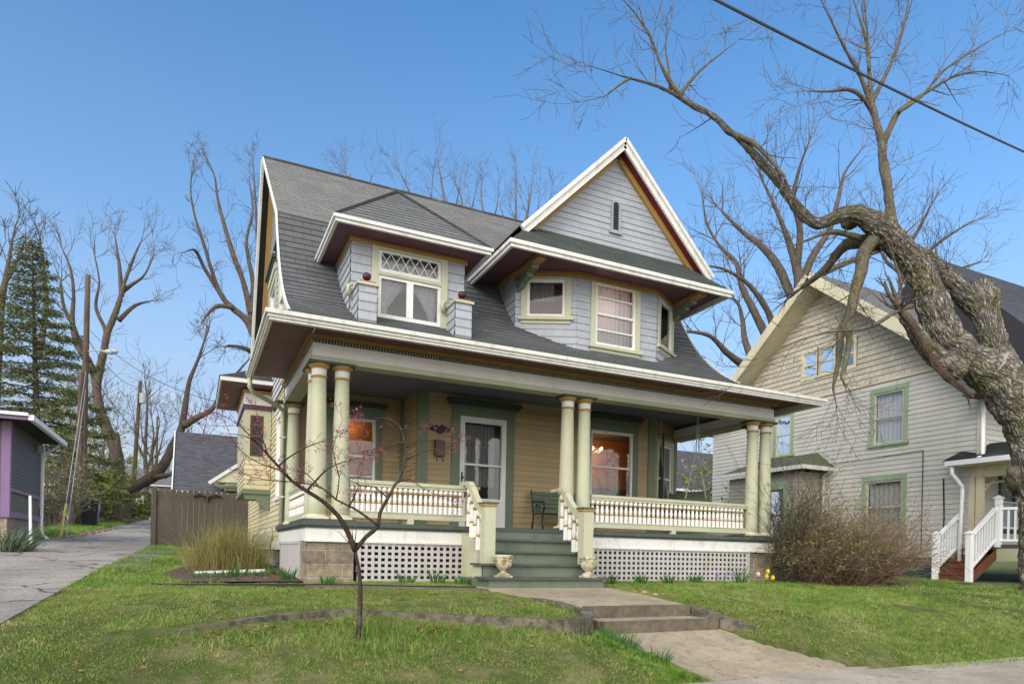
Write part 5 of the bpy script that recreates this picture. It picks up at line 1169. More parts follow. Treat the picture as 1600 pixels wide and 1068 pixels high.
# ================================================================ garage, plank fence
GZ = .55
G = gable_box('garage', (1, 25, GZ), -2.1, 8, 22.2, 28.2, .4, 3.0, 5.75, 'x', cream, nroofd, 'cream garage with dark shingle roof and a small cross gable behind the plank fence', .25, cat='garage')
q = M(); q.box(-.3, 21.0, 2.9, 1.9, 22.2, 3.35); q.prism([(-.75, 20.9, 3.2), (2.4, 20.9, 3.2), (.9, 20.9, 4.35)], (0, 3, 0)); gg = q.build('cross_gable', cream, G)
q = M(); q.beam((-.95, 20.85, 3.12), (.9, 20.85, 4.5), .08, .13, V3((-.6, 0, .8))); q.beam((2.6, 20.85, 3.12), (.9, 20.85, 4.5), .08, .13, V3((.6, 0, .8))); q.build('trim', white, gg)
q = M(); q.prism([(.1, 20.87, 3.35), (1.7, 20.87, 3.35), (.9, 20.87, 4.05)], (0, .02, 0)); q.build('shingled_panel', gshing, gg)
q = M(); q.tube([(-.75, 20.84, 3.1), (-.5, 20.82, 2.98), (.0, 20.82, 3.04), (.4, 20.82, 2.95), (1.4, 20.82, 2.98)], .09, 6); q.build('scroll_board', green, gg)
FE = thing('plank_fence', (-1, 12, .46), 'weathered brown vertical plank fence beside the alley, running to the house', 'fence')
for i in range(19):
    x0 = -2.56 + i * .152; h = 1.66 + random.uniform(-.03, .03) + .012 * i; z0 = gz(x0, 12) - .03; y = 12 + random.uniform(-.01, .01)
    q = M(); q.prism([(x0, y, z0), (x0 + .149, y, z0), (x0 + .149, y, z0 + h - .05), (x0 + .11, y, z0 + h), (x0 + .032, y, z0 + h), (x0, y, z0 + h - .05)], (0, .022, 0)); q.build('plank', fenceM, FE)
q = M(); q.beam((-2.56, 12.05, .75), (.3, 12.05, .8), .04, .09); q.build('rail', fenceM, FE); q = M(); q.beam((-2.56, 12.05, 1.85), (.3, 12.05, 1.9), .04, .09); q.build('rail', fenceM, FE)
q = M(); q.box(-2.60, 11.96, .3, -2.47, 12.09, 2.12); q.build('post', fenceM, FE)
q = M(); q.tube([(-1.5, 11.97, 1.93), (-1.35, 11.95, 2.0), (-1.15, 11.95, 1.92), (-.9, 11.95, 2.0), (-.75, 11.97, 1.95)], .028, 6); q.tube([(-1.12, 11.95, 1.95), (-1.12, 11.95, 1.8)], .05, 6)
tag(q.build('iron_ornament', black), 'small dark iron ornament hung on the plank fence', 'ornament')

# ================================================================ alley furniture
def pole(base, h, r, lean, label, name='utility_pole', mat_=poleM):
    t = thing(name, base, label, 'utility pole'); B = V3(base); q = M(); T = B + V3(lean) + ZU * h
    q.tube([B - ZU * .3] + [B.lerp(T, i / 8) for i in range(9)], [r * (1.05 - .4 * i / 9) for i in range(10)], 12, jit=.03); q.build('shaft', mat_, t, smooth=True); return t, T
b1 = at(127, 829, 38); t1, T1 = pole((b1.x, b1.y, gz(b1.x, b1.y)), 0.1 + (at(137, 440, 38) - b1).z, .20, ((at(137, 440, 38) - b1).x, 0, 0), 'tall brown utility pole carrying the street lamp by the alley')
q = M()
A = at(137, 548, 38); pts = [A, at(150, 547, 37.8), at(163, 548, 37.7)]; q.tube(pts, .035, 6); q.build('lamp_arm', galv, t1)
q = M(); c_ = at(174, 549, 37.6); q.tube([c_ - RT * .42, c_ - RT * .25, c_, c_ + RT * .28, c_ + RT * .38], [.05, .12, .17, .13, .03], 10); q.build('lamp_head', galv, t1, smooth=True)
q = M(); p_ = b1 - RT * .28; q.tube([(p_.x, p_.y - .1, gz(p_.x, p_.y)), (p_.x + .1, p_.y - .1, p_.z + 3.0)], .09, 8); q.build('conduit', galv, t1); q = M(); q.tube([(p_.x + .16, p_.y - .15, p_.z), (p_.x + .2, p_.y - .15, p_.z + 9)], .045, 6); q.build('conduit', galv, t1)
b1b = at(122, 829, 37.2); pole((b1b.x, b1b.y, gz(b1b.x, b1b.y)), (at(124, 588, 37.2) - b1b).z, .19, (0, 0, 0), 'short dark cut-off pole stub strapped beside the tall lamp pole')
b2 = at(205, 812, 62); t2, T2 = pole((b2.x, b2.y, gz(b2.x, b2.y)), (at(219, 595, 62) - b2).z, .22, ((at(219, 595, 62) - b2).x, 0, 0), 'leaning brown utility pole farther along the alley, right of the big pollarded tree')
q = M(); c_ = at(223, 622, 62); q.tube([c_ - ZU * .45, c_ + ZU * .45], .28, 10); q.build('transformer', galv, t2)
for (x, yb, yt, d, l) in ((243, 800, 650, 90, 'thin distant utility pole farthest down the alley'), (262, 790, 705, 110, 'faint distant pole left of the garage roof')):
    b = at(x, yb, d); T_ = at(x + 1, yt, d); pole(tuple(b), T_.z - b.z, .2, (0, 0, 0), l)
def wire(name, a, b, sag, r, label, mat_=black, n=24):
    a = V3(a); b = V3(b); q = M(); q.tube([a.lerp(b, i / n) - ZU * (sag * 4 * (i / n) * (1 - i / n)) for i in range(n + 1)], r, 5); return tag(q.build(name, mat_), label, 'cable')
wire('power_cable', at(1080, -20, 8.0), at(1640, 255, 14.), .05, .018, 'thick twisted dark overhead cable crossing the upper right sky', paint('cable_sheath', (.06, .055, .06)))
wire('power_cable', T1 - ZU * 2.9, at(400, 640, 20), .8, .012, 'thin overhead wire running from the lamp pole to the house')
wire('power_cable', T1 - ZU * 3.5, T2 - ZU * .5, .8, .02, 'overhead wire between the lamp pole and the leaning pole')
wire('power_cable', T1 - ZU * 6, at(-30, 475, 15), .4, .012, 'overhead wire from the lamp pole passing across the spruce')
wire('power_cable', at(225, 625, 62), at(400, 660, 45), 1., .02, 'faint far wire above the garage roof')
wire('power_cable', at(35, 640, 18), at(130, 545, 37), .0, .012, 'service wire rising from the grey building roof to the lamp pole')
wire('power_cable', T1 - ZU * 5.2, at(330, 800, 58), .6, .015, 'slack wire sloping down from the lamp pole in front of the pollarded tree')
for i, (dx, lab) in enumerate(((0, 'steel guy wire anchored near the white downspout, left one'), (.35, 'steel guy wire anchored near the white downspout, right one'))):
    a = V3((-5.3 + dx * .4, 15.6, .7)); wire('guy_wire', a, T1 - ZU * (5.4 + i), 0, .012, lab, galv)
    if i == 0:
        d = (T1 - ZU * 5.4 - a).normalized(); q = M(); q.tube([a, a + d * 2.6], .035, 8); tag(q.build('wire_guard', yellow), 'yellow plastic guard around the foot of the guy wire', 'wire guard')
def bin_(loc, label, s=1.):
    t = thing('wheeled_bin', loc, label, 'bin'); x, y, z = loc; q = M()
    w0, w1 = .24 * s, .30 * s; q.hexa([(x - w0, y - w0, z + .08), (x + w0, y - w0, z + .08), (x + w0, y + w0, z + .08), (x - w0, y + w0, z + .08), (x - w1, y - w1 * 1.2, z + 1.0 * s), (x + w1, y - w1 * 1.2, z + 1.0 * s), (x + w1, y + w1 * 1.1, z + 1.0 * s), (x - w1, y + w1 * 1.1, z + 1.0 * s)]); q.build('body', plastic, t)
    q = M(); q.hexa([(x - w1 * 1.08, y - w1 * 1.3, z + 1.0 * s), (x + w1 * 1.08, y - w1 * 1.3, z + 1.0 * s), (x + w1 * 1.08, y + w1 * 1.2, z + 1.0 * s), (x - w1 * 1.08, y + w1 * 1.2, z + 1.0 * s), (x - w1 * .9, y - w1, z + 1.07 * s), (x + w1 * .9, y - w1, z + 1.07 * s), (x + w1 * .9, y + w1, z + 1.1 * s), (x - w1 * .9, y + w1, z + 1.1 * s)]); q.build('lid', plastic, t)
    for sx_ in (-1, 1): q = M(); q.tube([(x + sx_ * w0 - .03, y + w0, z + .11), (x + sx_ * w0 + .03, y + w0, z + .11)], .11, 12); q.build('wheel', black, t)
    return t
b = at(141, 828, 36); bin_((b.x, b.y, gz(b.x, b.y)), 'black wheeled bin standing right of the tall lamp pole', 1.35)
b = at(79, 826, 36); bin_((b.x, b.y, gz(b.x, b.y)), 'black wheeled bin in the dead brush left of the lamp pole', 1.5); b = at(89, 826, 36.5); bin_((b.x, b.y, gz(b.x, b.y)), 'second black wheeled bin in the brush, nearer the white post', 1.4)
b = at(99, 826, 36); q = M(); q.box(b.x - .2, b.y, gz(b.x, b.y) - .1, b.x + .2, b.y + .15, gz(b.x, b.y) + 1.2); tag(q.build('white_post', oldwhite), 'short white board post beside the bins', 'post')
FE2 = thing('picket_fence', tuple(at(160, 815, 50)), 'pale old plank fence behind the bin, leading to the pollarded tree', 'fence')
fa, fb = at(146, 822, 42), at(177, 814, 54)
for i in range(26):
    p = fa.lerp(fb, i / 26); z = gz(p.x, p.y); q = M(); q.box(p.x, p.y, z - .1, p.x + .12, p.y + .3, z + 1.55 + random.uniform(-.05, .05)); q.build('plank', fenceP, FE2)
FE3 = thing('picket_fence', tuple(at(110, 820, 42)), 'dark weathered fence stretch between the brush and the lamp pole', 'fence')
for i in range(7):
    p = at(104 + i * 3, 822, 40); z = gz(p.x, p.y); q = M(); q.box(p.x, p.y, z - .1, p.x + .11, p.y + .05, z + 1.9 + random.uniform(-.05, .05)); q.build('plank', fenceM, FE3)
# low sheds and the far house
p = at(118, 800, 52); gable_box('shed', tuple(p), p.x - 4.5, p.x + 1.4, p.y, p.y + 12, gz(p.x, p.y), p.z + 1.6, p.z + 2.9, 'y', nwhite, paint('white_metal_roof', (.60, .60, .62)), 'low white-roofed shed behind the brush', .3, cat='shed')
p = at(250, 800, 78); gable_box('distant_house', tuple(p), p.x - 6.5, p.x + 3.5, p.y, p.y + 9, p.z - 2, p.z + 3.3, p.z + 5.3, 'x', paint('beige_far_wall', (.36, .32, .26)), nroof, 'low beige house with grey roof at the end of the alley', .5, wins=[((V3((p.x - 1.5, p.y, p.z)), XU, V3((0, -1, 0))), 0, 1.6, .6, 2.2)])
p = at(247, 775, 80); q = M(); q.box(p.x - .6, p.y + 2, p.z, p.x + .6, p.y + 3.2, p.z + 2.2); tag(q.build('chimney', brickM), 'red brick chimney rising behind the far beige roof', 'chimney')

# ================================================================ trees
def twig(q, p, d, ln, r, lv, rmin, up=.15, wob=.35, kids=(2, 4), seg=4, spread=(.4, .95)):
    pts = [p]; rad = [r]; n = seg; dd = d.copy()
    for i in range(n):
        dd = (dd + V3((random.gauss(0, 1), random.gauss(0, 1), random.gauss(0, 1))) * wob * .33 + ZU * up * .25).normalized(); pts.append(pts[-1] + dd * (ln / n)); rad.append(max(rmin * .7, r * (1 - .75 * (i + 1) / n)))
    q.tube(pts, rad, 3 if r < .03 else (4 if r < .06 else 6), cap=False); q.tips.append((pts[-1], dd))
    if lv > 0:
        for k in range(random.randint(*kids)):
            i = random.randint(1, n); base = pts[i]; ax = V3((random.gauss(0, 1), random.gauss(0, 1), random.gauss(0, 1))).normalized(); dr = (pts[i] - pts[i - 1]).normalized()
            a = random.uniform(*spread); nd = (dr * cos(a) + (ax - dr * ax.dot(dr)).normalized() * sin(a)).normalized()
            twig(q, base, nd, ln * random.uniform(.5, .8), max(rmin, rad[i] * .7), lv - 1, rmin, up, wob, kids, seg, spread)
from mathutils import noise as mnoise
def rugged(q, P, R_, n):
    # resample finely, then carve furrows and lumps into the surface
    Q = []; RR = []
    for i in range(len(P) - 1):
        m_ = max(1, int((P[i + 1] - P[i]).length / .035))
        for j in range(m_): t = j / m_; Q.append(P[i].lerp(P[i + 1], t)); RR.append(R_[i] * (1 - t) + R_[i + 1] * t)
    Q.append(P[-1]); RR.append(R_[-1]); k = len(Q)
    for _ in range(3): RR = [RR[0]] + [(RR[i - 1] + RR[i] * 2 + RR[i + 1]) / 4 for i in range(1, k - 1)] + [RR[-1]]
    base = len(q.v); a = (Q[1] - Q[0]).cross(V3((.3, .9, .1))).normalized(); al = 0
    for i, p in enumerate(Q):
        t = (Q[min(i + 1, k - 1)] - Q[max(i - 1, 0)]).normalized(); a = (a - t * a.dot(t)).normalized(); b = t.cross(a); al += .035
        for j in range(n):
            an = 2 * pi * j / n; dr = a * cos(an) + b * sin(an); r = RR[i]; s = p + dr * r
            lump = mnoise.noise(s * 2.2) * .12 * r + mnoise.noise(s * 5.5) * .10 * r
            wv = mnoise.noise(s * 3.1) * 1.6; fur = abs(mnoise.noise(V3((cos(an) * r * 15 + wv, sin(an) * r * 15 + wv, al * 3.2)))) ; fin = mnoise.noise(s * 24) * .008
            q.v.append(tuple(p + dr * (r + lump - .055 * max(0, .32 - fur) / .32 * min(1, r * 4) + .02 * min(1, r * 5) + fin * min(1, r * 8))))
    for i in range(k - 1):
        for j in range(n):
            q.f.append((base + i * n + j, base + i * n + (j + 1) % n, base + (i + 1) * n + (j + 1) % n, base + (i + 1) * n + j)); cu = 2 * pi * .3 / n; q.uv.append([(j * cu + .01, i * .035), ((j + 1) * cu + .01, i * .035), ((j + 1) * cu + .01, (i + 1) * .035), (j * cu + .01, (i + 1) * .035)]); q.mi.append(0)
    for e in (0, k - 1): q.f.append(tuple(base + e * n + j for j in range(n))); q.uv.append([(0, 0)] * n); q.mi.append(0)
def limbs(T, data, depth, mat_, rmin=.006, tl=1.2, tw=1.0, lv=2, up=.2, name='limb', nside=10, jit=.04, start=.25, kids=(2, 3), wob=.35, tmat=None):
    """main limbs follow the outline seen in the photograph, each with depth of its own; twigs grow from them"""
    alltips = []
    for pl, d0, d1 in data:
        k = len(pl); pts = []; rad = []; tipk = .45 if pl[-1][2] < 7 else 1
        for i, (x, y, r) in enumerate(pl):
            d = depth + d0 + (d1 - d0) * i / (k - 1); pts.append(at(x, y, d)); rad.append(max(rmin, r * d / FPX * (1 - (1 - tipk) * (i / (k - 1)) ** 2)))
        P = []; R_ = []
        for i in range(k - 1):
            p0, p1, p2, p3 = pts[max(i - 1, 0)], pts[i], pts[i + 1], pts[min(i + 2, k - 1)]; m_ = max(2, int((p2 - p1).length / max(.12, rad[i] * .8))); m_ = min(m_, 10)
            for j in range(m_):
                t = j / m_; P.append(.5 * (2 * p1 + (p2 - p0) * t + (2 * p0 - 5 * p1 + 4 * p2 - p3) * t * t + (-p0 + 3 * p1 - 3 * p2 + p3) * t ** 3)); R_.append((rad[i] * (1 - t) + rad[i + 1] * t) * random.uniform(1 - jit, 1 + jit))
        P.append(pts[-1]); R_.append(rad[-1]); q = M()
        if nside >= 20: rugged(q, P, R_, 56)
        else: q.tube(P, R_, nside if rad[0] > .04 else 6, jit=jit)
        tq = M(); tq.tips = []; tq.cur = 1
        L_ = sum((P[i + 1] - P[i]).length for i in range(len(P) - 1)); n = int(L_ * tw)
        for _ in range(n):
            i = int(len(P) * random.uniform(start, 1)); i = min(max(i, 1), len(P) - 1)
            if R_[i] > .16: 
                if random.random() < .7: continue
            dr = (P[i] - P[i - 1]).normalized(); ax = V3((random.gauss(0, 1), random.gauss(0, 1), random.gauss(0, 1) + up)).normalized(); a = random.uniform(.5, 1.1)
            nd = (dr * cos(a) + (ax - dr * ax.dot(dr)).normalized() * sin(a)).normalized(); ln = tl * random.uniform(.4, 1.1)
            twig(tq, P[i], nd, ln, min(R_[i] * .5, ln * .014 + rmin), lv, rmin, up, wob, kids)
        for _ in range(3 if rad[-1] < .09 else 0): twig(tq, P[-1], ((P[-1] - P[-2]).normalized() + V3((random.gauss(0, .25), random.gauss(0, .25), random.gauss(0, .25)))).normalized(), tl * .9, max(rmin, R_[-1] * .8), lv, rmin, up, wob, kids)
        n0 = len(q.v); q.v += tq.v; q.f += [tuple(i + n0 for i in f) for f in tq.f]; q.uv += tq.uv; q.mi += tq.mi; alltips += tq.tips
        q.build(name, [mat_, tmat or mat_], T, smooth=True)
    return alltips

# --- the old leaning tree on the right
OT = thing('old_tree', (13.6, -2.3, -.5), 'huge gnarled mossy tree with broken limbs leaning over the front of the cream house', 'tree')
big = [
 ([(1632, 985, 44), (1628, 950, 38), (1624, 900, 33), (1622, 830, 30), (1622, 780, 32), (1620, 745, 36), (1616, 700, 38), (1600, 650, 43), (1574, 605, 45), (1545, 575, 42)], 0, -.3),
 ([(1550, 585, 36), (1510, 560, 34), (1480, 530, 32), (1462, 490, 30), (1450, 455, 28), (1437, 425, 26), (1418, 400, 25), (1397, 375, 25), (1375, 355, 24), (1350, 340, 20), (1325, 334, 16), (1300, 342, 13), (1278, 350, 13), (1258, 338, 12), (1238, 315, 11), (1215, 282, 11), (1190, 255, 10), (1160, 220, 9), (1140, 206, 9), (1115, 182, 8), (1078, 162, 8), (1058, 150, 6), (1035, 138, 5), (1005, 128, 4), (978, 121, 3), (950, 112, 2), (925, 104, 1.5)], -.3, -1.2),
 ([(1572, 600, 32), (1562, 560, 28), (1550, 520, 24), (1540, 490, 24), (1534, 460, 25), (1532, 452, 24)], -.1, .4),
 ([(1545, 500, 22), (1515, 470, 21), (1485, 440, 19), (1458, 415, 18), (1430, 397, 17), (1400, 378, 16)], .3, .1),
 ([(1500, 580, 24), (1475, 565, 20), (1450, 545, 17), (1428, 515, 14), (1412, 492, 10)], -.5, -.6),
 ([(1404, 385, 13), (1394, 350, 10), (1390, 320, 9), (1386, 285, 9), (1379, 250, 9), (1377, 220, 8), (1368, 185, 7), (1361, 150, 6), (1358, 110, 5), (1357, 70, 4), (1353, 30, 3), (1350, -15, 3)], -.2, .4),
 ([(1379, 225, 7), (1393, 195, 6), (1404, 175, 5), (1425, 158, 4), (1455, 140, 3.5), (1490, 120, 3), (1530, 112, 2), (1575, 118, 1.2)], .1, 1.2),
 ([(1404, 175, 4), (1440, 150, 3), (1475, 110, 2.5), (1520, 80, 2), (1570, 50, 1)], .2, .8),
 ([(1363, 158, 5), (1385, 115, 4), (1402, 75, 3.5), (1412, 40, 3), (1422, -10, 2)], .2, 1.),
 ([(1361, 165, 4), (1345, 120, 4), (1325, 85, 3), (1310, 55, 3), (1295, 25, 2), (1278, -10, 2)], .2, -.6),
 ([(1366, 182, 4), (1347, 152, 4), (1325, 140, 4), (1295, 143, 3), (1255, 142, 1.5)], .2, -.8),
 ([(1358, 110, 3), (1352, 60, 3), (1340, 20, 2), (1330, -10, 1.5)], .2, .8),
 ([(1066, 152, 5), (1045, 125, 4), (1030, 95, 3), (1015, 55, 3), (990, 18, 2), (968, -5, 1.5)], -1, -1.5),
 ([(1062, 150, 4), (1080, 125, 3), (1100, 105, 2.5), (1125, 85, 2), (1155, 62, 1)], -1, -.4),
 ([(1048, 145, 4), (1045, 110, 2.5), (1040, 70, 2), (1050, 30, 1.5)], -1, -.6),
 ([(985, 122, 3), (965, 135, 2), (945, 150, 1.3), (905, 160, 1)], -1.1, -2),
 ([(1140, 206, 5), (1175, 222, 5), (1195, 240, 5), (1215, 262, 5), (1226, 277, 6)], -.9, -1.3),
 ([(1370, 368, 14), (1350, 395, 13), (1345, 425, 12), (1336, 455, 10), (1330, 485, 10), (1315, 512, 9), (1312, 540, 9), (1310, 565, 7), (1305, 590, 6), (1302, 608, 4), (1307, 632, 2)], -.5, -1.0),
 ([(1325, 505, 8), (1327, 530, 6), (1322, 560, 6), (1315, 590, 4), (1325, 605, 2)], -.9, -1.3),
 ([(1378, 372, 15), (1345, 378, 13), (1322, 382, 11), (1305, 400, 10), (1290, 420, 10), (1268, 438, 9), (1252, 450, 7)], -.4, .9),
 ([(1345, 372, 6), (1300, 362, 5), (1262, 375, 3), (1235, 385, 2)], -.4, -1.1),
 ([(1425, 478, 5), (1400, 487, 4), (1370, 505, 4), (1340, 515, 3), (1300, 518, 2.5), (1240, 535, 2), (1180, 570, 1.2)], -.6, -1.6),
 ([(1405, 465, 4), (1407, 440, 4), (1402, 420, 4), (1395, 400, 4)], -.5, -.6),
]
MB = bark('limb_bark', (.15, .125, .095), (.135, .13, .045), sc=9, mthr=.5, dist=.025)
big = [([(x, y, r * (.74 if k < 5 else .8)) for x, y, r in pl], a, b) for k, (pl, a, b) in enumerate(big)]
limbs(OT, big[:5], 13.3, bark_uv('ridged_old_bark', (.27, .24, .20), (.19, .195, .06)), .005, .9, .9, 2, jit=.09, nside=20, start=.35, tmat=twigM)
limbs(OT, big[5:], 13.3, MB, .0042, .85, 3.4, 2, jit=.07, nside=10, start=.15, kids=(2, 3), tmat=twigM)
q = M()
for (x, y, r, d) in ((1604, 745, 40, 13.1), (1592, 738, 22, 13.0), (1540, 560, 26, 13.0), (1417, 380, 12, 13.0), (1575, 555, 14, 12.8), (1375, 372, 30, 12.9), (1330, 345, 20, 12.8), (1610, 680, 38, 13.1), (1385, 352, 22, 12.8)):
    c_ = at(x, y, d + .25); n = 12; base = len(q.v); rr = r * .72 * d / FPX
    for i in range(7):
        th = pi * i / 6
        for j in range(n):
            k = rr * random.uniform(.82, 1.15); q.v.append((c_.x + k * sin(th) * cos(2 * pi * j / n), c_.y + k * sin(th) * sin(2 * pi * j / n), c_.z + k * cos(th) * .9))
    for i in range(6):
        for j in range(n): q.f.append((base + i * n + j, base + i * n + (j + 1) % n, base + (i + 1) * n + (j + 1) % n, base + (i + 1) * n + j)); q.uv.append([(0, 0)] * 4); q.mi.append(0)
q.build('burls', oakM, OT, smooth=True)
q = M()
for pl in ([(1448, 545, 7), (1462, 568, 9), (1480, 590, 8), (1500, 604, 8), (1520, 620, 5)], [(1408, 490, 5), (1430, 512, 8), (1445, 540, 8), (1455, 560, 6)], [(1510, 612, 3), (1513, 625, 2.5), (1517, 640, 1)]):
    q.tube([at(x, y, 12.45) for x, y, r in pl], [r * .6 * 12.45 / FPX for x, y, r in pl], 8, jit=.45)
q.build('split_wood', rawM, OT)
for (x, y) in ((1462, 405), (1470, 415), (1480, 430), (1450, 398), (1475, 465)):
    q = M(); q.tips = []; p = at(x, y, 13.4)
    for _ in range(3): twig(q, p, V3((random.gauss(0, .3), random.gauss(0, .3), 1)).normalized(), random.uniform(.5, .9), .008, 1, .004)
    q.build('shoots', redbark, OT)

# --- bare trees
def bare(name, base, label, data, depth, mat_, **kw):
    t = thing(name, tuple(base), label, 'tree'); return t, limbs(t, data, depth, mat_, **kw)
bare('bare_tree', at(1240, 640, 33), 'broad bare tree spreading dark branches behind the cream house gable', [
 ([(1262, 700, 16), (1255, 620, 14), (1250, 560, 12), (1248, 500, 11), (1250, 455, 10), (1245, 420, 8), (1235, 385, 7), (1222, 350, 5), (1205, 310, 4), (1190, 280, 3)], 0, 0),
 ([(1250, 500, 9), (1235, 460, 7), (1215, 415, 7), (1190, 385, 6), (1160, 362, 5), (1128, 330, 4)], 0, 3),
 ([(1215, 640, 9), (1185, 595, 8), (1160, 570, 7), (1135, 550, 6), (1108, 524, 5), (1068, 517, 4)], 0, -3),
 ([(1225, 620, 9), (1205, 545, 7), (1180, 490, 6), (1160, 450, 5), (1150, 410, 4), (1125, 385, 3), (1105, 350, 3), (1098, 310, 2)], 0, 2),
 ([(1215, 545, 7), (1205, 500, 5), (1190, 470, 5), (1165, 440, 4), (1130, 420, 3), (1100, 415, 2)], 0, -2),
 ([(1190, 600, 6), (1165, 535, 5), (1160, 500, 4), (1150, 470, 3), (1120, 460, 2)], 0, 2),
 ([(1250, 450, 7), (1270, 400, 6), (1295, 360, 5), (1310, 310, 4), (1320, 270, 3), (1345, 235, 2)], 0, 2),
 ([(1245, 420, 6), (1250, 360, 5), (1240, 310, 4), (1250, 260, 3), (1265, 220, 2)], 0, -2),
 ([(1260, 440, 6), (1300, 420, 5), (1350, 400, 4), (1390, 385, 3), (1430, 350, 2)], 0, 3)], 33, greybark, rmin=.009, tl=1.9, tw=1.5, lv=2, up=.35, tmat=twigM, kids=(2, 3))
bare('bare_tree', at(1450, 470, 30), 'small bare treetop behind the old tree, above the cream house roof', [
 ([(1440, 600, 8), (1435, 480, 6), (1430, 440, 5), (1445, 400, 4), (1480, 370, 3), (1520, 345, 2)], 0, 1),
 ([(1435, 480, 5), (1465, 440, 4), (1500, 420, 3), (1530, 410, 2)], 0, 2), ([(1432, 445, 5), (1415, 400, 4), (1440, 350, 3), (1455, 320, 2)], 0, -1),
 ([(1432, 470, 5), (1410, 430, 4), (1380, 400, 3), (1360, 330, 2)], 0, 1)], 30, greybark, rmin=.008, tl=1.3, tw=1.6, lv=2, up=.3, tmat=twigM, kids=(2, 3))
bare('bare_tree', at(400, 700, 30), 'tall bare dark tree showing left of the house gable', [([(x, y, r * .72) for x, y, r in pl_], a_, b_) for pl_, a_, b_ in [
 ([(425, 700, 12), (420, 600, 11), (412, 550, 10), (400, 530, 9), (385, 500, 8), (362, 480, 7), (345, 460, 6), (330, 420, 5), (318, 380, 5), (305, 340, 4), (298, 300, 3), (300, 270, 2)], 0, -2),
 ([(400, 535, 8), (392, 490, 7), (380, 440, 6), (365, 400, 6), (350, 350, 5), (340, 310, 4), (335, 275, 3), (322, 245, 2)], 0, 1),
 ([(365, 480, 6), (340, 478, 5), (325, 490, 4), (315, 505, 2)], -1, -2), ([(345, 460, 5), (320, 420, 4), (308, 395, 4), (300, 390, 3), (285, 395, 1.5)], -1, -3),
 ([(392, 490, 6), (395, 440, 5), (385, 380, 4), (395, 330, 3), (390, 290, 2)], 0, 3), ([(405, 560, 6), (385, 545, 5), (360, 540, 4), (350, 542, 2)], 0, -2),
 ([(395, 500, 5), (402, 420, 4), (400, 330, 3), (395, 250, 2)], 1, 3)]], 30, greybark, rmin=.008, tl=.95, tw=1.9, lv=2, up=.25, kids=(2, 3), tmat=twigM)
bare('pollarded_tree', at(187, 812, 50), 'thick-trunked pollarded tree forking into two long limbs beside the alley', [
 ([(186, 822, 20), (187, 805, 17), (186, 775, 16), (185, 750, 17)], 0, 0),
 ([(184, 755, 12), (183, 720, 10), (178, 695, 9), (166, 668, 9), (156, 640, 8), (151, 610, 7), (155, 580, 7), (162, 550, 6), (168, 520, 6), (180, 490, 6), (188, 465, 5), (195, 440, 4), (204, 415, 4), (212, 395, 3), (220, 378, 2)], 0, 2),
 ([(186, 760, 11), (200, 765, 10), (220, 755, 9), (242, 742, 9), (258, 722, 8), (270, 695, 7), (283, 670, 7), (290, 630, 6), (296, 595, 5), (310, 560, 4), (320, 530, 3)], 0, -3),
 ([(288, 664, 6), (308, 652, 5), (330, 640, 4), (348, 612, 4), (368, 585, 3), (390, 560, 2)], -2, -3),
 ([(178, 768, 8), (160, 757, 6), (142, 738, 5), (128, 728, 3)], 0, 1), ([(240, 745, 6), (262, 742, 4), (285, 735, 3)], -1, -2),
 ([(152, 610, 6), (142, 570, 5), (128, 545, 5), (115, 510, 4), (100, 480, 4), (95, 440, 3)], 1, 2),
 ([(140, 565, 4), (120, 540, 4), (113, 500, 4), (115, 460, 3), (110, 420, 3), (98, 390, 2)], 1, 1), ([(190, 462, 4), (187, 420, 3), (183, 390, 2), (180, 370, 2)], 2, 3),
 ([(191, 455, 4), (205, 445, 3), (225, 430, 2), (240, 400, 1.5)], 2, 1), ([(157, 560, 4), (165, 520, 3), (150, 480, 3), (155, 440, 2), (148, 400, 2)], 2, 3),
 ([(184, 740, 7), (184, 700, 6), (183, 675, 6)], 0, 0), ([(186, 500, 4), (210, 478, 3), (235, 470, 1.5)], 2, 4)], 50, greybark, rmin=.014, tl=2.2, tw=.6, lv=2, up=.4, start=.35, kids=(2, 3), tmat=twigM)
bare('bare_tree', at(10, 800, 50), 'bare tree at the far left edge behind the spruce', [
 ([(-20, 800, 10), (-8, 600, 8), (0, 480, 7), (8, 440, 5), (15, 400, 4), (20, 370, 3)], 0, 0), ([(8, 440, 4), (25, 410, 3), (40, 375, 2)], 0, 1), ([(60, 560, 5), (72, 480, 4), (68, 420, 3), (62, 370, 2)], 0, 2), ([(0, 470, 4), (-10, 420, 3), (-15, 380, 2)], 0, 2)], 50, greybark, rmin=.02, tl=2.2, tw=.7, lv=2, up=.35)
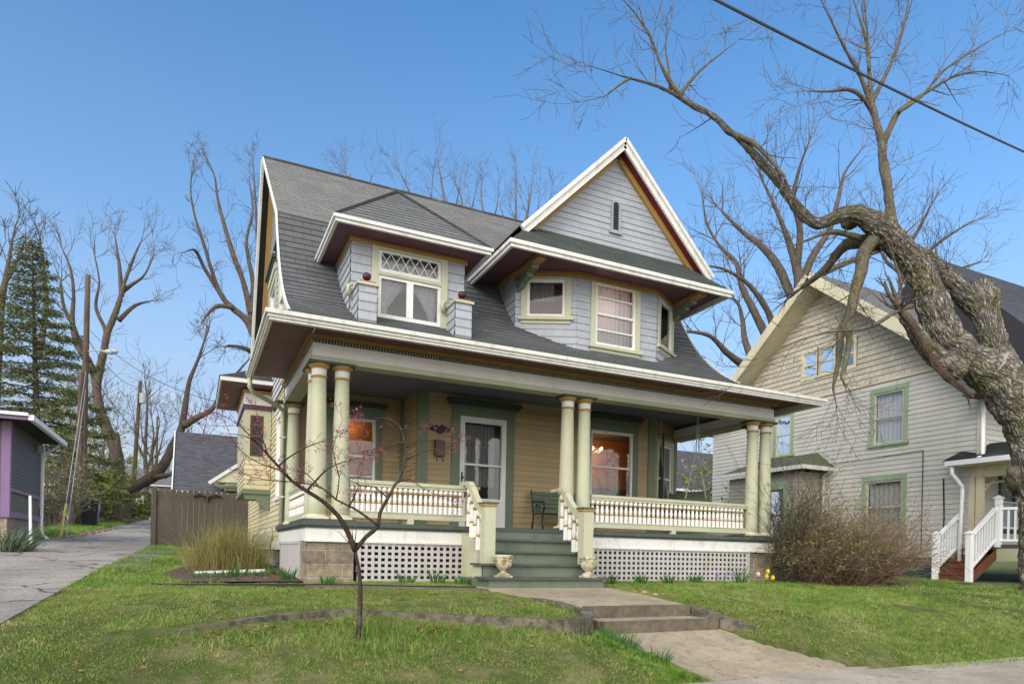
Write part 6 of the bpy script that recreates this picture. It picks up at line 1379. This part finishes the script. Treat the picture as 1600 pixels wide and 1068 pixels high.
for (nm, x0, y0, x1, y1, d, lab) in (('bare_tree', 655, 330, 625, 268, 40, 'bare treetop poking over the roof ridge above the left dormer'), ('bare_tree', 697, 330, 682, 240, 45, 'taller bare treetop over the ridge right of the left dormer'), ('bare_tree', 722, 335, 712, 285, 45, 'bushy bare treetop over the middle of the ridge'), ('bare_tree', 758, 345, 752, 285, 45, 'thin bare treetop over the ridge right of the middle'), ('bare_tree', 806, 350, 806, 275, 48, 'slender upright bare treetop left of the steep gable'), ('bare_tree', 822, 350, 832, 280, 46, 'bare treetop leaning right just left of the steep gable'), ('bare_tree', 560, 310, 538, 262, 44, 'faint bare twigs over the left part of the ridge'), ('bare_tree', 840, 340, 865, 320, 44, 'low bare branches touching the steep gable rake')):
    xm, ym = (x0 + x1) / 2 + random.uniform(-4, 4), (y0 + y1) / 2
    bare(nm, at(x0, 560, d), lab, [([(x0 + 4, 560, 4), (x0, y0 + 30, 3), (x0, y0, 2.5), (xm, ym, 2), (x1, y1, 1)], 0, 1), ([(x0, y0 + 25, 2), (x0 + 14, y0 - 5, 1.5), (x0 + 20, y0 - 32, 1)], 0, -1), ([(x0, y0 + 30, 2), (x0 - 14, y0, 1.5), (x0 - 24, y0 - 25, 1)], 0, 1)], d, twigM, rmin=.008, tl=1.5, tw=.35, lv=2, up=.4, start=.5, tmat=twigM)
for (x, yt, d, r, lab) in ((228, 600, 75, 4, 'slim bare tree between the leaning pole and the far thin pole'), (238, 650, 85, 3, 'small bare tree left of the garage at the alley end'), (162, 650, 70, 3, 'small bare tree behind the pollarded trunk'), (300, 690, 60, 3, 'small bare tree over the garage roof'), (110, 650, 60, 4, 'bare young tree between the spruce and the lamp pole')):
    bare('bare_tree', at(x, 810, d), lab, [([(x, 820, r), (x + 1, 760, r), (x - 1, 710, r * .8), (x + 2, yt + 30, r * .6), (x - 1, yt, r * .4)], 0, 0), ([(x, 740, r * .6), (x + 12, 700, r * .5), (x + 22, 660, r * .3)], 0, 1), ([(x, 720, r * .6), (x - 14, 690, r * .5), (x - 18, 655, r * .3)], 0, -1)], d, greybark, rmin=.02, tl=3.0, tw=.8, lv=2, up=.4)

def leafcloud(q, c, rad, n, size, squash=1., flat=False, ori=None):
    for _ in range(n):
        u = V3((random.gauss(0, 1), random.gauss(0, 1), random.gauss(0, 1))).normalized() * (random.random() ** .4)
        p = V3(c) + V3((u.x * rad, u.y * rad, u.z * rad * squash)); s = size * random.uniform(.5, 1.4)
        a = V3((random.gauss(0, 1), random.gauss(0, 1), random.gauss(0, .6))).normalized(); b = a.cross(V3((random.gauss(0, 1), random.gauss(0, 1), random.gauss(0, 1)))).normalized()
        q.face([p - a * s, p + b * s * .45, p + a * s, p - b * s * .45])
# --- spruce
cb = at(62, 830, 42); ct = at(50, 372, 42); SPR = thing('spruce_tree', tuple(cb), 'tall dark green spruce with drooping boughs behind the grey building', 'tree')
q = M(); q.tube([cb.lerp(ct, i / 10) for i in range(11)], [.32 * (1 - i / 10.5) for i in range(11)], 8); q.build('trunk', darkbark, SPR)
qb = M(); qn = M(); Hh = (ct - cb).length
for i in range(150):
    t = (i / 150) ** .95; p = cb.lerp(ct, .04 + .955 * t); ln = (6.6 * (1 - t) ** .95 + .3) * random.uniform(.55, 1.15); a = i * 2.399 + random.uniform(-.3, .3)
    d = V3((cos(a), sin(a), .12)); pts = [p]; n = 6
    for k in range(n): pts.append(p + V3((d.x, d.y, 0)) * ln * (k + 1) / n + ZU * (ln * (.10 * (k + 1) / n - .34 * ((k + 1) / n) ** 1.6 + (.12 if k == n - 1 else 0)) + (.6 * t) * (k + 1) / n * ln * .5))
    qb.tube(pts, [.045 * (1 - k / (n + 1)) for k in range(n + 1)], 4, cap=False)
    m_ = int(ln * 18) + 4
    for k in range(m_):
        s = .25 + .77 * ((k + random.random()) / m_) ** .8; f = s * n; j = min(int(f), n - 1); c_ = pts[j].lerp(pts[j + 1], f - j); wd = .12 + .35 * (1 - s) * min(1, ln / 3) + .10
        sd_ = V3((-d.y, d.x, 0)) * random.uniform(-1, 1) * wd * 1.6; c_ = c_ + sd_ - ZU * abs(random.gauss(0, .10))
        for _ in range(6):
            v = V3((random.gauss(0, 1) + d.x, random.gauss(0, 1) + d.y, random.gauss(0, .45) - .25)).normalized() * random.uniform(.13, .30); w_ = v.cross(V3((random.gauss(0, 1), random.gauss(0, 1), random.gauss(0, 1)))).normalized() * .035; o = c_ + V3((random.gauss(0, .1), random.gauss(0, .1), random.gauss(0, .06)))
            qn.face([o, o + v * .5 + w_, o + v, o + v * .5 - w_])
qb.build('branches', darkbark, SPR); qn.build('needles', needleM, SPR)
# --- budding trees and brush in the distance (each its own plant)
def budding(name, base, label, h, rad, n, leaf, stems=9, cat='shrub', lm=budM, tm=None, rm=.008, lv=2):
    tm = tm or twigM; n = int(n * 1.8)
    t = thing(name, tuple(base), label, cat); q = M(); q.tips = []; b = V3(base)
    for _ in range(stems):
        a = random.uniform(0, 2 * pi); k = random.uniform(.1, 1) * rad / h; twig(q, b + V3((cos(a), sin(a), 0)) * .08 * rad, V3((cos(a) * k, sin(a) * k, 1)).normalized(), h * random.uniform(.45, .8), rm * 2.2, lv, rm, .25, .4, (3, 4), 5)
    q.build('stems', tm, t); ql = M()
    tips = q.tips
    for _ in range(n):
        p, d = random.choice(tips); leafcloud(ql, p - d * random.uniform(0, .5) * h * .2, .05 * h, 1, leaf)
    ql.build('leaves', lm, t); return t
def gnd(x, y, d): p = at(x, y, d); return (p.x, p.y, gz(p.x, p.y) - .05)
budding('young_tree', gnd(118, 820, 55), 'yellow-green budding tree left of the lamp pole', 9, 3.2, 1500, .13, 10, 'tree', rm=.012, lv=3); budding('young_tree', gnd(78, 820, 58), 'olive budding tree below the spruce boughs', 8, 3.4, 1300, .14, 10, 'tree', rm=.012, lv=3)
budding('shrub', gnd(164, 822, 46), 'yellow-green forsythia hedge behind the pale fence', 3.2, 1.6, 2600, .11, 16, lm=budM); budding('shrub', gnd(150, 822, 44), 'yellowish hedge top beside the bin', 2.6, 1.0, 600, .09, 12)
budding('shrub', gnd(222, 818, 60), 'round dark green clipped bush at the foot of the leaning pole', 1.6, 1.5, 1500, .13, 14, lm=shrubleaf)
for i, x in enumerate((66, 82, 98, 110)): budding('brush', gnd(x, 828, 34), ['tangle of bare brush beside the grey building', 'bare brush over the first black bin', 'bare brush behind the white post', 'bare brush next to the dark fence stretch'][i], 3.4, 1.6, 120, .06, 12, tm=twigM, lv=2, rm=.010)
for i, (x, d) in enumerate(((1075, 30), (1120, 27), (1150, 29), (1180, 24))): budding('shrub', gnd(x, 860, d), ['yellow-budding shrub seen over the porch rail, leftmost', 'yellow-budding shrub seen over the porch rail beside the swing', 'thin budding shrub in front of the cream house wall', 'bare reddish shrub behind the right porch columns'][i], 4.2 if i < 3 else 2.6, 1.8, 420, .09, 10, rm=.010)
for i in range(5):
    budding('young_tree', gnd(205 + i * 14, 812, 95 + i * 4), 'hazy budding tree at the far end of the alley, no. %s from the left' % ['one', 'two', 'three', 'four', 'five'][i], 8, 4, 700, .2, 10, 'tree', rm=.018)

# --- big twiggy shrub on the right
SH2 = thing('shrub', (10.4, -.75, -.15), 'large reddish-brown twiggy shrub between the porch corner and the cream house', 'shrub')
q = M(); q.tips = []; lq = M()
for i in range(620):
    a = random.uniform(0, 2 * pi); rr = sqrt(random.random()); bx_, by_ = 10.35 + 1.0 * rr * cos(a), -.55 + .55 * rr * sin(a)
    k = .25 + .9 * rr; d = V3((cos(a) * k + random.gauss(0, .25), sin(a) * k * .7 + random.gauss(0, .25), 1.0)).normalized(); h = random.uniform(.75, 1.30) * (1.15 - .35 * rr)
    twig(q, V3((bx_, by_, gz(bx_, by_) - .02)), d, h, .010, 2, .0035, .12, .5, (2, 3), 5)
for (p, d) in q.tips:
    if p.z > .25 and random.random() < (1.0 if p.x < 10.4 else .45): leafcloud(lq, p, .06, 2 if p.x < 10.2 else 1, .024)
q.build('stems', shrubtwig, SH2); lq.build('leaves', shrubleaf, SH2)
SH3 = thing('shrub', (8.95, -.35, -.1), 'upright thin shrub with dark stems hugging the right porch corner', 'shrub'); q = M(); q.tips = []; lq = M()
for i in range(60):
    a = random.uniform(0, 2 * pi); bx_, by_ = 9.15 + .28 * cos(a), -.35 + .2 * sin(a); twig(q, V3((bx_, by_, gz(bx_, by_))), V3((random.gauss(0, .14), random.gauss(0, .14), 1)).normalized(), random.uniform(.9, 1.7), .009, 2, .0035, .2, .4, (2, 3), 5)
for (p, d) in q.tips:
    if random.random() < .5: leafcloud(lq, p, .05, 1, .022)
q.build('stems', darkbark, SH3); lq.build('leaves', shrubleaf, SH3)

# --- dry bush left of the porch
def blades(q, n, cx, cy, sx_, sy_, h0, h1, w_, lean, zf=gz, seg=2):
    for _ in range(n):
        a = random.uniform(0, 2 * pi); rr = sqrt(random.random()); x, y = cx + sx_ * rr * cos(a), cy + sy_ * rr * sin(a); z = zf(x, y) - .01; h = random.uniform(h0, h1)
        out = V3((cos(a) * rr, sin(a) * rr, 0)) * lean + V3((random.gauss(0, 1), random.gauss(0, 1), 0)) * lean * .45; b = random.uniform(0, pi); s = V3((cos(b), sin(b), 0)) * w_ * random.uniform(.6, 1.2)
        p0 = V3((x, y, z)); p1 = p0 + out * h * .4 + ZU * h * .55; p2 = p0 + out * h * 1.1 + ZU * h
        q.face([p0 - s, p0 + s, p1 + s * .8, p1 - s * .8]); q.face([p1 - s * .8, p1 + s * .8, p2])
DB = thing('ornamental_grass', (-.85, 3.6, .1), 'clump of tall dry yellow-green stalks in front of the plank fence', 'plant')
q = M(); [blades(q, 190, random.uniform(-1.4, -.35), random.uniform(3.0, 4.0), .22, .2, .3, random.uniform(.7, 1.1), .0035, random.uniform(.2, .6)) for _ in range(9)]; q.build('stalks', grassdry, DB)
q = M(); [blades(q, 100, random.uniform(-1.4, -.35), random.uniform(3.0, 4.0), .2, .2, .4, random.uniform(.7, 1.15), .0045, random.uniform(.2, .5)) for _ in range(9)]; q.build('green_stalks', leafy('green_stalks', [(.10, .14, .03), (.2, .25, .06), (.30, .31, .1)], trans=.2, sc=3), DB)
q = M(); q.beam((-1.45, 2.35, gz(-1.4, 2.3) + .04), (-.35, 2.25, gz(-.3, 2.2) + .05), .09, .05); tag(q.build('garden_board', oldwhite), 'pale weathered board lying at the edge of the mulch bed', 'board')
def clump(x, y, n, h, w_, name, label, cat, m_, group=None, r=.09, lean=.45):
    q = M(); blades(q, n, x, y, r, r, h * .6, h, w_, lean); o = q.build(name, m_, None, org=(x, y, gz(x, y))); return tag(o, label, cat, group)
GB = 'bulb plants sprouting in the beds'
for i, (x, y, nm) in enumerate([(-1.35, 1.55, 'left end of the mulch bed'), (-1.05, 1.35, 'mulch bed, second from the left'), (-.8, 1.5, 'middle of the mulch bed'), (-.55, 1.3, 'mulch bed in front of the board'), (-.3, 1.45, 'mulch bed near the lavender boards'), (-.2, .45, 'corner by the stone pier'), (.25, -.32, 'front of the stone pier'), (1.35, -.42, 'lattice panel, left clump'), (1.8, -.5, 'lattice panel, middle clump'), (2.15, -.6, 'lattice panel beside the steps')]):
    clump(x, y, 34, .17 + .05 * (i % 3), .011, 'bulb_plant', 'green bulb leaves sprouting at the ' + nm, 'plant', bulbM, GB, .10 if i not in (0, 1, 2) else .13)
for i, (x, y, nm) in enumerate([(4.85, -.5, 'just right of the right urn'), (5.5, -.45, 'left part of the right lattice'), (6.1, -.42, 'middle of the right lattice'), (6.7, -.45, 'right lattice, under the porch swing'), (7.7, -.5, 'right end of the lattice, tall and bluish')]):
    clump(x, y, 36, .22 if i < 4 else .38, .010, 'bulb_plant', 'green bulb leaves growing at the ' + nm, 'plant', bulbM, GB)
def flower(x, y, h, r, m_, label, grp, spike=False):
    t = thing('flower', (x, y, gz(x, y)), label, 'flower', grp); q = M(); z = gz(x, y); q.tube([(x, y, z), (x + .01, y, z + h)], .004, 4); q.build('stem', bulbM, t); q = M()
    if spike: leafcloud(q, (x + .01, y, z + h - .02), .03, 26, .016, 2.2)
    else:
        for k in range(6): a = k * pi / 3; c_ = V3((x + .01, y - .005, z + h)); q.face([c_, c_ + V3((cos(a - .4) * r * .7, -.01, sin(a - .4) * r * .7)), c_ + V3((cos(a) * r, -.015, sin(a) * r)), c_ + V3((cos(a + .4) * r * .7, -.01, sin(a + .4) * r * .7))])
        q.tube([(x + .01, y - .005, z + h), (x + .01, y - .04, z + h)], [r * .35, r * .45], 8)
    q.build('petals', m_, t)
for i, (x, y) in enumerate([(7.0, -.62), (7.08, -.55), (7.17, -.66), (7.26, -.57), (7.36, -.64), (7.45, -.58), (7.54, -.66)]): flower(x, y, .16 + .02 * (i % 3), .03, hyaM, 'small violet hyacinth spike in the row by the right lattice', 'violet hyacinths by the right lattice', True)
for i, (x, y, h, l) in enumerate([(8.02, -.82, .26, 'uppermost of the yellow daffodils by the porch corner'), (7.95, -.86, .17, 'lower left of the yellow daffodils by the porch corner'), (8.06, -.9, .15, 'lower right of the yellow daffodils by the porch corner')]): flower(x, y, h, .055, daffM, l, 'daffodils by the porch corner')
flower(7.86, -.75, .2, .05, palep, 'pale cream daffodil left of the yellow ones', 'daffodils by the porch corner'); flower(.62, -.42, .24, .03, hyaM, 'violet hyacinth spike beside the stone pier and redbud trunk', None, True)
clump(2.72, -3.95, 60, .22, .008, 'iris_clump', 'iris leaves along the left edge of the lower walk, upper clump', 'plant', bulbM, 'iris leaves by the walk', .16); clump(2.84, -4.35, 50, .18, .008, 'iris_clump', 'iris leaves along the left edge of the lower walk, lower clump', 'plant', bulbM, 'iris leaves by the walk', .15); clump(2.7, -3.75, 50, .2, .008, 'iris_clump', 'iris leaves below the curved end of the retaining curb', 'plant', bulbM, 'iris leaves by the walk', .13)
yb = at(8, 858, 15); q = M(); blades(q, 260, yb.x, yb.y, .35, .35, .5, .85, .022, .75, lambda x, y: yb.z - .25); tag(q.build('yucca', yuccaM), 'spiky grey-green yucca at the left edge beside the brick base', 'plant')

# --- redbud in front
RB = thing('redbud_tree', (-.05, -3.55, -.45), 'young redbud with pink buds on the lower lawn', 'tree')
RD = 6.35
rb = [
 ([(560, 1022, 8), (560, 1000, 6), (562, 960, 5.2), (563, 920, 5.6), (560, 885, 5.2), (554, 855, 4.6)], 0, 0),
 ([(555, 860, 5.5), (543, 830, 5), (528, 805, 4.5), (505, 783, 4), (480, 767, 4), (455, 750, 3.5), (435, 728, 3.2), (420, 712, 3), (402, 692, 2), (380, 680, 1.5), (350, 677, 1)], 0, -.7),
 ([(556, 858, 4.5), (572, 838, 4), (590, 822, 4), (594, 800, 3.5), (606, 778, 3.2), (618, 755, 3), (630, 732, 3), (634, 715, 2.8), (632, 690, 2.2), (626, 668, 2), (612, 656, 1.6), (596, 652, 1.4), (580, 655, 1)], 0, .5),
 ([(630, 690, 1.8), (608, 698, 1.4), (585, 702, 1), (555, 708, .8)], .3, .6), ([(628, 672, 1.5), (640, 668, 1.2), (655, 664, 1), (665, 667, .6)], .3, .6), ([(632, 700, 1.5), (655, 690, 1), (680, 686, .7), (695, 680, .5)], .4, .2), ([(628, 680, 1.4), (612, 700, 1.2), (590, 704, .8)], .4, 0),
 ([(590, 820, 2.6), (570, 805, 2.4), (550, 792, 2), (525, 780, 1.8), (505, 763, 1.6), (480, 755, 1.4), (455, 752, 1.2), (425, 750, 1), (395, 745, .8), (370, 735, .7), (345, 728, .5)], 0, -.3),
 ([(455, 748, 1.8), (440, 735, 1.6), (418, 728, 1.2), (390, 715, 1), (365, 690, .8), (352, 660, .5)], -.5, -.8), ([(480, 766, 2), (505, 738, 1.5), (525, 725, 1.2), (552, 718, 1), (575, 712, .6)], -.3, -.7),
 ([(435, 728, 1.8), (450, 715, 1.4), (475, 700, 1.2), (500, 690, 1), (530, 680, .7), (545, 668, .5)], -.5, -.9), ([(420, 712, 1.6), (412, 690, 1.2), (405, 665, 1), (400, 640, .6)], -.6, -.2),
 ([(402, 692, 1.4), (378, 668, 1), (360, 655, .8), (340, 645, .5)], -.6, -1), ([(618, 755, 1.8), (640, 748, 1.2), (660, 762, 1), (690, 775, .8), (705, 783, .5)], .3, 0),
 ([(634, 718, 1.6), (655, 708, 1.2), (675, 702, 1), (695, 700, .8), (712, 692, .5)], .4, .1), ([(606, 778, 1.6), (585, 760, 1.2), (560, 757, 1), (540, 745, .6)], .2, .6),
 ([(545, 792, 1.5), (560, 760, 1), (558, 735, .7), (570, 715, .5)], 0, -.5), ([(525, 780, 1.4), (530, 745, 1), (520, 700, .8), (535, 655, .5), (528, 640, .4)], 0, .4), ([(500, 762, 1.2), (480, 740, 1), (462, 735, .6)], 0, -.5)]
rb = [([(x, y, r * .84) for x, y, r in pl], a, b) for pl, a, b in rb]
tips = limbs(RB, rb[:3], RD, redbark, .002, .22, 1.5, 1, jit=.05, nside=10, start=.45, kids=(1, 2)); tips += limbs(RB, rb[3:], RD, redbark, .0016, .15, 11, 1, jit=.05, start=.2, kids=(1, 2), up=.1)
q = M()
for pl, d0, d1 in rb[7:] + [rb[1]]:
    k = len(pl)
    for i in range(k - 1):
        for _ in range(9):
            t = random.random(); x = pl[i][0] * (1 - t) + pl[i + 1][0] * t; y = pl[i][1] * (1 - t) + pl[i + 1][1] * t; d = RD + d0 + (d1 - d0) * (i + t) / (k - 1)
            if random.random() < .55 + .0015 * (600 - x): leafcloud(q, at(x, y, d) + V3((random.gauss(0, .015), random.gauss(0, .015), random.gauss(0, .015))), .014, 3, .008)
for (p, d) in tips:
    if p.z > .6 and random.random() < .75:
        leafcloud(q, p, .022, random.randint(3, 9), .008)
        if random.random() < .3: leafcloud(q, p - d * .05, .04, random.randint(6, 20), .009)
q.build('blossom', blossM, RB)

# ================================================================ grass, fallen leaves
def in_poly(x, y, pl):
    c_ = np.zeros(len(x), bool); n = len(pl)
    for i in range(n):
        x0, y0 = pl[i]; x1, y1 = pl[(i + 1) % n]; k = ((y0 > y) != (y1 > y)); xi = (x1 - x0) * (y - y0) / (y1 - y0 + 1e-9) + x0; c_ ^= k & (x < xi)
    return c_
gxs = np.array(xs); gys = np.array(ys)
GZG = np.array([[gz(float(a), float(b)) + (hum(a, b) if b < 0 and b > -4.6 else 0) for a in gxs] for b in gys])
def zgrid(x, y):
    i = np.clip(np.searchsorted(gxs, x) - 1, 0, len(gxs) - 2); j = np.clip(np.searchsorted(gys, y) - 1, 0, len(gys) - 2)
    fx = (x - gxs[i]) / (gxs[i + 1] - gxs[i]); f_y = (y - gys[j]) / (gys[j + 1] - gys[j])
    return GZG[j, i] * (1 - fx) * (1 - f_y) + GZG[j, i + 1] * fx * (1 - f_y) + GZG[j + 1, i] * (1 - fx) * f_y + GZG[j + 1, i + 1] * fx * f_y
def vnoise(x, y, s, seed):
    r = np.random.RandomState(seed).rand(64, 64); X = x * s + 100; Y = y * s + 100; i = np.floor(X).astype(int); j = np.floor(Y).astype(int); a = X - i; b = Y - j; a = a * a * (3 - 2 * a); b = b * b * (3 - 2 * b)
    g_ = lambda p, q_: r[p % 64, q_ % 64]; return g_(i, j) * (1 - a) * (1 - b) + g_(i + 1, j) * a * (1 - b) + g_(i, j + 1) * (1 - a) * b + g_(i + 1, j + 1) * a * b
def grassfield(name, n, x0, x1, y0, y1, h, w_, excl, kind='stuff', mat_=grassM, power=1., thr=.30):
    x = RS.uniform(x0, x1, n); y = y0 + (y1 - y0) * RS.rand(n) ** power
    keep = np.ones(n, bool)
    for pl in excl: keep &= ~in_poly(x, y, pl)
    dn = .5 * vnoise(x, y, 1.1, 3) + .5 * vnoise(x, y, 5.3, 5); keep &= (dn + RS.rand(n) * .35 > thr + .16); x, y, dn = x[keep], y[keep], dn[keep]; n = len(x)
    z = zgrid(x, y) - .004; hh = h * (.25 + 1.5 * dn) * RS.uniform(.5, 1.25, n); a = RS.uniform(0, 2 * np.pi, n); l = RS.normal(0, .6, (n, 2)) * hh[:, None]; s = np.stack([np.cos(a), np.sin(a)], 1) * w_
    V = np.zeros((n, 5, 3)); V[:, 0, :2] = np.stack([x, y], 1) - s; V[:, 1, :2] = np.stack([x, y], 1) + s; V[:, 0, 2] = V[:, 1, 2] = z
    V[:, 2, :2] = np.stack([x, y], 1) + l * .4 + s * .8; V[:, 3, :2] = np.stack([x, y], 1) + l * .4 - s * .8; V[:, 2, 2] = V[:, 3, 2] = z + hh * .6; V[:, 4, :2] = np.stack([x, y], 1) + l * 1.1; V[:, 4, 2] = z + hh
    me = bpy.data.meshes.new(name); me.vertices.add(n * 5); me.vertices.foreach_set('co', V.reshape(-1)); idx = np.arange(n)[:, None] * 5
    lp = np.concatenate([idx + np.array([0, 1, 2, 3]), idx + np.array([3, 2, 4])], 1).reshape(-1); me.loops.add(n * 7); me.loops.foreach_set('vertex_index', lp.astype(np.int32))
    st = (np.arange(n)[:, None] * 7 + np.array([0, 4])).reshape(-1); me.polygons.add(n * 2); me.polygons.foreach_set('loop_start', st.astype(np.int32)); me.polygons.foreach_set('loop_total', np.tile([4, 3], n).astype(np.int32))
    me.materials.append(mat_); me.update(); me.validate(); o = bpy.data.objects.new(name, me); COL.objects.link(o); return tag(o, kind=kind)
walk_ex = [(2.15, -1.1), (2.2, -1.5), (2.45, -2.3), (2.76, -3.06), (2.74, -3.5), (2.8, -3.8), (2.95, -4.3), (3.1, -4.93), (5.35, -4.96), (4.95, -4.5), (4.6, -4.05), (4.42, -3.5), (4.32, -3.1), (4.28, -2.2), (4.25, -1.5), (4.2, -1.1)]
alley_ex = [(-9, -9), (-3.12, -9), (-3.0, -2), (-2.95, 3.5), (-2.62, 11.5), (-2.6, 16), (-3.2, 30), (-9, 30)]
mulch_ex = [(-1.6, .9), (-1.9, 2.6), (-1.6, 4.2), (0, 4.2), (0, .0)]; house_ex = [(-.06, -.12), (8.95, -.12), (8.95, 3), (8.7, 12), (-.05, 12)]; step_ex = [(2.2, -1.4), (4.25, -1.4), (4.25, 0), (2.2, 0)]
curb_ex = [(p[0], p[1] - .03) for p in cl] + [(p[0] - .02, p[1] + .16) for p in cl[::-1]]
strip_ex = [(-.1, -.60), (1.1, -1.02), (2.2, -1.24), (2.25, -1.54), (1.1, -1.32), (-.15, -.86)]
EX = [walk_ex, alley_ex, mulch_ex, house_ex, step_ex, curb_ex, strip_ex, [(2.4, -3.4), (2.8, -3.4), (2.8, -2.2), (2.4, -2.2)]]
grassfield('grass', 230000, -3.3, 9.5, -4.97, 1.2, .029, .0026, EX)
grassfield('dry_grass', 110000, -3.3, 9.5, -4.97, 1.2, .024, .0028, EX, mat_=grassdry, thr=.1)
grassfield('grass', 90000, 5.0, 20, -5.2, 3.0, .05, .004, EX + [[(9.4, -1.2), (11.6, -1.2), (11.6, .1), (9.4, .1)], [(15, -3), (26, -3), (26, 4), (15, 4)]])
grassfield('grass', 30000, -3.2, 0, .5, 12, .06, .004, EX)
grassfield('grass', 9000, 2.5, 2.95, -4.9, -3.6, .05, .003, [walk_ex], thr=.2)
grassfield('grass', 2500, -2.1, 2.5, -4.1, -3.0, .10, .003, EX, thr=.42)
grassfield('grass', 14000, -7.6, -5.6, 16.5, 60, .16, .02, [])
q = M()
def fallen(x, y, s):
    z = float(zgrid(np.array([x]), np.array([y]))[0]) + random.uniform(.012, .04); a = random.uniform(0, 6.28); n = 7; pts = []
    for k in range(n * 2): r = s * (1 if k % 2 else .5) * random.uniform(.7, 1.2); t = a + k * pi / n; pts.append((x + r * cos(t), y + r * sin(t), z + random.uniform(-.3, .5) * s * .8))
    q.face(pts)
for _ in range(220):
    x, y = random.uniform(-2.6, 9), random.uniform(-4.9, -1.6)
    if not any(in_poly(np.array([x]), np.array([y]), p)[0] for p in EX): fallen(x, y, random.choice([.01, .012, .016, .02, .035]))
for _ in range(60): x = random.uniform(-1.8, 2.6); fallen(x, itp(x, CURB) - random.uniform(.05, .25), random.uniform(.015, .04))
for _ in range(260): fallen(random.uniform(-1.6, -.05), random.uniform(.8, 3.6), random.uniform(.015, .045))
for _ in range(120): fallen(random.uniform(-5.8, -5.0), random.uniform(16.5, 30), random.uniform(.04, .09))
tag(q.build('leaf_litter', litterM), kind='stuff')
for x, y, s, lb in ((4.50, -1.9, .05, 'largest'), (4.43, -1.78, .03, 'smallest'), (4.55, -2.1, .04, 'nearest')):
    q = M(); q.lathe((x, y, gz(x, y)), [(s, -.01), (s * 1.1, s * .4), (s * .5, s * .8)], 7); tag(q.build('stone', conc), lb + ' of the small pale stones beside the right edge of the walk', 'stone', 'stones by the walk')
